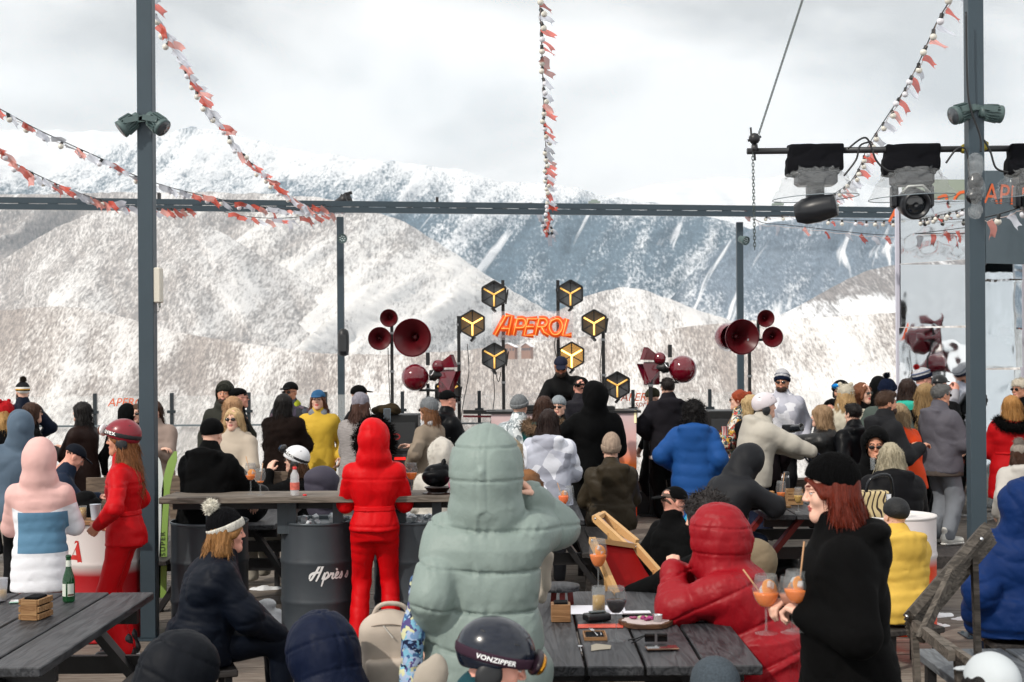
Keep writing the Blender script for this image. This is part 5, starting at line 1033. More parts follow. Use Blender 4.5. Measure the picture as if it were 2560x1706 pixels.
rp = person(1784, 1280, 478, 72, 'person in crimson hooded puffer coat resting clasped hands by the mouth', sit=True, k=1.0, lean=26, hp=-2, J=dict(mat=M('crimson_satin_nylon', '#8d0a18', .5, bump=((9, .45, .03), (30, .3, .008), (500, .04, .001)), var=.05, vs=4, spec=.3), style='puffer', b=1.30, hem=-.4, hood='up', hs=1.18, hper=.11, per=.20, amp=.018, quilt=.4, ph=.1, folds=.014, open=.95, flare=1.15), arms=(((.03, .25, -.03), (.8, .6, -1)), ((.02, .27, -.0), (.8, .6, -1))), curl=(1.3, 1.3), P_=(F_('maroon_trousers', '#3a1a22'), 1.2), skin='pale', vs=.85)
rh = person(2075, 1138, 640, 84, 'red haired woman in black beanie and black hoodie carrying drinks', lean=3, hp=8, J=dict(mat=F_('black_fleece', '#060607', .9, .4), b=1.22, hood='down', hs=1.05, hem=-.45, folds=.014, fq=9), hair=('bob', '#581a08'), hat=('beanie', knit('black_wool_beanie', '#050506', .95, .25), dict(slope=.55, z0=.022, tall=.008)), arms=(((.12, .17, -.30), (.6, -.3, -1)), ((.10, .14, -.30), (.6, -.3, -1))), curl=(.8, .8), skin='pale', lip='#a8554e', P_=(BK2, 1.2))
person(2052, 1011, 238, 62, 'woman with highlighted hair in black leather jacket reaching left', lean=8, k=.98, J=dict(mat=M('black_leather', '#0c0d0f', .46, bump=((12, .5, .02), (40, .3, .005))), b=1.22, hem=-.1), hair=('bob', '#8e7458'), arms=('reach', 'reach'), P_=(BK, 1))
person(2101, 950, 196, 150, 'man with blue mirrored ski goggles on his forehead', male=True, J=dict(mat=BK), hair=('short', BLKH), skin='mid', beard='#2e2018', hat=('helmet', BK, dict(gog=(BLK, BLK, M('bright_blue_lens', '#1d86d6', .08, .8)), gz=.03)))
person(2114, 958, 218, -15, 'person in woolly cream fur coat and cream eared hat', J=dict(mat=F_('cream_teddy_fur', '#cfc8b6', .95), style='fur', b=1.35, hem=-.25, tl=.02), hat=('furhat', F_('cream_fur_hat', '#d4ccba', .95), dict(ears=1, soft=1)), hair=('bob', BLD), arms=('front', 'front'))
person(2157, 955, 216, 215, 'laughing brown haired woman in narrow sunglasses looking right', J=dict(mat=BK), hair=('bob', '#6a4028'), glasses='sun', lip='#b8504a', hy=8)
person(2198, 941, 201, -20, 'black hooded person behind the navy pompom beanie', J=dict(mat=BK2, hood='up', hs=.9), male=True)
person(2219, 945, 226, -30, 'person in navy beanie with small pompom near the mirror wall', J=dict(mat=F_('sage_collar_jacket', '#4f5a55'), b=1.1), hat=('beanie', knit('navy_knit_beanie', '#141d33', .95, .2), dict(pom=F_('navy_pom', '#10182a'), pr=.022, cuff=knit('navy_knit_beanie', '#141d33', .95, .2))), hair=('short', BRN))
person(2216, 979, 252, -78, 'bearded man with cropped brown hair in charcoal jacket facing right', male=True, J=dict(mat=F_('charcoal_jacket', '#2c2d31', .7), b=1.22, hood='down'), hair=('short', '#3d2a1e'), beard='#2a1a12', skin='mid', arms=('front', 'front'))
person(2268, 944, 214, -10, 'person in yellow, orange and teal block ski jacket', J=dict(mat=blocks('yellow_orange_teal', lambda t, x, y, z, tcn: ramp(t, math_(t, 'ADD', math_(t, 'MULTIPLY', z, .8), math_(t, 'MULTIPLY', x, .9)), [(0, '#2c2d31'), (.86, '#e0552a'), (1.0, '#2fa893'), (.93, '#d8c860')], True), .6), b=1.2, hood='down', hem=-.12), hair=('bob', '#2a1a14'), arms=('hip', 'front'), P_=(BK2, 1.1))
person(2308, 918, 196, -85, 'man in striped pompom beanie with blue goggles holding something up', male=True, J=dict(mat=F_('pale_grey_ski_jacket', '#b5b5bd', .7), b=1.1), glasses='sun', skin='rosy', hat=('beanie', knit('white_knit_beanie', '#c9cacf'), dict(cuff=knit('navy_cuff', '#1a2238'), rings=[(knit('slate_ring', '#6b7590'), .07, .085)], pom=F_('red_pom', '#b81c24'), pr=.02, pp=(0, -.08, .14))), arms=('phone', 'phone'))
person(2350, 937, 202, -40, 'person in shiny black cap behind the silver haired man', male=True, J=dict(mat=BK), hat=('cap', M('glossy_black_cap', '#0c0d10', .3)), hair=('short', BLKH))
person(2316, 955, 222, -55, 'woman with long fair hair in black top left of silver haired man', J=dict(mat=BK2), hair=('long', '#8f7550', .36), arms=('front', 'front'))
person(2353, 962, 227, -68, 'silver haired man in grey bomber jacket and grey sweatpants', male=True, J=dict(mat=F_('taupe_grey_bomber', '#63616a', .6, .8), b=1.32, hood='down', hem=-.16, folds=.014, hemband=F_('taupe_rib', '#5c534e', .9)), hair=('short', '#5d5d5d'), glasses='sun', skin='mid', arms=('front', 'front'), P_=(F_('light_grey_sweatpants', '#8d939c', .9), 1.45, .95), shoe=(M('white_sneaker', '#d5d5d0', .5), M('white_sole', '#dddcd8', .6)))
person(2243, 1006, 246, 35, 'fair haired woman in bright orange jacket behind the charcoal jacket', J=dict(mat=F_('bright_orange_jacket', '#e84a14', .6), b=1.22), hair=('long', '#8e7a5e', .28), arms=('front', 'hip'), lean=8, k=.95)
person(2189, 1071, 292, 165, 'woman in black hood and sunglasses sipping from a small glass', sit=True, k=1.0, hp=8, J=dict(mat=BK2, hood='up', b=1.1, open=1.0), glasses='sun', skin='mid', lip='#a8443e', arms=('front', 'face'), curl=(1.0, 1.0))
person(2226, 1103, 303, -5, 'ash blonde woman in quilted black puffer seated with her back turned', sit=True, k=1.0, J=dict(mat=F_('matte_black_quilt', '#15151a', .6), style='puffer', b=1.3, hood='down', hs=1.05, hem=-.3, per=.10), hair=('bob', '#a39a84'), arms=('lap', 'lap'), lean=10)
person(2238, 1243, 366, 18, 'seated person in yellow puffer vest and sparkly black beanie', sit=True, k=.92, lean=8, J=dict(mat=F_('yellow_puffer', '#efc65a', .65), style='puffer', b=1.15, hood='down', hs=1.1, per=.075, amp=.014, hem=-.14), hair=('short', BLKH), hat=('beanie', M('sparkly_black_knit', '#0d0f12', .6, bump=((120, 1.0, .006),)), {}), arms=('front', 'front'), P_=(F_('pale_grey_trousers', '#8a929a'), 1.1))
person(2527, 986, 231, 5, 'fair haired woman in red jacket with wide black fur collar', J=dict(mat=F_('red_parka', '#c01018', .65), b=1.25, hem=-.38, waist=.9, trim=F_('black_collar_fur', '#0a0909', .95), hood=None, trn=2600, belt=F_('red_parka', '#c01018', .65)), hair=('long', '#a07440', .24), arms=('front', 'front'), P_=(BK, 1.0))
person(2549, 943, 203, 120, 'man in cream aviator hat and sunglasses at the right edge', male=True, J=dict(mat=BK), hat=('furhat', F_('cream_fleece_hat', '#cfc6b6', .95), {}), glasses='sun', skin='mid')
person(2545, 1092, 262, 10, 'child in off white puffer with furry pompom hat at the right edge', k=.80, J=dict(mat=F_('offwhite_puffer', '#d0ccc6', .6), style='puffer', b=1.3, hood='down', hem=-.35, per=.11), hat=('beanie', knit('grey_beige_knit', '#9c938a', .95), dict(pom=F_('grey_fur_pom', '#8a817a', .95), pr=.06, pp=(0, -.02, .13))), hair=('bob', BRN), arms=('down', 'down'), P_=(BK, 1.1), hatoff=.09)
person(2552, 1205, 415, -4, 'person in royal blue hooded jacket with back turned at the right edge', male=True, k=1.0, z0=-.0, J=dict(mat=F_('royal_blue_jacket', '#0f2f66', .6, .8), b=1.36, hood='up', hs=1.1, hem=-.35, folds=.016), arms=('down', 'down'), sit=True, P_=(NAVY, 1.2))
person(2078, 1000, 205, 150, 'small dark hooded face between the goggles man and leather jacket', J=dict(mat=BK2, hood='up', b=1.05), skin='rosy', k=.93)
person(1905, 1008, 226, 20, 'person in dark maroon cap and black coat left of the snow camouflage', J=dict(mat=F_('dark_plum_coat', '#1f151b'), b=1.1), hair=('bob', BLKH))
person(2132, 1010, 240, 30, 'person in black pack jacket between leather jacket and cream fur', J=dict(mat=BKN, b=1.15, hood='down'), hair=('short', BLKH), k=.94)
# ---- nearest row, cut by the bottom edge
vz = person(1240, 1550, 742, -84, 'person in glossy navy ski helmet with dark purple goggle strap', male=True, sit=True, k=1.02, lean=12, hp=20, J=dict(mat=F_('teal_shell_jacket', '#1d4a54', .6), b=1.25, nm='jacket'), hair=('short', BRN), skin='rosy', hat=('helmet', M('glossy_navy_helmet', '#0d1524', .22, coat=.3), dict(gog=(M('purple_strap', '#2a0c22', .8), M('plum_frame', '#1d0f1a', .4), M('amber_lens', '#c78a28', .08, .8)), text=('VONZIPPER', M('white_print', '#f4f4f4', .5), .022, 1, 1.62), gz=.028, gt=.10)), arms=('lap', 'lap'))
person(800, 1566, 585, 40, 'hunched person in navy hooded jacket beside the beige backpack', sit=True, k=.98, lean=36, hp=24, J=dict(style='puffer', mat=F_('navy_rain_shell', '#15213f', .55), b=1.2, hood='up', hs=1.22, amp=.006, folds=.010, open=1.1, quilt=.65, ph=.2), arms=('lap', 'lap'), P_=(NAVY, 1.1))
person(455, 1618, 610, -62, 'person in charcoal quilted hood at the bottom left', sit=True, k=.95, lean=34, hp=30, J=dict(mat=F_('charcoal_quilt', '#1c2028', .6), style='puffer', b=1.2, hood='up', hs=1.2, amp=.009, folds=.006, quilt=.2, ph=.2), arms=('lap', 'lap'), P_=(BK, 1.1))
person(1786, 1638, 676, 6, 'person in dark grey felt cap at the bottom right of centre', sit=True, k=1.0, J=dict(mat=CHAR, b=1.2), hair=('short', '#4a4038'), hat=('beanie', M('grey_felt', '#3b444c', .95, bump=((200, .5, .003),), var=.25, vs=120), dict(slope=.1)), arms=('lap', 'lap'))
person(2476, 1632, 740, 10, 'dark haired person in plain white cap at the bottom right corner', sit=True, k=1.0, J=dict(mat=BK, b=1.2), hair=('bob', BLKH), hat=('cap', F_('white_cotton_cap', '#d3dade', .8, .3), dict(turn=0)), arms=('lap', 'lap'))
fh = person(1880, 1352, 432, 65, 'child with raccoon fur trimmed khaki hood behind the crimson coat', sit=True, k=.80, J=dict(mat=F_('khaki_shell', '#8c7d66', .7), b=1.1, hood='up', trim=F_('raccoon_fur', '#b09c7c', .95), trn=4000, trr=1.3), hair=('short', BRN), arms=('lap', 'lap'))
# ================================================================== lettering made of strokes
def catmull(P, n=8):
    P = [Vector(p) for p in P]; Q = [P[0]] + P + [P[-1]]; out = []
    for i in range(1, len(Q) - 2):
        a, b, c, d = Q[i - 1:i + 3]
        for j in range(n): t = j / n; out.append(.5 * ((2 * b) + (c - a) * t + (2 * a - 5 * b + 4 * c - d) * t * t + (3 * b - a - 3 * c + d) * t ** 3))
    return out + [P[-1]]
def strokes(name, lines, mp_, r, mat_, parent, flat=None, n=8, straight=False):
    b = MB()
    for ln in lines:
        pts = ln if straight else [(p.x, p.y) for p in catmull([(a, c, 0) for a, c in ln], 5)]
        b.tube([mp_(x, y) for x, y in pts], r, n)
    return b.build(name, mat_, parent)
# ================================================================== stage
SBLK = M('stage_black', (.012, .013, .014), .45)
LEDM = lambda st: M('amber_led_%d' % int(st * 10), (.9, .55, .15), .4, emit=(1.0, .56, .14), es=st)
HEXD = M('hex_lamp_glass', (.13, .14, .15), .25, bump=((160, .8, .003),)); 
def hex_lamp(px, py, s, st, side, label, glow=.0):
    t = thing('hexagon_lamp', label, 'stage lamp', at(px, py, s), 0, 'hexagonal stage lamps on black poles'); r = .185; hx = [(r * math.sin(math.pi / 3 * k), r * math.cos(math.pi / 3 * k)) for k in range(6)]
    b = MB()
    for k in range(6):
        a, c = Vector((hx[k][0], 0, hx[k][1])), Vector((hx[(k + 1) % 6][0], 0, hx[(k + 1) % 6][1])); b.bar(a, c, .10, .022, up=(0, 1, 0)) if False else b.bar(a * 1.0, c * 1.0, .022, .12, up=(0, 1, 0))
    b.build('frame', SBLK, t)
    b = MB(); b.prism([(x * .97, z * .97) for x, z in hx], .035, .055, ax='y'); b.build('back_plate', SBLK, t)
    gm = HEXD if not glow else M('hex_lamp_glass_lit_%d' % int(glow * 10), (.10, .07, .03), .3, emit=(1, .5, .1), es=glow)
    for k in range(3):
        a = [(0, 0), hx[(2 * k) % 6], hx[(2 * k + 1) % 6], hx[(2 * k + 2) % 6]]; c = Vector((sum(q[0] for q in a) / 4, 0, sum(q[1] for q in a) / 4))
        P = [(c.x + (x - c.x) * .90, c.z + (z - c.z) * .90) for x, z in a]; b = MB(); b.prism(P, .008, .02, ax='y'); b.build('reflector', gm, t)
    b = MB()
    for i in range(-9, 10):
        for j in range(-10, 11):
            x, z = i * .0205 + (.0102 if j % 2 else 0), j * .0178
            if abs(x) < .150 and abs(z) + abs(x) * .577 < .168: b.add([(x + .0105 * math.sin(math.pi / 3 * q), -.004, z + .0105 * math.cos(math.pi / 3 * q)) for q in range(6)] + [(x + .0082 * math.sin(math.pi / 3 * q), -.004, z + .0082 * math.cos(math.pi / 3 * q)) for q in range(6)], [(q, (q + 1) % 6, 6 + (q + 1) % 6, 6 + q) for q in range(6)])
    b.build('honeycomb_grille', M('honeycomb_metal', (.10, .105, .11), .4, .6), t)['kind'] = 'stuff'
    for k in (5, 1, 3):
        b = MB(); d = Vector((hx[k][0], 0, hx[k][1])); b.tube([d * .03 + Vector((0, -.012, 0)), d * .86 + Vector((0, -.012, 0))], .011, 8); b.build('led_tube', LEDM(st), t)
    b = MB(); b.bar((side * .19, .03, .07), (side * .16, .03, -.13), .02, .03); b.bar((-.03 * side, .03, -.18), (.02 * side, .05, -.235), .05, .03); b.build('bracket', SBLK, t)
    return t
HL = [(1235, 737, .9, 1, 'top left hexagonal lamp above the orange sign', 0), (1426, 735, .9, -1, 'top right hexagonal lamp above the orange sign', 0), (1181, 810, 3.0, -1, 'hexagonal lamp left of the orange sign with bright bars', .12), (1485, 809, 2.6, 1, 'hexagonal lamp right of the orange sign with bright bars', .05),
      (1236, 892, .9, 1, 'hexagonal lamp below the left end of the orange sign', 0), (1429, 890, 7.0, -1, 'brightest hexagonal lamp above the man at the stage', .75), (1543, 964, .9, -1, 'lowest hexagonal lamp standing on the stage table at right', 0), (1119, 980, .9, 1, 'hexagonal lamp half hidden behind the left ball horn', 0)]
for px, py, st, sd_, lb, gl in HL: hex_lamp(px, py, 184, st, sd_, lb, gl)
def pole(px, y0, y1, s, lb, w=.045):
    a = at(px, y0, s); z1 = max(0, at(px, y1, s).z); t = thing('stage_pole', lb, 'pole', (a.x, a.y + .09, z1)); b = MB(); b.bar((0, 0, 0), (0, 0, a.z - z1), w); b.build('tube', SBLK, t)
    b = MB(); b.box((-.16, -.16, 0), (.16, .16, .012)); b.build('base_plate', SBLK, t)
    for q in range(3):
        z = (a.z - z1) * (.55 + .2 * q); b = MB(); b.box((-.03, -.03, z), (.03, .03, z + .03)); b.build('clamp', M('clamp_steel', (.3, .31, .32), .35, .9), t)
    return t
pole(1146, 790, 1500, 184, 'black stage pole behind the lamp left of the sign'); pole(1257, 700, 1500, 184, 'black stage pole left of centre behind the orange sign'); pole(1395, 700, 1500, 184, 'black stage pole right of centre behind the orange sign'); pole(1509, 830, 1500, 184, 'black stage pole right of the dj table')
pole(978, 812, 1500, 190, 'black pole carrying the left cluster of round horns', .04); pole(1876, 830, 1500, 190, 'black pole carrying the right cluster of round horns', .04); pole(1069, 960, 1500, 192, 'black pole carrying the left ball horn', .04); pole(1628, 950, 1500, 192, 'black pole carrying the right ball horn', .05)
for i, (pts, lb) in enumerate([([(1168, 860), (1172, 930), (1160, 1000), (1150, 1060)], 'thin black cable hanging from the left sign lamp'), ([(1232, 925), (1236, 990), (1226, 1060), (1215, 1110)], 'thin cable hanging below the lower left lamp'), ([(1238, 925), (1246, 955), (1252, 930)], 'looped cable under the lower left lamp'), ([(970, 870), (972, 940), (976, 1020)], 'cable beside the left horn pole'), ([(1870, 890), (1872, 950), (1874, 1000)], 'cable beside the right horn pole'), ([(1390, 840), (1386, 865), (1392, 895)], 'cable loop on the right centre pole'), ([(1505, 860), (1500, 920), (1503, 960)], 'cable beside the right stage pole')]):
    b = MB(); b.tube(catmull([at(x, y, 186) for x, y in pts], 6), .006, 5); tag(b.build('cable', BLK), lb, 'cable')
# neon style sign
sg = thing('neon_sign', 'orange neon style APEROL sign hung between the hexagonal lamps', 'sign', at(1326, 815, 186)); sg.rotation_euler = (0, R(.2), 0)
AP = [  # x, y in cap heights, slanted
    [[(0, 0), (.50, 1.0)], [(.50, 1.02), (.80, 1.02), (.62, 0)], [(.30, .36), (.66, .36)]],
    [[(0, 0), (.18, .86)], [(.18, .86), (.48, .86), (.58, .66), (.46, .42), (.12, .40)]],
    [[(.62, .86), (.18, .86), (0, 0), (.45, 0)], [(.09, .45), (.46, .45)]],
    [[(0, 0), (.18, .86)], [(.18, .86), (.46, .86), (.56, .66), (.42, .45), (.12, .45)], [(.30, .43), (.42, .16), (.66, .0)]],
    [[(.34, .86), (.12, .70), (.06, .38), (.22, .06), (.46, .06), (.64, .30), (.66, .60), (.52, .84), (.34, .86)]],
    [[(.20, .86), (0, 0), (.42, 0)]]]
XO = [-2.72, -1.55, -.98, -.42, .30, 1.20]; ORM = M('sign_orange', (.55, .07, .008), .35, emit=(.85, .10, .01), es=.5); NEO = M('neon_line', (1, .4, .1), .4, emit=(1, .32, .06), es=1.0)
hS = .30
for gi, (g_, x0) in enumerate(zip(AP, XO)):
    x0 = [-1.66, -.80, -.30, .22, .82, 1.50][gi]; b = MB(); c = MB()
    for ln in g_:
        pts = ln if not (gi == 4 or (gi in (1, 3) and len(ln) > 3)) else [(p.x, p.y) for p in catmull([(a, q, 0) for a, q in ln], 4)]
        w3 = [Vector(((x0 + x) * .288, 0, (y - .5) * .255)) for x, y in pts]
        b.tube([p + Vector((0, .0, 0)) for p in w3], .041, 8); b.tube([p + Vector((0, .03, 0)) for p in w3], .041, 8); c.tube([p + Vector((0, -.040, 0)) for p in w3], .0055, 6)
    b.build('letter', ORM, sg); c.build('neon_line', NEO, sg)
b = MB(); b.box((-.52, .06, -.19), (.58, .068, .20), 0, .003); b.build('clear_backing', M('clear_acrylic', (.9, .88, .9), .05, alpha=.12, spec=.6), sg)
# dj booth
bo = at(1410, 1180, 197); dj = thing('dj_booth', 'white to orange gradient fronted dj booth behind the crowd', 'booth', (bo.x, bo.y, 0))
def gradm(name, z0, z1, stops, rough=.45):
    def ex(t, b, tcn, mpn, prev):
        s = N(t, 'ShaderNodeSeparateXYZ'); L(t, tcn.outputs['Object'], s.inputs[0]); f = math_(t, 'DIVIDE', math_(t, 'SUBTRACT', s.outputs[2], z0), z1 - z0); L(t, ramp(t, f, stops), b.inputs['Base Color'])
    return M(name, (.5, .5, .5), rough, extra=ex)
b = MB(); b.box((-.92, -.02, .02), (.92, .0, 1.37), 0, .003); b.build('front_panel', gradm('booth_gradient', .35, 1.37, [(0, '#ff4a06'), (.35, '#f87a2c'), (.6, '#e8b5b0'), (1, '#dfc9cc')]), dj)
for sx in (-.92, .90): b = MB(); b.box((sx, .002, .02), (sx + .02, .6, 1.37)); b.build('side_panel', gradm('booth_gradient', .35, 1.37, []), dj)
b = MB(); b.box((-.98, -.05, 1.372), (.98, .65, 1.40)); b.build('table_top', SBLK, dj)
b = MB(); b.box((-.88, .0, .0), (.88, .6, .31)); b.build('riser', SBLK, dj)
for x, y, w_, h_ in ((.55, .2, .22, .05), (-.3, .2, .5, .07), (.1, .25, .3, .06)): b = MB(); b.box((x - w_ / 2, y - .12, 1.402), (x + w_ / 2, y + .12, 1.402 + h_), 0, .006); o = b.build('mixer', SBLK); o.location = dj.location; tag(o, 'black mixing console on the dj table' + {.22: ', small one at right', .5: ', wide one at left', .3: ', middle one'}[w_], 'mixer')
t = thing('strip_light', 'small upright cream light bar at the right corner of the dj booth', 'light', at(1589, 1042, 197)); b = MB(); b.box((-.012, -.02, -.09), (.022, .02, .09)); b.build('housing', SBLK, t); b = MB(); b.box((-.02, -.026, -.08), (.008, -.021, .08)); b.build('diffuser', M('warm_strip', (.9, .8, .5), .5, emit=(1, .85, .5), es=.5), t)
pf = MB(); pf.box((-1.6, .7, .0), (3.4, 2.2, .30)); o = pf.build('stage_platform', SBLK); o.location = (bo.x - .8, bo.y - .02, 0); tag(o, 'low black stage platform behind the dj booth', 'platform')
rl = thing('truss_rail', 'black barrier rail left of the dj booth', 'rail', (0, 0, 0))
for y, m_, w_ in ((1030, SBLK, .05), (1041, M('dark_red_rail', (.10, .01, .015), .4), .025)): b = MB(); b.bar(at(1158, y, 194), at(1240, y + 1, 194), w_); b.build('bar', m_, rl)
# line array speakers
def speaker(x0, x1, y0, y1, s, lb, txt):
    a = at(x0, y0, s); c = at(x1, y1, s); w_ = c.x - a.x; h_ = a.z; t = thing('speaker_cabinet', lb, 'speaker', ((a.x + c.x) / 2, a.y, 0)); b = MB(); b.box((-w_ / 2, 0, .0), (w_ / 2, .5, h_), 0, .01); b.build('cabinet', SBLK, t)
    for q in range(3): b = MB(); z = h_ * (.12 + .28 * q); b.box((-w_ / 2 + .03, -.012, z), (w_ / 2 - .03, -.001, z + h_ * .25), 0, .003); b.build('grille', M('speaker_grille', (.03, .032, .035), .7, bump=((400, .8, .002),)), t)
    text_mesh(txt, .11, lambda x, y: Vector((x * 1.2, -.014, y + h_ * .78)), 'lettering', M('dull_red_print', (.22, .01, .01), .4, emit=(.6, .02, .02), es=.25), t)
    b = MB(); b.box((.0, -.02, h_ * .60), (.14, -.013, h_ * .625)); b.build('red_light', M('red_led', (.5, .01, .01), .4, emit=(1, .03, .02), es=1.0), t)
speaker(925, 1046, 1038, 1180, 203, 'black loudspeaker cabinet with red lettering at left of stage', 'JID'); speaker(1772, 1856, 1028, 1180, 203, 'black loudspeaker cabinet behind the blue coat', 'JID')
t_ = at(962, 1028, 205); V, Q, Nn = sdf_mesh([ell((0, 0, 0), (.19, .12, .075)), ell((.08, 0, .03), (.08, .08, .06), .03)], .016); V = V + Nn * (.012 * crease(V, 22, 3))[:, None]
o = np_mesh('duffel_bag', V, Q, F_('olive_bag_cloth', '#463a28', .85)); o.location = t_ + Vector((0, .2, 0)); tag(o, 'crumpled olive cloth bag lying on the left loudspeaker', 'bag')
# ================================================================== red horns
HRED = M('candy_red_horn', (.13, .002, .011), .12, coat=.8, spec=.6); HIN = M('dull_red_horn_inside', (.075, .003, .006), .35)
def horn(parent, c, ax, r, depth, nm='horn'):
    ax = Vector(ax).normalized(); b = MB(); N_ = 12
    prof = [(r * (.16 + .84 * (i / N_) ** 1.8), depth * (i / N_) - depth) for i in range(N_ + 1)]; prof += [(r * 1.03, .006), (r * 1.035, -.006), (r * 1.0, -.02)]
    b.lathe([(r * .0 + .001, -depth * 1.0)] + prof, c, 36, 0, ax)
    o = b.build(nm, HRED, parent)
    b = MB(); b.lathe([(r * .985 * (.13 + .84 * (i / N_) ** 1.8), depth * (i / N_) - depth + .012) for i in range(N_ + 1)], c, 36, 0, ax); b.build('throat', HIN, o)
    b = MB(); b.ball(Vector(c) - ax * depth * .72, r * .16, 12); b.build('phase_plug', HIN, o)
    b = MB(); b.lathe([(.01, -depth - .13), (r * .38, -depth - .12), (r * .42, -depth - .03), (r * .2, -depth + .03)], c, 24, 0, ax); b.build('driver', HRED, o)
    return o
def ball_shell(parent, c, r, nm='ball_body'):
    b = MB(); b.ball(c, r, 32); return b.build(nm, HRED, parent)
t = thing('horn_cluster', 'left cluster of three round red horn speakers on a pole', 'horn speaker', at(978, 850, 190)); o0 = at(978, 850, 190)
for x, y, r, ax, d in ((1031, 845, .246, (-.12, -1, -.03), .30), (973, 796, .115, (-.05, -1, -.12), .17), (950, 847, .148, (.16, -1, -.05), .2)):
    horn(t, at(x, y, 190) - o0 + Vector((0, -.05, 0)), ax, r, d)
b = MB(); b.bar((-.14, .09, .0), (.14, .09, 0), .035); b.bar((0, .09, .2), (0, .09, -.02), .035); b.build('bracket', SBLK, t)
t = thing('horn_cluster', 'right cluster of three round red horn speakers on a pole', 'horn speaker', at(1876, 850, 190)); o0 = at(1876, 850, 190)
for x, y, r, ax, d in ((1854, 843, .228, (.22, -1, -.03), .34), (1913, 797, .112, (.05, -1, -.1), .17), (1930, 843, .132, (-.12, -1, -.05), .2)):
    horn(t, at(x, y, 190) - o0 + Vector((0, -.05, 0)), ax, r, d)
b = MB(); b.lathe([(.0, -.26), (.15, -.22), (.19, -.1), (.16, .0)], at(1825, 843, 190) - o0 + Vector((.04, .12, 0)), 26, 0, (.3, -1, 0)); b.build('driver_housing', HRED, t)
b = MB(); b.bar((-.05, .16, .0), (.25, .10, 0), .035); b.bar((.12, .10, .26), (.12, .10, -.02), .035); b.build('bracket', SBLK, t)
def square_horn(parent, a, b_, w0, w1, h1):
    """four sided pyramid horn from throat a to mouth b_"""
    a = Vector(a); c = Vector(b_); d = (c - a).normalized(); s_ = d.cross(Vector((0, 0, 1))).normalized(); u = s_.cross(d); m = MB()
    def ring(p, w, h): return [p + s_ * (i * w / 2) + u * (j * h / 2) for i, j in ((-1, -1), (1, -1), (1, 1), (-1, 1))]
    R0, R1, R2, R3 = ring(a, w0, w0), ring(c, w1, h1), ring(c + d * .012, w1 * 1.04, h1 * 1.04), ring(c - d * .0, w1 * .93, h1 * .93); R4 = ring(a + d * .03, w0 * .7, w0 * .7)
    m.add(R0 + R1 + R2 + R3 + R4, [(0, 3, 2, 1)] + [(i, (i + 1) % 4, 4 + (i + 1) % 4, 4 + i) for i in range(4)] + [(4 + i, 4 + (i + 1) % 4, 8 + (i + 1) % 4, 8 + i) for i in range(4)] + [(8 + i, 8 + (i + 1) % 4, 12 + (i + 1) % 4, 12 + i) for i in range(4)] + [(12 + i, 12 + (i + 1) % 4, 16 + (i + 1) % 4, 16 + i) for i in range(4)] + [(16, 17, 18, 19)])
    return m.build('square_horn', HRED, parent)
def ballhorn(px, py, s, sd_, lb):
    o0 = at(px, py, s); t = thing('ball_horn', lb, 'horn speaker', o0); e = lambda x, y, dy=0: (Vector(((x * sd_) / s, dy, -y / s)))
    ball_shell(t, e(0, 0), .178 if sd_ > 0 else .185); ball_shell(t, e(58, -28), .085, 'small_ball')
    b = MB(); b.lathe([(.07, -.05), (.07, .03), (.05, .05), (.05, .16)], e(46, -5), 20, 0, (sd_, -.1, 0)); b.lathe([(.078, .0), (.078, .022)], e(46, -5), 20, 0, (sd_, -.1, 0)); b.build('throat_ring', SBLK, t)
    square_horn(t, e(60, -8), e(98, 8, -.06), .06, .20, .26); square_horn(t, e(66, -30), e(96, -40, -.03), .07, .17, .17)
    b = MB(); b.box((min(e(58, 0).x, e(98, 0).x), -.02, -.20), (max(e(58, 0).x, e(98, 0).x), .10, .10), 0, .01); b.build('back_box', HRED, t)
    b = MB(); b.tube(catmull([e(35, -6, -.1), e(42, -6, -.16), e(48, -16, -.12)], 5), .008, 6); b.build('handle', M('chrome', (.8, .8, .8), .1, 1), t)
    b = MB(); b.bar(e(32, -30), e(32, -62), .05); b.build('clamp', SBLK, t); b = MB(); b.bar(e(10, 32), e(98, 34), .03); b.build('yoke', SBLK, t); return t
ballhorn(1038, 944, 192, 1, 'red ball shaped horn speaker at left with square horns pointing right'); ballhorn(1707, 924, 190, -1, 'red ball shaped horn speaker at right with square horns pointing left')
# ================================================================== pipe with moving lights
pipe_s = 333; pz = at(2200, 370, pipe_s); pp = thing('lighting_pipe', 'thin black lighting pipe strapped across the right post', 'pipe', pz)
pA, pB = at(1874, 373, pipe_s) + Vector((0, .12, 0)), at(2900, 362, pipe_s) + Vector((0, .12, 0)); b = MB(); b.tube([pA - pz, pB - pz], .024, 12); b.build('tube', M('pipe_black', (.03, .032, .035), .4, .4, var=.2, vs=8), pp)
b = MB(); b.box((-.075, -.20, -.035), (.075, .02, .03), 0, .01); o = b.build('yellow_strap', F_('yellow_strap', '#b5a443', .8), pp); o.location = at(2440, 366, pipe_s) - pz + Vector((0, .13, 0))
cl = thing('pipe_clamp', 'black clamp with chain holding the left end of the lighting pipe', 'clamp', at(1893, 366, pipe_s) + Vector((0, .12, 0))); b = MB(); b.ball((0, 0, .075), .045, 10); b.lathe([(.034, -.02), (.034, .02)], (0, 0, 0), 14, 0, (1, 0, 0), cap=True); b.build('jaw', BLKM, cl)
b = MB(); b.tube([(-.02, 0, .06), (-.028, 0, .16)], .008, 6); b.tube([(0, 0, -.03), (.004, 0, -.09)], .008, 6); b.tube([(-.05, 0, .06), (.05, .0, .09)], .01, 6); b.build('handle', BLKM, cl)
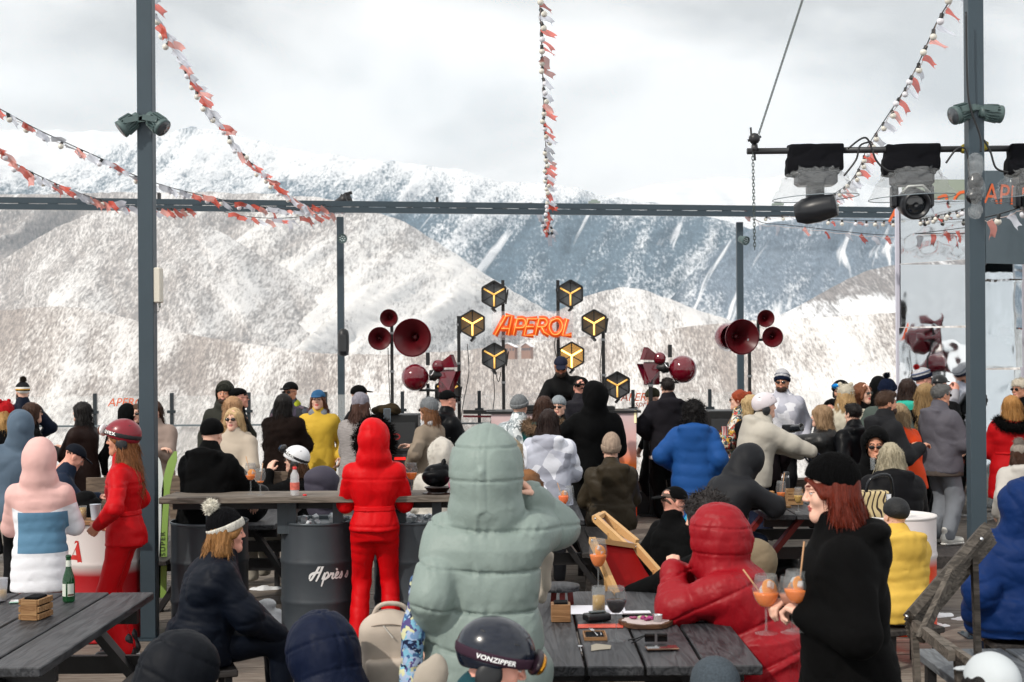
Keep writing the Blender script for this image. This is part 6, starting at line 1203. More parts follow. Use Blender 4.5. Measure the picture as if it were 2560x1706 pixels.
def chain(A, B, lb, link=.030):
    A = Vector(A); B = Vector(B); t = thing('chain', lb, 'chain', A); d = B - A; n = int(d.length / (link * .82)); me = None; q = d.to_track_quat('Z', 'Y')
    for i in range(n):
        if me is None:
            b = MB(); pts = [Vector((.0085 * math.sin(a), 0, (.006 if math.cos(a) > 0 else -.006) + .0085 * math.cos(a)) ) for a in np.linspace(0, 2 * math.pi, 10, endpoint=False)]; b.tube(pts, .0028, 5, closed=True); o = b.build('link', M('chain_steel', '#4c5552', .4, .7), t); me = o.data
        else: o = bpy.data.objects.new('link', me); COL.objects.link(o); o.parent = t
        o.location = d * ((i + .5) / n); o.rotation_mode = 'QUATERNION'; from mathutils import Quaternion; o.rotation_quaternion = q @ Quaternion((0, 0, 1), (i % 2) * R(80) + .3); o.scale = (1, 1, 1.25)
cA = cl.location; chain(cA + Vector((.03, 0, .10)), at(2026, -60, 350) , 'chain rising from the pipe clamp out of the top of the picture'); chain(cA + Vector((-.018, -.03, -.04)), at(1892, 622, pipe_s) + Vector((0, .09, 0)), 'loose chain hanging down below the pipe clamp')
PLAST = M('clear_rain_plastic', (.55, .58, .60), .05, alpha=.17, spec=1.0, bump=((14, 1.0, .05), (40, .7, .02)))
def moving_head(px, pyr, facing, lb):
    """draped black cloth, crumpled clear rain cover on a hoop, yoke and lamp head"""
    o0 = at(px, 371, pipe_s) + Vector((0, .12, 0)); t = thing('moving_head_light', lb, 'stage light', o0, 0, 'moving head stage lights under plastic rain covers'); S = 1 / pipe_s
    V, Q, Nn = sdf_mesh([dict(kind='box', c=V3(0, 0, -.055), h=(.195, .055, .09), rad=.012), dict(kind='box', c=V3(-.18, 0, -.13), h=(.03, .05, .05), rad=.012, k=.03), dict(kind='box', c=V3(0, -.01, -.15), h=(.16, .05, .03), rad=.01, k=.03)], .011)
    V = V + Nn * (.006 * crease(V, 16, int(px)) + .006 * fold(V, 9, int(px) + 1))[:, None]; np_mesh('drape', V, Q, F_('stage_drape_black', '#17181e', .85), t)
    b = MB(); b.box((-.15, -.10, -.27), (.15, .10, -.17), 0, .02); b.build('base_box', M('moving_head_black', (.014, .016, .02), .35), t)
    n = 44; mrows = 12; Vv = []; F = []
    r_ = np.random.default_rng(int(px))
    for j in range(mrows + 1):
        f = j / mrows; z = -.14 - .22 * f - .0 * f * f; rx_ = .175 + .15 * f ** .8; ry_ = .12 + .17 * f ** .8
        for k in range(n):
            a = 2 * math.pi * k / n; w_ = (1 - f) ** .5 * .020 * math.sin(a * 7 + j * 1.3 + px) + (1 - f * .8) * .012 * r_.normal(); Vv.append(((rx_ + w_) * math.cos(a), (ry_ + w_) * math.sin(a), z + .06 * f * math.sin(a) * .0 + .045 * f * math.cos(a) * .35 + .008 * r_.normal() * (1 - f)))
    for j in range(mrows):
        for k in range(n): F.append((j * n + k, j * n + (k + 1) % n, (j + 1) * n + (k + 1) % n, (j + 1) * n + k))
    b = MB(); b.add(Vv, F, 0, True); b.build('rain_cover', PLAST, t)
    b = MB(); b.tube([Vector(v) for v in Vv[-n:]], .0035, 5, closed=True); b.build('hoop', M('hoop_wire', '#7c8890', .4), t)
    BM = M('moving_head_black', (.014, .016, .02), .35); 
    if facing == 'side':
        b = MB(); b.box((-.07, -.05, -.42), (.06, .05, -.25), 0, .02); b.build('yoke', BM, t)
        hc_ = Vector((.0, -.06, -.45)); ax = Vector((.92, -.35, .18)).normalized(); b = MB(); b.lathe([(.0, -.17), (.07, -.165), (.10, -.10), (.105, .0), (.09, .11), (.085, .14), (.075, .145), (.0, .14)], hc_ + Vector((.0, 0, 0)), 10, 0, ax); b.build('head', BM, t)
        b = MB(); b.lathe([(.0, .147), (.06, .147), (.065, .142)], hc_, 20, 0, ax); b.build('lens', M('moving_head_lens', (.10, .11, .12), .15, .3), t)
    else:
        for s_ in (-1, 1): b = MB(); b.box((s_ * .135 - .025, -.05, -.44), (s_ * .135 + .025, .05, -.26), 0, .018); b.build('yoke_arm', BM, t)
        hc_ = Vector((.0, -.02, -.40)); ax = Vector((.02, -.93, -.25)).normalized(); b = MB(); b.lathe([(.0, -.12), (.08, -.11), (.115, -.03), (.115, .08), (.10, .12), (.088, .12), (.08, .07), (.0, .05)], hc_, 28, 0, ax); b.build('head', BM, t)
        b = MB(); b.lathe([(.0, .085), (.04, .09), (.078, .075)], hc_, 28, 0, ax); b.build('lens', M('dark_big_lens', (.015, .018, .022), .05, spec=1.0), t)
        b = MB(); b.tube([(-.10, -.10, -.33), (-.06, -.12, -.285), (.05, -.12, -.28), (.11, -.10, -.335)], .010, 6); b.build('tape', M('silver_tape', '#b9bcb8', .4, .4), t)
    return t
moving_head(2047, 480, 'side', 'first moving stage light from the left on the pipe, lamp turned right'); moving_head(2290, 480, 'front', 'second moving stage light on the pipe, lamp facing the camera'); moving_head(2602, 480, 'front', 'third moving stage light cut off by the right edge')
for pts, lb in (([(2120, 372), (2165, 345), (2190, 400), (2215, 425), (2235, 430)], 'black cable looping between the first two stage lights'), ([(2110, 440), (2140, 400), (2150, 365), (2175, 355)], 'black cable behind the first stage light'), ([(2365, 408), (2390, 375), (2412, 372), (2420, 400), (2424, 460)], 'black cable joining the second stage light to the post'), ([(2460, 350), (2476, 380), (2490, 420), (2520, 432)], 'black cable from the post to the third stage light'), ([(2415, 30), (2418, 200), (2426, 270), (2450, 340), (2452, 380)], 'long black cable running down the right tall post')):
    b = MB(); b.tube(catmull([at(x, y, 340) + Vector((0, 0, 0)) for x, y in pts], 8), .0075, 6); tag(b.build('cable', BLK), lb, 'cable')
t = thing('wrapped_plugs', 'bundle of black plugs wrapped in clear plastic on the right tall post', 'plugs', at(2438, 470, 341))
V, Q, Nn = sdf_mesh([ell((0, 0, .05), (.058, .045, .065)), ell((-.01, 0, -.06), (.055, .045, .065))], .009); V = V + Nn * (.007 * crease(V, 30, 5))[:, None]; np_mesh('plug_bundle', V, Q, M('glossy_black_wrap', (.01, .011, .013), .2), t)
V, Q, Nn = sdf_mesh([ell((0, -.01, .17), (.06, .055, .09)), ell((0, -.01, 0), (.063, .055, .14)), ell((0, -.01, -.17), (.055, .05, .06))], .010); V = V + Nn * (.012 * crease(V, 26, 8))[:, None]; np_mesh('plastic_wrap', V, Q, PLAST, t)
# ================================================================== bunting
FLM = [M('flag_red_orange', '#bf4c3a', .75, alpha=.85), M('flag_white', '#bcc0cb', .75, alpha=.82), M('flag_faded_red', '#cf8a80', .75, alpha=.82)]
SOCK = M('bulb_socket_black', (.015, .017, .018), .5); BULB = [M('bulb_milky', '#d5d2c8', .25, coat=.3), M('bulb_white', '#dcdce2', .25, coat=.3)]; CORD = M('black_cord', (.02, .022, .024), .6)
FM = []
for v in range(6):
    r_ = np.random.default_rng(v + 3); nu, nv_ = 7, 4; P = []
    for i in range(nu):
        for j in range(nv_):
            f = i / (nu - 1); g2 = j / (nv_ - 1) - .5; Ln = .165 * (1 - .25 * (1 - abs(g2) * 2) * (f > .99))
            P.append((Ln * f, .018 * math.sin(f * 4 + v) * f + .02 * g2 * math.sin(f * 4 + v * 2), g2 * .085 * (1 - .15 * f) - .055 * f * f + .009 * math.sin(f * 7 + v)))
    Fq = [(i * nv_ + j, (i + 1) * nv_ + j, (i + 1) * nv_ + j + 1, i * nv_ + j + 1) for i in range(nu - 1) for j in range(nv_ - 1)]
    for m in FLM:
        me = bpy.data.meshes.new('flag'); me.from_pydata(P, [], Fq); me.polygons.foreach_set('use_smooth', [True] * len(Fq)); me.materials.append(m); me.update(); FM.append(me)
b = MB(); b.ball((0, 0, -.065), .030, 14); o = b.build('bulb', BULB[0]); BM1 = o.data; bpy.data.objects.remove(o); BM2 = BM1.copy(); BM2.materials.clear(); BM2.materials.append(BULB[1])
b = MB(); b.lathe([(.012, 0), (.017, -.005), (.017, -.035), (.02, -.04)], (0, 0, 0), 10, cap=True); o = b.build('socket', SOCK); SM = o.data; bpy.data.objects.remove(o)
def bunting(pts, lb, flag_step=.17, bulb_step=.5, seed=1, flags=True, bulbs=True, droop=0.0, wind=(1, 0), fscale=1.0, hang=0.0, bend=0.0):
    r_ = np.random.default_rng(seed); W = [at(x, y, s) for x, y, s in pts]; C = catmull(W, 10); t = thing('bunting_string', lb, 'bunting', C[0]); o0 = C[0]
    b = MB(); b.tube([p - o0 for p in C], .0055, 5); b.build('cord', CORD, t)
    if flags: b = MB(); b.tube([p - o0 + Vector((.012 * math.sin(i * .9), 0, -.02 - .02 * abs(math.sin(i * .37)))) for i, p in enumerate(C)], .003, 4); b.build('flag_tape', M('pale_tape', '#c9b7b2', .7), t)
    L_ = [0]
    for a, c in zip(C, C[1:]): L_.append(L_[-1] + (c - a).length)
    def pt(d):
        i = max(0, min(len(C) - 2, int(np.searchsorted(L_, d)) - 1)); f = (d - L_[i]) / max(1e-6, L_[i + 1] - L_[i]); return C[i].lerp(C[i + 1], min(1, f)) - o0
    d = .08
    while flags and d < L_[-1]:
        me = FM[int(r_.integers(0, 6)) * 3 + int(r_.choice([0, 0, 1, 1, 2]))]; o = bpy.data.objects.new('flag', me); COL.objects.link(o); o.parent = t; p = pt(d); o.location = p + Vector((0, r_.normal() * .01, -.03))
        sc = r_.uniform(.85, 1.08) * fscale; o.scale = (sc, sc * r_.choice([-1, 1]), sc * r_.uniform(.7, 1)); o.rotation_euler = (r_.normal() * .5, R(20 + wind[1] + r_.normal() * 13), R(wind[0] + r_.normal() * 18)); d += flag_step * 1.5 * r_.uniform(.75, 1.25)
    d = .2
    while bulbs and d < L_[-1]:
        o = bpy.data.objects.new('bulb', BM1 if r_.random() < .6 else BM2); COL.objects.link(o); o.parent = t; o.location = pt(d); o.rotation_euler = (r_.normal() * .25, r_.normal() * .35, 0); sck = bpy.data.objects.new('socket', SM); COL.objects.link(sck); sck.parent = o; d += bulb_step * r_.uniform(.85, 1.15)
    return t
bunting([(352, -30, 320), (372, 5, 310), (392, 45, 300), (440, 130, 275), (500, 240, 245), (560, 325, 225), (620, 400, 208), (670, 447, 195), (720, 490, 184), (770, 512, 175), (850, 510, 167)], 'bunting string from the top of the left post down to the far post', .17, .42, 1)
bunting([(-60, 245, 270), (0, 273, 262), (80, 317, 250), (160, 355, 240), (260, 400, 228), (340, 440, 218), (430, 470, 208), (520, 492, 200), (600, 508, 192), (700, 522, 180), (780, 524, 172), (850, 506, 167)], 'bunting string sagging from the left edge past the left post to the far post', .16, .38, 2)
bunting([(560, 530, 180), (620, 542, 177), (700, 546, 173), (780, 538, 169), (850, 520, 166)], 'short cluster of bunting bunched under the beam at the far post', .09, .6, 3, bulbs=False)
bunting([(-60, 345, 255), (0, 376, 246), (40, 410, 240), (130, 455, 226), (210, 487, 212), (290, 508, 200), (370, 520, 190), (470, 520, 180)], 'lower bunting string at the left edge running down to the beam', .13, .34, 4)
bunting([(1349, -40, 285), (1350, 20, 275), (1353, 80, 262), (1355, 140, 250), (1358, 220, 236), (1361, 300, 222), (1365, 380, 206), (1366, 450, 190), (1368, 510, 172), (1362, 545, 166)], 'bunting string hanging straight down at the centre of the picture', .20, .30, 5)
bunting([(1345, 515, 164), (1352, 540, 163), (1360, 565, 163), (1372, 585, 163), (1380, 575, 163), (1366, 545, 163)], 'tangled end of bunting below the beam at the centre', .07, .09, 6, wind=(0, 40))
bunting([(2392, -40, 330), (2372, 5, 320), (2340, 60, 305), (2300, 150, 285), (2258, 230, 262), (2212, 300, 245), (2170, 365, 228), (2150, 415, 212), (2120, 460, 198), (2060, 500, 180), (2010, 525, 166)], 'bunting string from the top of the right post down behind the pipe', .22, .40, 7)
bunting([(1850, 520, 160), (1880, 533, 160), (1930, 540, 161), (1985, 536, 163), (2040, 545, 165), (2100, 550, 168), (2200, 552, 175), (2300, 548, 188), (2420, 520, 210)], 'line of bulbs running right from the far right post', .3, .26, 8, flags=True, fscale=.6)
bunting([(1856, 522, 160), (1900, 555, 162), (1960, 562, 164), (2030, 570, 167), (2100, 578, 171), (2180, 586, 177), (2250, 588, 183), (2330, 580, 192), (2425, 568, 205)], 'string of small flags sagging right from the far right post', .26, 9, 9, bulbs=False, fscale=.95, wind=(0, 30))
bunting([(2458, 545, 300), (2500, 535, 305), (2560, 515, 312), (2640, 480, 320)], 'short bunting string right of the right post', .16, .25, 10, fscale=.9, wind=(0, 30))
for pts, s, lb in (([(860, 510), (920, 528), (985, 528), (1040, 515), (1093, 506)], 163, 'black cable sagging along the beam right of the far post'), ([(1100, 508), (1160, 522), (1240, 524), (1330, 508)], 161, 'black cable sagging along the beam left of centre bunting')):
    b = MB(); b.tube(catmull([at(x, y, s + 3) for x, y in pts], 8), .012, 6); tag(b.build('cable', BLK), lb, 'cable')
# ================================================================== furniture
TW = wood_mat('dark_stained_table_wood', (.012, .013, .016), (.080, .083, .090), .5, 'y', 1.0, .003, 7.0)
TWD = wood_mat('dark_bench_wood', (.020, .018, .018), (.07, .062, .058), .6, 'y'); TLEG = M('table_leg_black', (.014, .013, .014), .5, var=.2); TRED = M('table_leg_red', (.16, .012, .010), .5)
def picnic_table(x0, nb, y0, y1, lb, z=.75, w=.262, gap=.014, benches=True, blen=None, red=False):
    xc = x0 + nb * w / 2; t = thing('picnic_table', lb, 'table', (xc, (y0 + y1) / 2, 0)); hy = (y1 - y0) / 2
    for i in range(nb):
        b = MB(); a = x0 + i * w - xc + gap / 2; b.box((a, -hy + RNG.uniform(-.004, .004), z - .045), (a + w - gap, hy + RNG.uniform(-.004, .004), z + RNG.uniform(-.002, .001)), 0, .005); b.build('tabletop_plank', TW, t)
    W_2 = nb * w / 2
    for yy in (-hy + .28, hy - .28):
        for s_ in (-1, 1): b = MB(); b.bar((s_ * .16, yy, z - .05), (s_ * (W_2 + .22), yy, .0), .045, .11, up=(0, 1, 0)); b.build('leg', TRED if (red and s_ < 0) else TLEG, t)
        b = MB(); b.bar((-W_2 - .28, yy + .047, .38), (W_2 + .28, yy + .047, .38), .045, .10); b.build('cross_beam', TLEG, t)
        b = MB(); b.bar((-W_2 + .04, yy + .047, z - .095), (W_2 - .04, yy + .047, z - .095), .045, .09); b.build('top_beam', TLEG, t)
    if benches:
        for s_ in (-1, 1): b = MB(); xb = s_ * (W_2 + .22); b.box((xb - .14, -hy, .42), (xb + .14, hy, .46), 0, .005); b.build('bench_seat', TWD, t)
    return t
picnic_table(-2.10 - 4 * .262, 4, 6.33, 8.33, 'dark planked picnic table at the bottom left corner')
picnic_table(.055, 4, 6.27, 8.25, 'dark planked picnic table with drinks at bottom right of centre', benches=True)
picnic_table(2.14, 4, 12.05, 13.9, 'dark planked table with cast iron pan behind red haired woman', red=True)
picnic_table(-.30, 3, 11.8, 13.7, 'picnic table with two glasses half hidden by the sage coat', w=.30)
picnic_table(-2.75, 3, 11.6, 13.3, 'dark picnic table behind the barrel bar at left', w=.27)
b = MB(); b.box((-.24, -.95, .40), (.24, .95, .445), 0, .005)
for yy in (-.7, .7): b.box((-.2, yy - .03, 0), (-.15, yy + .03, .399)); b.box((.15, yy - .03, 0), (.2, yy + .03, .399))
o = b.build('bench', TWD); o.location = (.82, 12.95, 0); tag(o, 'low dark bench under the khaki parka', 'bench')
BW = wood_mat('grey_weathered_bar_wood', (.10, .085, .07), (.30, .26, .22), .75, 'x', 1.0, .003)
bar = thing('bar_shelf', 'long weathered plank bar resting on grey barrels', 'bar', (0, 0, 0)); a = at(398, 1240, 340); c = at(1150, 1240, 338)
b = MB(); b.box((a.x, 10.44, 1.045), (c.x, 10.72, 1.09), 0, .004); b.build('plank', BW, bar); b = MB(); b.box((a.x + .01, 10.735, 1.043), (c.x, 10.93, 1.088), 0, .004); b.build('plank', BW, bar)
for px in (700, 724, 840, 1000, 520, 1090): x = at(px, 1250, 338).x; b = MB(); b.box((x - .035, 10.60, .80), (x + .035, 10.67, 1.044)); b.build('support', M('support_grey', '#3d454b', .5), bar)
b = MB(); b.box((a.x + .05, 10.66, .98), (c.x, 10.70, 1.042)); b.build('under_rail', TLEG, bar)
def barrel(px, lb, m, rim, s=338, lid=None, txt=None, r=.288, z=.0, ice=False):
    p = at(px, 1300, FPX / (FPX / s + r)); t = thing('steel_drum', lb, 'barrel', (p.x, p.y, z)); prof = [(r * .9, .003), (r, .004), (r * 1.015, .012), (r * 1.015, .022), (r, .03)]
    for zz in (.29, .585): prof += [(r, zz - .03), (r * 1.02, zz - .012), (r * 1.028, zz), (r * 1.02, zz + .012), (r, zz + .03)]
    prof += [(r, .86)]; b = MB(); b.lathe(prof, (0, 0, 0), 56); b.build('drum_body', m, t)
    b = MB(); b.lathe([(r * .97, .845), (r * 1.0, .862), (r * 1.02, .868), (r * 1.025, .876), (r * 1.01, .884), (r * .985, .880), (r * .975, .86), (r * .975, .84)], (0, 0, 0), 56); b.build('rim', rim, t)
    b = MB(); b.lathe([(1e-4, .853), (r * .975, .853)], (0, 0, 0), 40); b.build('lid', lid or rim, t)
    if ice:
        ic = M('ice_cubes', (.75, .80, .84), .08, spec=.9, alpha=.8); 
        for q in range(26):
            rr_ = r * .85 * math.sqrt(RNG.random()); an_ = RNG.uniform(0, 6.28); b = MB(); sz = RNG.uniform(.015, .026); b.T = Matrix.Translation((rr_ * math.cos(an_), rr_ * math.sin(an_), .868 + sz * .6)) @ Matrix.Rotation(RNG.uniform(0, 3), 4, Vector(RNG.normal(size=3)).normalized()); b.box((-sz, -sz, -sz * .7), (sz, sz, sz * .7), 0, .004); b.build('ice_cube', ic, t)
    return t
DG = M('drum_dark_grey', '#3a4046', .42, var=.10, vs=3, rvar=.1, bump=((35, .15, .004), (4, .3, .01)))
DR = M('drum_rim_grey', '#4c545a', .35, .3); d1 = barrel(798, 'grey steel drum under the bar lettered in white script', DG, DR, ice=True); d2 = barrel(1030, 'grey steel drum right of the red ski suit', DG, DR, ice=True); d0 = barrel(524, 'dark steel drum behind the pompom hat woman', M('drum_black', '#20252b', .45, var=.1), DR)
def cyl(cx_, cy_, r, z0):
    return lambda x, y: Vector((r * math.sin(x / r), -r * math.cos(x / r), z0 + y))
# handwritten lettering round the two drums
SCR = {'A': [[(0, 0), (.10, -.02), (.30, .35), (.62, .98), (.78, 1.02), (.72, .75), (.55, .20), (.42, -.12)], [(-.02, .02), (.02, .28), (.25, .42), (.62, .46)]],
       'p': [[(.0, .0), (.18, .42), (.02, -.45)], [(.10, .18), (.30, .45), (.40, .25), (.22, .02), (.12, .05), (.34, .08), (.46, .18)]], 'r': [[(0, .12), (.14, .42), (.10, .30), (.28, .36), (.22, .10), (.30, .03), (.42, .14)]],
       'e': [[(0, .12), (.18, .22), (.26, .36), (.16, .42), (.06, .22), (.12, .03), (.32, .10)], [(.06, .66), (.17, .54)]], 's': [[(0, .06), (.16, .30), (.20, .42), (.24, .22), (.16, .03), (.04, .06)]],
       'k': [[(0, .0), (.26, .80), (.22, 1.02), (.12, .75), (.02, .02)], [(.06, .22), (.26, .42), (.28, .28), (.14, .22), (.26, .02), (.40, .10)]], 'i': [[(0, .10), (.12, .38), (.08, .08), (.16, .02), (.28, .12)], [(.18, .58), (.20, .60)]]}
WP = M('white_script_paint', '#dfe0e0', .55)
def script(parent, word, x0, z0, sz, r):
    b = MB(); x = x0; adv = {'A': .78, 'p': .44, 'r': .38, 'e': .30, 's': .30, 'k': .38, 'i': .28, ' ': .18}
    for ch in word:
        if ch != ' ':
            for ln in SCR[ch]:
                pts = [(p.x, p.y) for p in catmull([(q, w_, 0) for q, w_ in ln], 6)]
                P3 = [cyl(0, 0, r, z0)((x + q + .12 * w_) * sz, w_ * sz) for q, w_ in pts]; wd = .0075 if ch == 'A' else .006
                V = []; F = []
                for i, p in enumerate(P3):
                    d = (P3[min(i + 1, len(P3) - 1)] - P3[max(i - 1, 0)]).normalized(); nrm = Vector((p.x, p.y, 0)).normalized(); s_ = d.cross(nrm).normalized() * wd * (.7 + .5 * math.sin(math.pi * i / len(P3))); V += [p + s_ + nrm * .001, p - s_ + nrm * .001]
                F = [(2 * i, 2 * i + 1, 2 * i + 3, 2 * i + 2) for i in range(len(P3) - 1)]; b.add(V, F)
        x += adv[ch]
    return b.build('script_lettering', WP, parent)
script(d1, 'Apres s', -.30, .47, .115, .2905); script(d2, 'ki', -2.2, .50, .11, .2905)
GW = lambda nm, c1, c2: gradm(nm, .0, .88, [(0, c2), (.57, c2), (.65, c1), (1, c1)], .4)
da = barrel(258, 'white and red drum with a red letter A behind the left table', GW('white_red_gradient', '#cfc8c6', '#a5121a'), M('rim_white', '#d6d3d2', .4), s=338)
text_mesh('A', .27, lambda x, y: cyl(0, 0, .291, .575)(x - .17, y), 'letter', M('red_paint', '#b8231c', .5), da, .25, 1, .006).location = (0, 0, 0)
for v in da.children[-1].data.vertices: pass
db = barrel(2243, 'white and orange drum behind the yellow vest at right', GW('white_orange_gradient', '#dcd4d4', '#ee4410'), M('rim_white', '#d6d3d2', .4), s=336)
tbw = thing('wooden_tray', 'small wooden tray on the white and red drum', 'tray', (at(225, 1300, 340).x, 10.62, .886)); b = MB(); b.box((-.22, -.12, .0), (.22, .12, .03), 0, .004); b.build('board', wood_mat('warm_wood', (.16, .075, .03), (.34, .19, .09), .6), tbw)
# wall of wood benches behind the crowd at left
for x0, x1, y0, s, lb in ((215, 262, 1195, 262, 'wooden bench back left of the red helmet'), (425, 440, 1190, 262, 'wooden crate end by the green skis'), (640, 700, 1180, 268, 'stacked wooden bench behind the seated helmet woman')):
    a = at(x0, y0, s); c = at(x1, y0, s)
    for q in range(3): b = MB(); b.box((a.x, a.y, a.z - .13 - q * .14), (c.x + .12, a.y + .04, a.z - q * .14)); tag(b.build('board_bench' , wood_mat('bench_back_wood', (.09, .065, .05), (.24, .18, .13), .8)), lb + [', top board', ', middle board', ', bottom board'][q], 'board')
# skis
t = thing('pair_of_skis', 'lime green pair of skis standing upright right of the left post', 'skis', at(402, 1330, 300))
for i, (dx, top, cc) in enumerate(((0.0, -.62, '#86a654'), (-.05, -.66, '#cfd6d2'))):
    b = MB(); b.add([], []); P = []
    for j in range(16):
        f = j / 15; z = -.55 + f * 1.22; bend = .10 * max(0, f - .75) ** 1.3 * 8 * (1 if i == 0 else -1) * .5; w_ = .027 + .014 * abs(f - .5) * 2 - (.03 * max(0, f - .93) / .07); P.append((dx + f * .06 + bend, w_, z))
    V = [];
    for x, w_, z in P: V += [(x - w_, 0, z), (x + w_, 0, z), (x + w_, .012, z), (x - w_, .012, z)]
    b.add(V, [(4 * j + k, 4 * j + (k + 1) % 4, 4 * j + 4 + (k + 1) % 4, 4 * j + 4 + k) for j in range(15) for k in range(4)] + [(0, 1, 2, 3), (63, 62, 61, 60)]); b.build('ski', M('ski_' + cc, cc, .3, coat=.3), t)
text_mesh('SUPER', .06, lambda x, y: Vector((.035 - y * .9, -.004, x - .1)), 'lettering', BLK, t, 0, 1.3)
# ================================================================== drinks and things on tables
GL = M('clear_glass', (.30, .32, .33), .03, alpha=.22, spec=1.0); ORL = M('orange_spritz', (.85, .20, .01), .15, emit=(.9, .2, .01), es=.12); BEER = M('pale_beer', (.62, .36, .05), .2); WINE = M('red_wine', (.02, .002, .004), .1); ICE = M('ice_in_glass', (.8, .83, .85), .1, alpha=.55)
STEEL2 = M('cutlery_steel', (.62, .63, .65), .22, 1.0)
def stem_glass(p, h, r, lb, liquid=ORL, fill=.45, orange=True, straw=None, seed=0, cat='glass', bowl=.56):
    t = thing('stemmed_glass', lb, cat, p); hb = h * (1 - bowl); n = 10
    def bw(f): return r * (.16 + .98 * math.sin(min(1, (f * 1.5) ** .62) * math.pi / 2) - .28 * max(0, f - .55) / .45)
    b = MB(); b.lathe([(r * .95, .001), (r * .9, .004), (.006, .012), (.0042, hb * .5), (.006, hb)], (0, 0, 0), 24); b.build('stem', GL, t)
    b = MB(); b.lathe([(.006, hb)] + [(bw(f), hb + (h - hb) * f) for f in np.linspace(.04, 1, n)] + [(bw(1) - .0015, h), (bw(.85) - .0015, hb + (h - hb) * .85)], (0, 0, 0), 28); b.build('bowl', GL, t)
    if liquid: b = MB(); fs = np.linspace(.05, fill, 7); b.lathe([(.001, hb + .004)] + [(bw(f) * .94, hb + (h - hb) * f) for f in fs] + [(.001, hb + (h - hb) * fill)], (0, 0, 0), 26); b.build('drink', liquid, t)
    if orange:
        b = MB(); b.T = Matrix.Translation((r * .25, -r * .2, hb + (h - hb) * (fill + .12))) @ Matrix.Rotation(1.2, 4, 'X') @ Matrix.Rotation(.5, 4, 'Y'); b.lathe([(1e-4, .003), (r * .72, .003), (r * .78, 0), (r * .72, -.003), (1e-4, -.003)], (0, 0, 0), 20); b.build('orange_slice', M('orange_fruit', (.85, .30, .02), .4), t)
        for q in range(4): b = MB(); sz = r * .28; rr_ = np.random.default_rng(seed + q); b.T = Matrix.Translation(Vector((rr_.uniform(-.4, .4) * r, rr_.uniform(-.4, .4) * r, hb + (h - hb) * (fill - .05 + .09 * q)))) @ Matrix.Rotation(rr_.uniform(0, 3), 4, Vector(rr_.normal(size=3)).normalized()); b.box((-sz, -sz, -sz), (sz, sz, sz), 0, .003); b.build('ice_cube', ICE, t)
    if straw: b = MB(); b.tube([(r * .1, 0, hb + .02), (straw[0], straw[1], h + straw[2])], .0035, 6); b.build('straw', M('paper_straw', '#b98f6a', .7), t)
    return t
def G(px, py, z): return ground(px, py, z)
stem_glass(G(1496, 1476, .752), .30, .048, 'tall spritz glass with orange slice on the near right table', seed=3)
stem_glass(G(1541, 1603, .752), .262, .046, 'large glass of red wine on the near right table', WINE, .50, False, bowl=.50)
t = thing('beer_glass', 'straight tumbler of pale beer on the near right table', 'glass', G(1497, 1534, .752)); b = MB(); b.lathe([(.034, .001), (.036, .004), (.0365, .145), (.034, .145), (.033, .01), (1e-4, .01)], (0, 0, 0), 28); b.build('glass', GL, t); b = MB(); b.lathe([(1e-4, .011), (.0325, .011), (.0328, .095), (1e-4, .095)], (0, 0, 0), 26); b.build('beer', BEER, t)
def paper(pts, z, lb, cat, m, nm='paper', th=.0008):
    P = [G(x, y, z) for x, y in pts]; b = MB(); b.add([(p.x, p.y, z + th) for p in P] + [(p.x, p.y, z) for p in P], [tuple(range(len(P))), tuple(range(2 * len(P) - 1, len(P) - 1, -1))] + [(i, len(P) + i, len(P) + (i + 1) % len(P), (i + 1) % len(P)) for i in range(len(P))]); return tag(b.build(nm, m), lb, cat)
PW = M('white_paper', '#d4d5de', .7)
paper([(1414, 1514), (1560, 1514), (1566, 1536), (1416, 1536)], .753, 'white paper menu sheet lying across the near table', 'paper', PW)
paper([(1445, 1562), (1558, 1560), (1558, 1570), (1444, 1571)], .753, 'red edged menu strip on the near table', 'paper', M('red_menu', '#b5412c', .5, var=.4, vs=18), th=.002)
# cutlery tray
p = G(1487, 1593, .752); t = thing('cutlery_tray', 'small wooden tray with black napkin and fork on near table', 'tray', p); b = MB(); W2, H2 = .055, .085
b.box((-W2, -H2, 0), (W2, H2, .004)); b.box((-W2, -H2, .0041), (-W2 + .005, H2, .016)); b.box((W2 - .005, -H2, .0041), (W2, H2, .016)); b.box((-W2 + .0051, -H2, .0041), (W2 - .0051, -H2 + .005, .016)); b.box((-W2 + .0051, H2 - .005, .0041), (W2 - .0051, H2, .016)); b.build('tray', wood_mat('warm_wood', (.16, .075, .03), (.34, .19, .09), .6), t)
b = MB(); b.box((-.042, -.07, .0045), (.042, .07, .014), 0, .003); b.build('napkin', F_('black_napkin', '#15161a', .9), t)
def fork(t, a, c, nm='fork'):
    a = Vector(a); c = Vector(c); d = (c - a).normalized(); s_ = d.cross(Vector((0, 0, 1))).normalized(); b = MB(); b.tube([a, a.lerp(c, .6)], .0025, 5); b.bar(a.lerp(c, .6), a.lerp(c, .75), .018, .002)
    for k in (-1.5, -.5, .5, 1.5): b.tube([a.lerp(c, .75) + s_ * k * .005, c + s_ * k * .005], .0011, 4)
    return b.build(nm, STEEL2, t)
fork(t, (.012, -.05, .017), (-.02, .085, .03)); b = MB(); b.tube([(.03, -.04, .017), (.028, .02, .02)], .003, 5); b.build('knife', STEEL2, t)
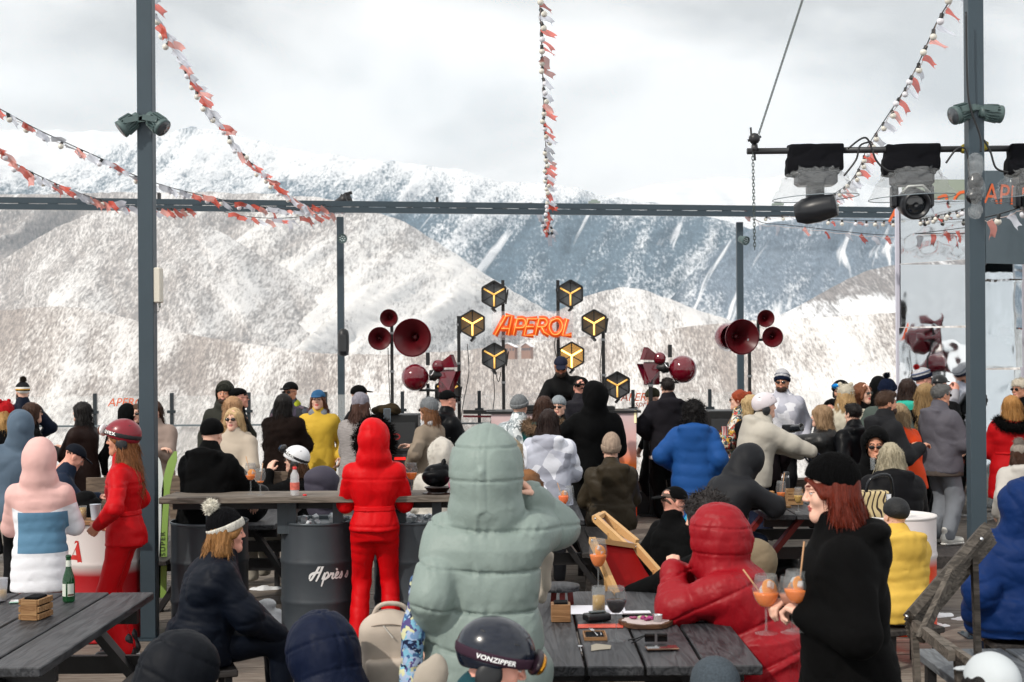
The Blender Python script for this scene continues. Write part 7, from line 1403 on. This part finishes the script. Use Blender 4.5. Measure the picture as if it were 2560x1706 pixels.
# glasses case
p = G(1492, 1553, .752); V, Q, Nn = sdf_mesh([dict(kind='box', c=V3(0, 0, .022), h=(.055, .028, .008), rad=.012, R=rotz(.4))], .004); o = np_mesh('glasses_case', V, Q, M('black_leather_case', '#14161a', .4)); o.location = p; tag(o, 'folded black glasses case beside the beer tumbler', 'case')
b = MB(); b.T = Matrix.Rotation(.4, 4, 'Z'); b.box((-.04, -.022, .045), (.045, .018, .052), 0, .003); o = b.build('wallet', M('graphite_wallet', '#3b4446', .35)); o.location = p; tag(o, 'small graphite wallet on the black glasses case', 'wallet')
# dessert board
p = G(1615, 1562, .752); t = thing('serving_board', 'round wooden board with leftovers and sauce cup on near table', 'board', p); b = MB(); pr_ = [(.135 * (1 + .04 * math.sin(a * 3) + .03 * math.sin(a * 5)) * math.cos(a), .125 * (1 + .04 * math.sin(a * 3) + .03 * math.sin(a * 5)) * math.sin(a)) for a in np.linspace(0, 2 * math.pi, 32, endpoint=False)]
b.prism(pr_, 0, .020); b.build('board', wood_mat('bark_board', (.05, .022, .012), (.16, .08, .04), .7), t); b = MB(); b.prism([(x * .86 * (1 + .08 * math.sin(i * 2.1)), y_ * .86 * (1 + .08 * math.sin(i * 1.7))) for i, (x, y_) in enumerate(pr_)], .0205, .0225); b.build('parchment', M('parchment', '#b8aaa8', .8, bump=((40, .8, .01),)), t)
b = MB(); b.T = Matrix.Translation((.055, -.035, .023)); b.lathe([(.020, 0), (.026, .033), (.028, .034), (.024, .031), (.018, .004), (1e-4, .004)], (0, 0, 0), 22); b.build('sauce_cup', STEEL2, t)
for q, (x, y_, cc) in enumerate(((-.01, .02, '#8d1f62'), (.02, .005, '#a32a70'), (-.06, .03, '#8a3a60'), (.0, -.02, '#7a1c52'), (.03, .03, '#9a2a68'))): V, Q, Nn = sdf_mesh([ell((0, 0, .008), (.022, .012, .008))], .003); V = V + Nn * (.005 * crease(V, 120, q))[:, None]; o = np_mesh('pickled_cabbage', V, Q, M('cabbage_' + cc, cc, .4), t); o.location = (x, y_, .022)
for q, x in enumerate((-.02, .005)): b = MB(); b.T = Matrix.Translation((x, .065, .026)) @ Matrix.Rotation(.3, 4, 'X'); b.lathe([(1e-4, .002), (.014, .002), (.016, 0), (1e-4, 0)], (0, 0, 0), 16); b.build('cucumber_slice', M('cucumber', '#a9b78a', .4), t)
def phone(p, rot, lb, c='#1a1c20', scr='#cfd4da', tilt=0, L_=.15, W3=.072, sit_=True):
    t = thing('smartphone', lb, 'phone', p, 0); t.rotation_euler = (tilt, 0, rot); b = MB(); b.box((-W3 / 2, -L_ / 2, 0), (W3 / 2, L_ / 2, .008), 0, .0025); b.build('case', M('phone_' + c, c, .35), t); b = MB(); b.box((-W3 / 2 + .003, -L_ / 2 + .003, .0081), (W3 / 2 - .003, L_ / 2 - .003, .0086)); b.build('screen', M('screen_' + scr, scr, .08, spec=.8), t); return t
phone(G(1592, 1534, .757) , R(-88), 'phone with bright screen above the round serving board', '#8a8488', '#e6e4ee'); phone(G(1655, 1622, .754), R(-85), 'phone reflecting sky by the crimson sleeve on near table', '#8c6a58', '#39322f')
# sunglasses on the table
t = thing('folded_sunglasses', 'black sunglasses lying on the near table by the phone', 'sunglasses', G(1640, 1606, .752)); b = MB()
for s_ in (-1, 1): b.box((s_ * .03 - .024, -.003, .002), (s_ * .03 + .024, .003, .042), 0, .002)
b.build('lens', M('dark_lens', (.010, .008, .008), .08, spec=.8), t); b = MB(); b.tube([(-.055, 0, .03), (-.09, -.02, .012), (-.12, -.035, .004)], .0035, 5); b.tube([(-.05, 0, .035), (-.09, .03, .012), (-.13, .035, .004)], .0035, 5); b.build('temple', BLK, t)
t = thing('stirring_spoon', 'steel spoon lying along the plank gap of the near table', 'spoon', G(1452, 1625, .752)); b = MB(); b.tube([(0, -.06, .006), (0, .04, .004)], .0022, 5); b.ball((0, .055, .006), .013, 12, rz=.004); b.build('spoon', STEEL2, t)
# sauce smear
paper([(1478, 1614), (1490, 1610), (1528, 1614), (1526, 1623), (1500, 1625), (1478, 1628)], .7525, 'pale smear of spilt sauce on the near table', 'stain', M('sauce_smear', '#b5aa94', .5), 'sauce_smear', .0012)
t = thing('napkin_box', 'wooden napkin box standing left on the near right table', 'box', G(1402, 1552, .752)); b = MB(); b.box((-.05, -.05, 0), (.05, .05, .09), 0, .003); b.build('box', wood_mat('warm_wood', (.16, .075, .03), (.34, .19, .09), .6), t); b = MB(); b.box((-.035, -.04, .0901), (.035, .04, .10)); b.build('napkins', F_('black_napkin', '#15161a', .9), t)
# left near table: napkin crate, bottle, glass, phone
p = G(90, 1545, .752); t = thing('napkin_crate', 'slatted wooden napkin crate with black napkins on left table', 'crate', p, R(-8)); HWM = wood_mat('honey_wood', (.22, .11, .045), (.46, .28, .13), .6, 'x', 1.5)
for q in range(3): b = MB(); b.box((-.048, -.075, .004 + q * .036), (.048, .075, .032 + q * .036)); 
for q in range(3):
    for s_ in (-1, 1): b = MB(); b.box((s_ * .052 - .006, -.08, .003 + q * .038), (s_ * .052 + .006, .08, .033 + q * .038), 0, .002); b.build('slat', HWM, t)
for y_ in (-.075, .075): b = MB(); b.box((-.0455, y_ - .007, .0), (.0455, y_ + .007, .108), 0, .002); b.build('end_board', HWM, t)
b = MB(); b.box((-.043, -.066, .003), (.043, .066, .104)); b.box((-.038, -.055, .1045), (.038, .055, .118), 0, .004); b.build('napkins', F_('black_napkin', '#15161a', .9), t)
p = G(172, 1505, .752); t = thing('beer_bottle', 'green glass bottle with white label on the left table', 'bottle', p); GRN = M('green_bottle_glass', (.010, .11, .03), .06, spec=1.0, trans=.55)
b = MB(); b.lathe([(.028, .001), (.0335, .006), (.034, .012), (.034, .12), (.030, .145), (.020, .175), (.0145, .20), (.0135, .245), (.0155, .247), (.0155, .262), (.0125, .264), (.011, .25)], (0, 0, 0), 28); b.build('glass', GRN, t)
b = MB(); b.lathe([(.0155, .200), (.0145, .235)], (0, 0, 0), 24); b.build('neck_label', M('label_white', '#cdd3c8', .6), t)
for a0, a1 in ((-2.75, -1.75), (-1.45, -.35)):
    b = MB(); A = np.linspace(a0, a1, 9); V = [(.0344 * math.cos(q), .0344 * math.sin(q), z) for q in A for z in (.035, .105)]; b.add(V, [(2 * i, 2 * i + 2, 2 * i + 3, 2 * i + 1) for i in range(8)], 0, True); b.build('label', M('label_white', '#cdd3c8', .6), t)
b = MB(); A = np.linspace(-1.4, -.4, 9); V = [(.0347 * math.cos(q), .0347 * math.sin(q), z) for q in A for z in (.038, .048)]; b.add(V, [(2 * i, 2 * i + 2, 2 * i + 3, 2 * i + 1) for i in range(8)], 0, True); b.build('label_band', M('label_brown', '#5a3a2a', .6), t)
phone(G(60, 1505, .754), R(-78), 'pale green phone behind the napkin crate on left table', '#9fc4b4', '#c9d0d4')
t = thing('plastic_cup', 'plastic cup of beer at the left edge of the left table', 'cup', G(2, 1502, .752)); b = MB(); b.lathe([(.030, .001), (.039, .125), (.0405, .127)], (0, 0, 0), 24); b.build('cup', M('frosted_plastic', '#c9ccd6', .3, alpha=.45), t); b = MB(); b.lathe([(1e-4, .004), (.0295, .004), (.033, .06), (1e-4, .06)], (0, 0, 0), 24); b.build('beer', BEER, t)
# on the white drum
dz = .918
t = thing('plastic_cup', 'frosted white plastic cup on the red and white drum tray', 'cup', (at(229, 1300, 340).x, 10.56, dz)); b = MB(); b.lathe([(.030, .001), (.042, .115), (.044, .117), (1e-4, .116)], (0, 0, 0), 24); b.build('cup', M('milky_plastic', '#b9c0cc', .3), t)
t = thing('beer_glass', 'small glass of beer left of the frosted cup on the drum', 'glass', (at(195, 1300, 340).x, 10.58, dz)); b = MB(); b.lathe([(.024, .001), (.028, .105), (.026, .105), (.023, .005)], (0, 0, 0), 20); b.build('glass', GL, t); b = MB(); b.lathe([(1e-4, .006), (.0225, .006), (.0255, .09), (1e-4, .09)], (0, 0, 0), 20); b.build('beer', BEER, t)
def cluster(prims, vox, amp, fq, seed, name, m, loc, lb, cat, tuft=None, rot=0):
    V, Q, Nn = sdf_mesh(prims, vox); V = V + Nn * (amp * crease(V, fq, seed) + amp * .6 * fold(V, fq * .6, seed + 1))[:, None]; qs = [Q]
    if tuft: W, a, c = tufts(V, Nn, **tuft); qs = [Q, a + len(V), c + len(V)]; V = np.concatenate([V, W])
    o = np_mesh(name, V, qs, m); o.location = loc; o.rotation_euler = (0, 0, rot); return tag(o, lb, cat)
cluster([ell((0, 0, .11), (.13, .10, .13))], .012, .012, 20, 4, 'backpack', BK, (at(212, 1300, 325).x, 10.95, .86), 'black rucksack standing behind the cups on the drum', 'bag')
# bar top items
def on_bar(px, y=10.6): return Vector((at(px, 1240, FPX / y).x, y, 1.0905))
p = on_bar(737, 10.53); t = thing('water_bottle', 'clear plastic water bottle with red cap on the bar', 'bottle', p); b = MB(); b.lathe([(.026, .001), (.032, .010), (.031, .03), (.0335, .04), (.0335, .11), (.031, .12), (.0335, .13), (.030, .155), (.016, .185), (.013, .195)], (0, 0, 0), 26); b.build('plastic', M('pet_plastic', (.88, .92, .95), .06, alpha=.38, spec=.9), t)
b = MB(); b.lathe([(.0345, .045), (.0345, .10)], (0, 0, 0), 26); b.build('label', M('salmon_label', '#c9685a', .5, var=.3, vs=40), t); b = MB(); b.lathe([(.015, .195), (.0155, .215), (1e-4, .216)], (0, 0, 0), 18, cap=False); b.build('cap', M('red_cap', '#c01a1c', .4), t)
t = thing('bottle_cap', 'loose red bottle cap on the bar beside the bottle', 'bottle cap', on_bar(762, 10.52)); b = MB(); b.lathe([(.015, .001), (.015, .012), (1e-4, .013)], (0, 0, 0), 16); b.build('cap', M('red_cap', '#c01a1c', .4), t)
stem_glass(on_bar(627, 10.66), .235, .042, 'glass with orange slice and straw by the black sleeve', ORL, .30, True, (-.035, 0, .05), 2); stem_glass(on_bar(651, 10.58), .20, .038, 'nearly empty stemmed glass on the bar left of the bottle', ORL, .16, False, (.02, 0, .04), 4)
stem_glass(on_bar(1029, 10.6), .235, .042, 'orange drink in a stemmed glass right of the red ski suit', ORL, .42, False, None, 5)
hb = on_bar(1094, 10.62); t = thing('hat_pile', 'black bag and black cap heaped on a pan on the bar', 'bag', hb)
b = MB(); b.lathe([(.10, .002), (.115, .006), (.10, .010), (1e-4, .010)], (0, 0, 0), 30); b.lathe([(.07, .012), (.095, .045), (.10, .05), (.09, .05), (.06, .02)], (0, 0, 0), 30); b.build('pan', M('copper_black_pan', '#2a1c18', .3, .6), t)
V, Q, Nn = sdf_mesh([ell((-.01, 0, .13), (.105, .09, .085)), ell((.04, 0, .19), (.04, .05, .04), .03), cone((.04, 0, .2), (.05, 0, .245), .018, .014)], .010); V = V + Nn * (.010 * crease(V, 22, 3))[:, None]; np_mesh('bag', V, Q, BKN, t)
cluster([ell((0, 0, .05), (.045, .03, .055)), ell((.02, 0, .02), (.04, .03, .04), .02)], .009, .010, 30, 6, 'ski_glove', M('hot_pink_nylon', '#e0107c', .45), hb + Vector((.125, -.03, .02)), 'hot pink glove beside the black bag on the bar', 'glove')
phone(W_(rs, rs['wr'][1]) + Vector((.06, .1, .05)), R(10), 'phone by the hand of the red suit woman', '#2a2c30')
t = phone(at(968, 1040, 240), 0, 'pale blue phone held up in front of the left loudspeaker', '#6f8494', '#2a3036', tilt=R(80))
# far tables drinks
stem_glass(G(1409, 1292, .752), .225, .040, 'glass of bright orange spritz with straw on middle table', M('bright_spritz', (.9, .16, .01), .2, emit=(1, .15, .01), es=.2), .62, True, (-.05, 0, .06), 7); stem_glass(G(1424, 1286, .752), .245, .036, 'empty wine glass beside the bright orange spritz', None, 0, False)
p0 = G(1953, 1281, .752); stem_glass(p0, .27, .040, 'tulip glass of spritz with straw on table behind red hair', ORL, .34, False, (.03, 0, .07), 8); stem_glass(G(1996, 1281, .752), .215, .036, 'short stemmed glass of pale beer behind red haired woman', BEER, .50, False, None, 9, bowl=.66)
t = thing('frying_pan', 'small black frying pan with blue fork on the far table', 'pan', G(1905, 1262, .752)); b = MB(); b.lathe([(.09, .002), (.115, .035), (.118, .036), (.10, .012), (1e-4, .012)], (0, 0, 0), 30); b.tube([(-.11, 0, .03), (-.22, 0, .045)], .010, 8); b.build('pan', M('cast_iron', (.015, .015, .017), .45), t)
b = MB(); b.box((-.16, -.09, -.0), (.18, .09, .001)); fork(t, (.13, -.10, .03), (.06, .04, .045), 'blue_fork').data.materials[0] = M('blue_fork', '#4a9ac0', .4)
t = thing('thermos_flask', 'black thermos flask with steel neck on the far table', 'flask', G(1966, 1252, .752)); b = MB(); b.lathe([(.032, .001), (.034, .006), (.034, .20), (.03, .215)], (0, 0, 0), 24); b.lathe([(.030, .235), (.030, .262), (.024, .268), (1e-4, .268)], (0, 0, 0), 24); b.build('body', BLK, t); b = MB(); b.lathe([(.029, .214), (.029, .236)], (0, 0, 0), 24); b.build('neck_ring', STEEL2, t)
t = thing('napkin_crate', 'slatted wooden napkin crate beside the black thermos', 'crate', G(1985, 1262, .752), R(5))
for q in range(3):
    for s_ in (-1, 1): b = MB(); b.box((-.07, s_ * .045 - .006, .003 + q * .05), (.07, s_ * .045 + .006, .043 + q * .05)); b.build('slat', HWM, t)
for s_ in (-1, 1): b = MB(); b.box((s_ * .06 - .008, -.038, 0), (s_ * .06 + .008, .038, .14)); b.build('end_board', HWM, t)
t = thing('cheese_board', 'wooden board with orange cheese and a box on the far table', 'food', G(1935, 1268, .752)); b = MB(); b.box((-.16, -.08, 0), (.14, .08, .018), 0, .003); b.build('board', HWM, t); cluster([ell((0, 0, .04), (.07, .04, .035))], .007, .008, 60, 3, 'melted_cheese', M('orange_cheese', '#d8862a', .4), (0, 0, 0), None, None).parent = t
b = MB(); b.box((-.10, -.03, .10), (-.0, .05, .14)); b.build('card_box', M('cardboard', '#a87a48', .8), t)
# striped paper cup held by the red haired guest
t = thing('paper_cup', 'red and white striped paper cup in front of the printed jacket', 'cup', at(1813, 1078, 222)); b = MB(); b.lathe([(.030, -.05), (.042, .05), (.043, .051), (.038, .05)], (0, 0, 0), 20)
b.build('cup', M('red_white_stripes', (.7, .1, .1), .6, extra=lambda t, b, tcn, mpn, prev: L(t, mixc(t, math_(t, 'GREATER_THAN', math_(t, 'SINE', math_(t, 'MULTIPLY', N_sepx(t, tcn), 260.0)), 0.0), (.78, .76, .74), (.65, .05, .05)), b.inputs['Base Color'])), t)
# camera held by leather jacket woman, phone, small glass
t = thing('camera', 'black camera with large lens held in front of snow camouflage jacket', 'camera', at(1972, 1072, 226)); b = MB(); b.box((-.07, -.03, -.045), (.07, .04, .045), 0, .008); b.build('camera_body', BLK, t); b = MB(); b.lathe([(.04, 0), (.042, .12), (.048, .13), (.04, .13), (1e-4, .11)], (.03, -.02, 0), 20, 0, (.7, -.7, .15)); b.build('camera_lens', M('dark_big_lens', (.015, .018, .022), .05, spec=1.0), t)
stem_glass(W_(rh, rh['wr'][1]) + Vector((-.115, -.05, -.11)), .235, .049, 'left goblet of spritz carried by the red haired woman', ORL, .46, True, (-.09, 0, .02), 11)
stem_glass(W_(rh, rh['wr'][1]) + Vector((-.02, -.085, -.10)), .225, .049, 'front goblet with lime slice carried by the red haired woman', M('rose_drink', (.55, .22, .12), .2), .42, True, None, 13)
stem_glass(W_(rh, rh['wr'][-1]) + Vector((-.03, .02, -.07)), .235, .047, 'rear goblet with straw carried by the red haired woman', ORL, .44, True, (.03, 0, .11), 15)
t = thing('small_glass', 'small clear glass held by the hooded woman', 'glass', at(2182, 1160, 305)); b = MB(); b.lathe([(.018, -.05), (.022, .05), (.020, .05), (.016, -.045), (1e-4, -.045)], (0, 0, 0), 18); b.build('glass', GL, t)
# handbag beside the back turned blonde
hb_ = at(2180, 1262, 330); t = thing('handbag', 'cream handbag with black print and black handle on the bench', 'bag', hb_); V, Q, Nn = sdf_mesh([dict(kind='box', c=V3(0, 0, 0), h=(.105, .05, .085), rad=.02), ell((0, 0, -.06), (.13, .07, .06), .03)], .009); V = V + Nn * (.004 * fold(V, 20, 4))[:, None]
def hbm(t_, b, tcn, mpn, prev):
    w1 = N(t_, 'ShaderNodeTexWave'); w1.inputs['Scale'].default_value = 7; w1.inputs['Distortion'].default_value = 9; w1.inputs['Detail'].default_value = 1; L(t_, tcn.outputs['Object'], w1.inputs[0]); L(t_, ramp(t_, w1.outputs[1], [(0, '#2a1c18'), (.22, '#c0ae84')], True), b.inputs['Base Color'])
np_mesh('pouch', V, Q, M('print_canvas', (.5, .5, .4), .7, extra=hbm), t); b = MB(); b.tube(catmull([(-.06, -.05, .08), (-.02, -.06, .20), (.12, -.04, .22), (.16, 0, .05)], 6), .013, 8); b.build('handle', M('gloss_black', '#12151a', .2), t); b = MB(); b.box((.085, -.085, .02), (.125, -.075, .09), 0, .004); b.build('buckle', M('chrome', (.8, .8, .8), .1, 1), t)
# beige backpack in front
p = at(975, 1618, 560); t = thing('backpack', 'beige canvas backpack with zip pocket in the bottom centre', 'backpack', p, R(6)); CAN = F_('beige_canvas', '#d6c8ba', .8, .6)
V, Q, Nn = sdf_mesh([dict(kind='box', c=V3(0, 0, -.06), h=(.085, .03, .13), rad=.045), ell((0, 0, .06), (.13, .075, .115), .04)], .0085); V = V + Nn * (.0045 * crease(V, 13, 5) + .003 * fold(V, 26, 6))[:, None]; np_mesh('bag_body', V, Q, CAN, t)
V, Q, Nn = sdf_mesh([dict(kind='box', c=V3(.0, -.075, -.13), h=(.085, .018, .07), rad=.025)], .0085); V = V + Nn * (.004 * crease(V, 16, 8))[:, None]; np_mesh('front_pocket', V, Q, CAN, t)
b = MB(); b.tube(catmull([(-.075, .0, .135), (-.05, -.02, .185), (0, -.03, .200), (.06, -.02, .185), (.095, .0, .13)], 8), .0105, 8); b.build('top_handle', CAN, t); b = MB(); b.tube(catmull([(-.10, -.055, .10), (-.04, -.078, .115), (.03, -.078, .112), (.10, -.055, .085)], 8), .003, 5); b.tube([(-.10, -.098, -.058), (.0, -.104, -.055), (.10, -.098, -.058)], .003, 5); b.build('zip', M('zip_beige', '#8c7e72', .5), t); b = MB(); b.bar((-.03, -.085, .112), (.012, -.098, .060), .010, .004); b.build('zip_pull', M('zip_pull_white', '#c9c4bc', .5), t)
# floral jacket heap beside the sage coat
cluster([cone((0, 0, -.42), (.02, 0, .18), .06, .028, .03), ell((.01, 0, -.12), (.045, .045, .15), .03)], .010, .010, 16, 9, 'floral_jacket', camo('blue_floral_print', ['#3f5f8a', '#9fb0cc', '#1c2440', '#6f8fb5', '#c9c8a0', '#51477a', '#7ab0c8'], 34, .6), at(1026, 1560, 600), 'blue floral print jacket hanging behind the sage coat', 'jacket')
cluster([ell((0, 0, -.12), (.06, .035, .14)), ell((.04, 0, -.02), (.04, .03, .08), .03)], .010, .010, 16, 9, 'fleece_throw', F_('cream_fleece', '#b9afa2', .95), at(1066, 1672, 640), 'cream fleece hanging behind the helmet at the bottom', 'fleece')
cluster([cone((-.02, 0, -.11), (.01, 0, .09), .018, .026, .03), cone((.0, 0, -.05), (-.02, 0, .12), .02, .02, .03)], .009, .004, 20, 3, 'fleece_lining', F_('cream_fleece', '#b9afa2', .95), at(1366, 1440, 550), 'cream fleece panel showing at the right side of the sage coat', 'fleece')
# deck chairs
LW = M('light_beech_wood', '#c39a66', .5, var=.12, vs=20, stretch=(1, 8, 8)); RC = F_('red_canvas', '#9e0d10', .8, .4); PC = F_('pale_pink_canvas', '#cfc0c4', .8, .4)
def deckchair(lb, back0, back1, foot0, foot1, cloth, sag, s):
    """two side rails, a head bar, a sling of canvas and a rear prop"""
    a0, a1, b0, b1 = [at(*q) for q in (back0, back1, foot0, foot1)]; o0 = (a0 + a1) / 2; t = thing('deck_chair', lb, 'deck chair', o0)
    for u, v in ((a0, b0), (a1, b1)): b = MB(); b.bar(u - o0, v - o0, .028, .05); b.build('side_rail', LW, t)
    b = MB(); b.bar(a0 - o0, a1 - o0, .045, .03); b.build('head_bar', LW, t)
    for q in (a0, a1): b = MB(); b.ball(q - o0 + Vector((0, -.03, 0)), .009, 8); b.build('bolt', STEEL2, t)
    n = 10; V = []; m = 7
    for i in range(n + 1):
        f = i / n
        for j in range(m + 1):
            g = j / m; p = (a0.lerp(b0, f * .95)).lerp(a1.lerp(b1, f * .95), .06 + .88 * g); p = p + Vector((0, sag * math.sin(math.pi * f) * .4, -sag * math.sin(math.pi * f) - .01)); V.append(p - o0)
    b = MB(); b.add(V, [(i * (m + 1) + j, i * (m + 1) + j + 1, (i + 1) * (m + 1) + j + 1, (i + 1) * (m + 1) + j) for i in range(n) for j in range(m)], 0, True); b.add([v + Vector((0, .004, -.004)) for v in V], [(i * (m + 1) + j, (i + 1) * (m + 1) + j, (i + 1) * (m + 1) + j + 1, i * (m + 1) + j + 1) for i in range(n) for j in range(m)], 0, True); b.build('canvas_sling', cloth, t)
    for u, v in ((a0, b0), (a1, b1)): mid = u.lerp(v, .45); b = MB(); b.bar(mid - o0, Vector((mid.x + .05, mid.y + .25, .02)) - o0, .025, .045); b.build('prop_leg', LW, t)
    return t
deckchair('red canvas deck chair with beech frame by the near table', (1480, 1350, 418), (1588, 1366, 402), (1560, 1530, 436), (1700, 1492, 420), RC, .06, 400)
deckchair('pale canvas deck chair behind the red one', (1488, 1296, 380), (1506, 1286, 366), (1570, 1372, 395), (1592, 1358, 378), PC, .03, 380)
# round stool
p = at(1405, 1462, 455); t = thing('round_stool', 'small round wooden table top between the sage coat and deck chairs', 'stool', p); b = MB(); b.lathe([(1e-4, 0), (.115, 0), (.12, -.006), (.12, -.026), (1e-4, -.03)], (-.02, 0, 0), 36); b.build('top', TW, t)
for k in range(3): b = MB(); a_ = 2.1 * k + .5; b.bar((.05 * math.cos(a_), .05 * math.sin(a_), -.03), (.12 * math.cos(a_), .12 * math.sin(a_), -p.z + .01), .03); b.build('leg', TRED, t)
# slatted wooden lounge chair at right
t = thing('slatted_lounge_chair', 'weathered slatted wooden folding chair at right in front of the blue jacket', 'chair', at(2350, 1450, 500)); o0 = t.location.copy(); GWD = wood_mat('grey_chair_wood', (.05, .043, .036), (.19, .165, .14), .8, 'x')
A0, A1 = at(2462, 1318, 470), at(2272, 1540, 505); dd = (A1 - A0)
for q in range(6): off_ = Vector((.022 * q, .045 * q, -.022 * q)); b = MB(); b.bar(A0 - o0 + off_, A1 - o0 + off_ + dd * (.015 * q), .042, .055, up=(0, -1, .3)); b.build('slat', GWD, t)
for (x0, y0, x1, y1, s0, s1) in ((2285, 1562, 2430, 1660, 505, 540), (2310, 1580, 2380, 1640, 515, 545), (2380, 1430, 2300, 1600, 500, 515)): b = MB(); b.bar(at(x0, y0, s0) - o0, at(x1, y1, s1) - o0, .03, .05); b.build('frame_bar', GWD, t)
for (x0, y0, s0) in ((2290, 1556, 505), (2440, 1360, 476), (2400, 1640, 530)): q_ = at(x0, y0, s0); b = MB(); b.bar(q_ - o0 + Vector((0, .04, 0)), Vector((q_.x + .06, q_.y + .12, 0)) - o0, .03, .045); b.build('leg', GWD, t)
for px, py, s in ((2447, 1346, 474), (2262, 1538, 502)): b = MB(); b.ball(at(px, py, s) - o0 + Vector((0, -.04, 0)), .012, 8); b.build('bolt', STEEL2, t)
pb2 = thing('planked_low_table', 'grey planked bench top at the bottom right', 'bench', (0, 0, 0)); 
for i in range(3):
    p0 = G(2282 + i * 115, 1622, .46); p1 = G(2395 + i * 115, 1622, .46); b = MB(); b.box((p0.x, p0.y - 1.5, .415), (p1.x - .014, p0.y, .46), 0, .004); b.build('plank', wood_mat('blue_grey_plank', (.055, .062, .07), (.17, .185, .20), .6, 'y'), pb2)
for sx in (.03, .5):
    for yy in (-1.4, -.15): p0 = G(2282, 1622, .46); b = MB(); b.box((p0.x + sx, p0.y + yy - .03, 0), (p0.x + sx + .05, p0.y + yy + .03, .414)); b.build('leg', TLEG, pb2)
# low platform edge at right
a = ground(2255, 1392, .12); b = MB(); 
o = thing('low_platform', 'low dark wooden step behind the white and orange drum', 'step', (0, 0, 0)); b.box((a.x, a.y, .0), (a.x + .95, a.y + .75, .12), 0, .004); b.build('step_board', TWD, o)
# snow
s_p = ground(662, 1578); snow_lump(s_p.x - .0, s_p.y + .05, [(0, 0, .02, .16), (-.12, .02, .0, .14), (.12, .04, .0, .12), (-.03, .05, .14, .10), (.04, .02, .10, .09), (-.2, .0, -.01, .08), (.02, .0, .2, .06)], 'pile of old snow against the grey drum')
for px, py, r, lb in ((660, 1473, .10, 'patch of slush behind the seated woman'), (975, 1530, .09, 'lump of snow between the red trousers'), (2340, 1540, .10, 'patch of slush left of the right tall post'), (2412, 1548, .08, 'small patch of slush at foot of right post'), (2345, 1565, .07, 'thin slush streak beyond the lounge chair')):
    g_ = ground(px, py); snow_lump(g_.x, g_.y, [(0, 0, -r * .45, r), (r * .9, r * .2, -r * .45, r * .8), (-r * .8, 0, -r * .5, r * .8)], lb, 'slush_patch')
# grey quilted jacket on bench
cluster([ell((0, 0, 0), (.14, .12, .26)), ell((0, 0, .15), (.16, .12, .12), .04)], .014, .014, 12, 7, 'draped_jacket', F_('mauve_grey_quilt', '#4d4a58', .6), at(805, 1245, 285), 'mauve grey quilted jacket draped behind the bar', 'jacket')
for p_, lb in ((Vector((2.35, 12.6, .16)), 'dark bag on the deck under the far table'), (at(620, 1265, 300), 'black helmet and bag under the bar')):
    cluster([ell((0, 0, 0), (.17, .13, .15)), ell((.08, 0, .08), (.1, .1, .1), .04)], .016, .014, 14, int(p_.y * 9), 'bag', BKN, p_, lb, 'bag')
def stand(x0, x1, y0, y1, z, lb, cat='bench'):
    t = thing('low_bench', lb, cat, ((x0 + x1) / 2, (y0 + y1) / 2, 0)); hx, hy = (x1 - x0) / 2, (y1 - y0) / 2; b = MB(); b.box((-hx, -hy, z - .04), (hx, hy, z), 0, .005); b.build('seat_board', TWD, t)
    for i in (-1, 1):
        for j in (-1, 1): b = MB(); b.box((i * (hx - .05) - .02, j * (hy - .05) - .02, 0), (i * (hx - .05) + .02, j * (hy - .05) + .02, z - .041)); b.build('leg', TLEG, t)
pb_ = at(975, 1618, 560); stand(pb_.x - .2, pb_.x + .28, 5.75, 6.6, .535, 'dark bench that the beige backpack stands on'); pj_ = at(805, 1245, 285); stand(pj_.x - .2, pj_.x + .2, pj_.y - .18, pj_.y + .18, .60, 'stool under the mauve grey quilted jacket', 'stool')
t = thing('white_ski_helmet', 'white ski helmet with dark stripe lying behind the black jacket', 'helmet', at(625, 1262, 312)); V, Q, Nn = sdf_mesh([ell((0, 0, 0), (.11, .12, .075)), dict(kind='plane', c=V3(0, 0, -.02), n=V3(0, 0, -1), op='inter')], .010); np_mesh('shell', V, Q, M('white_helmet', '#d9dade', .3), t)
b = MB(); b.tube(catmull([(-.12, -.08, -.01), (0, -.13, .01), (.12, -.07, -.01)], 6), .016, 6); b.build('strap', BLK, t)

# plain seats under the seated guests
for rt, zs_, lb_ in SEATS:
    if 'khaki parka' in lb_ and 'ribbed' in lb_: continue
    q = rt.rotation_euler.z; t = thing('seat_block', 'dark low seat under the ' + ' '.join(lb_.split()[:9]), 'seat', (rt.location.x, rt.location.y, rt.location.z), q)
    b = MB(); b.box((-.21, -.17, zs_ - .04), (.21, .19, zs_), 0, .006); b.build('seat_board', TWD, t)
    for i in (-1, 1):
        for j in (-1, 1): b = MB(); b.box((i * .17 - .02, j * .13 - .02 + .01, 0), (i * .17 + .02, j * .13 + .02 + .01, zs_ - .041)); b.build('leg', TLEG, t)
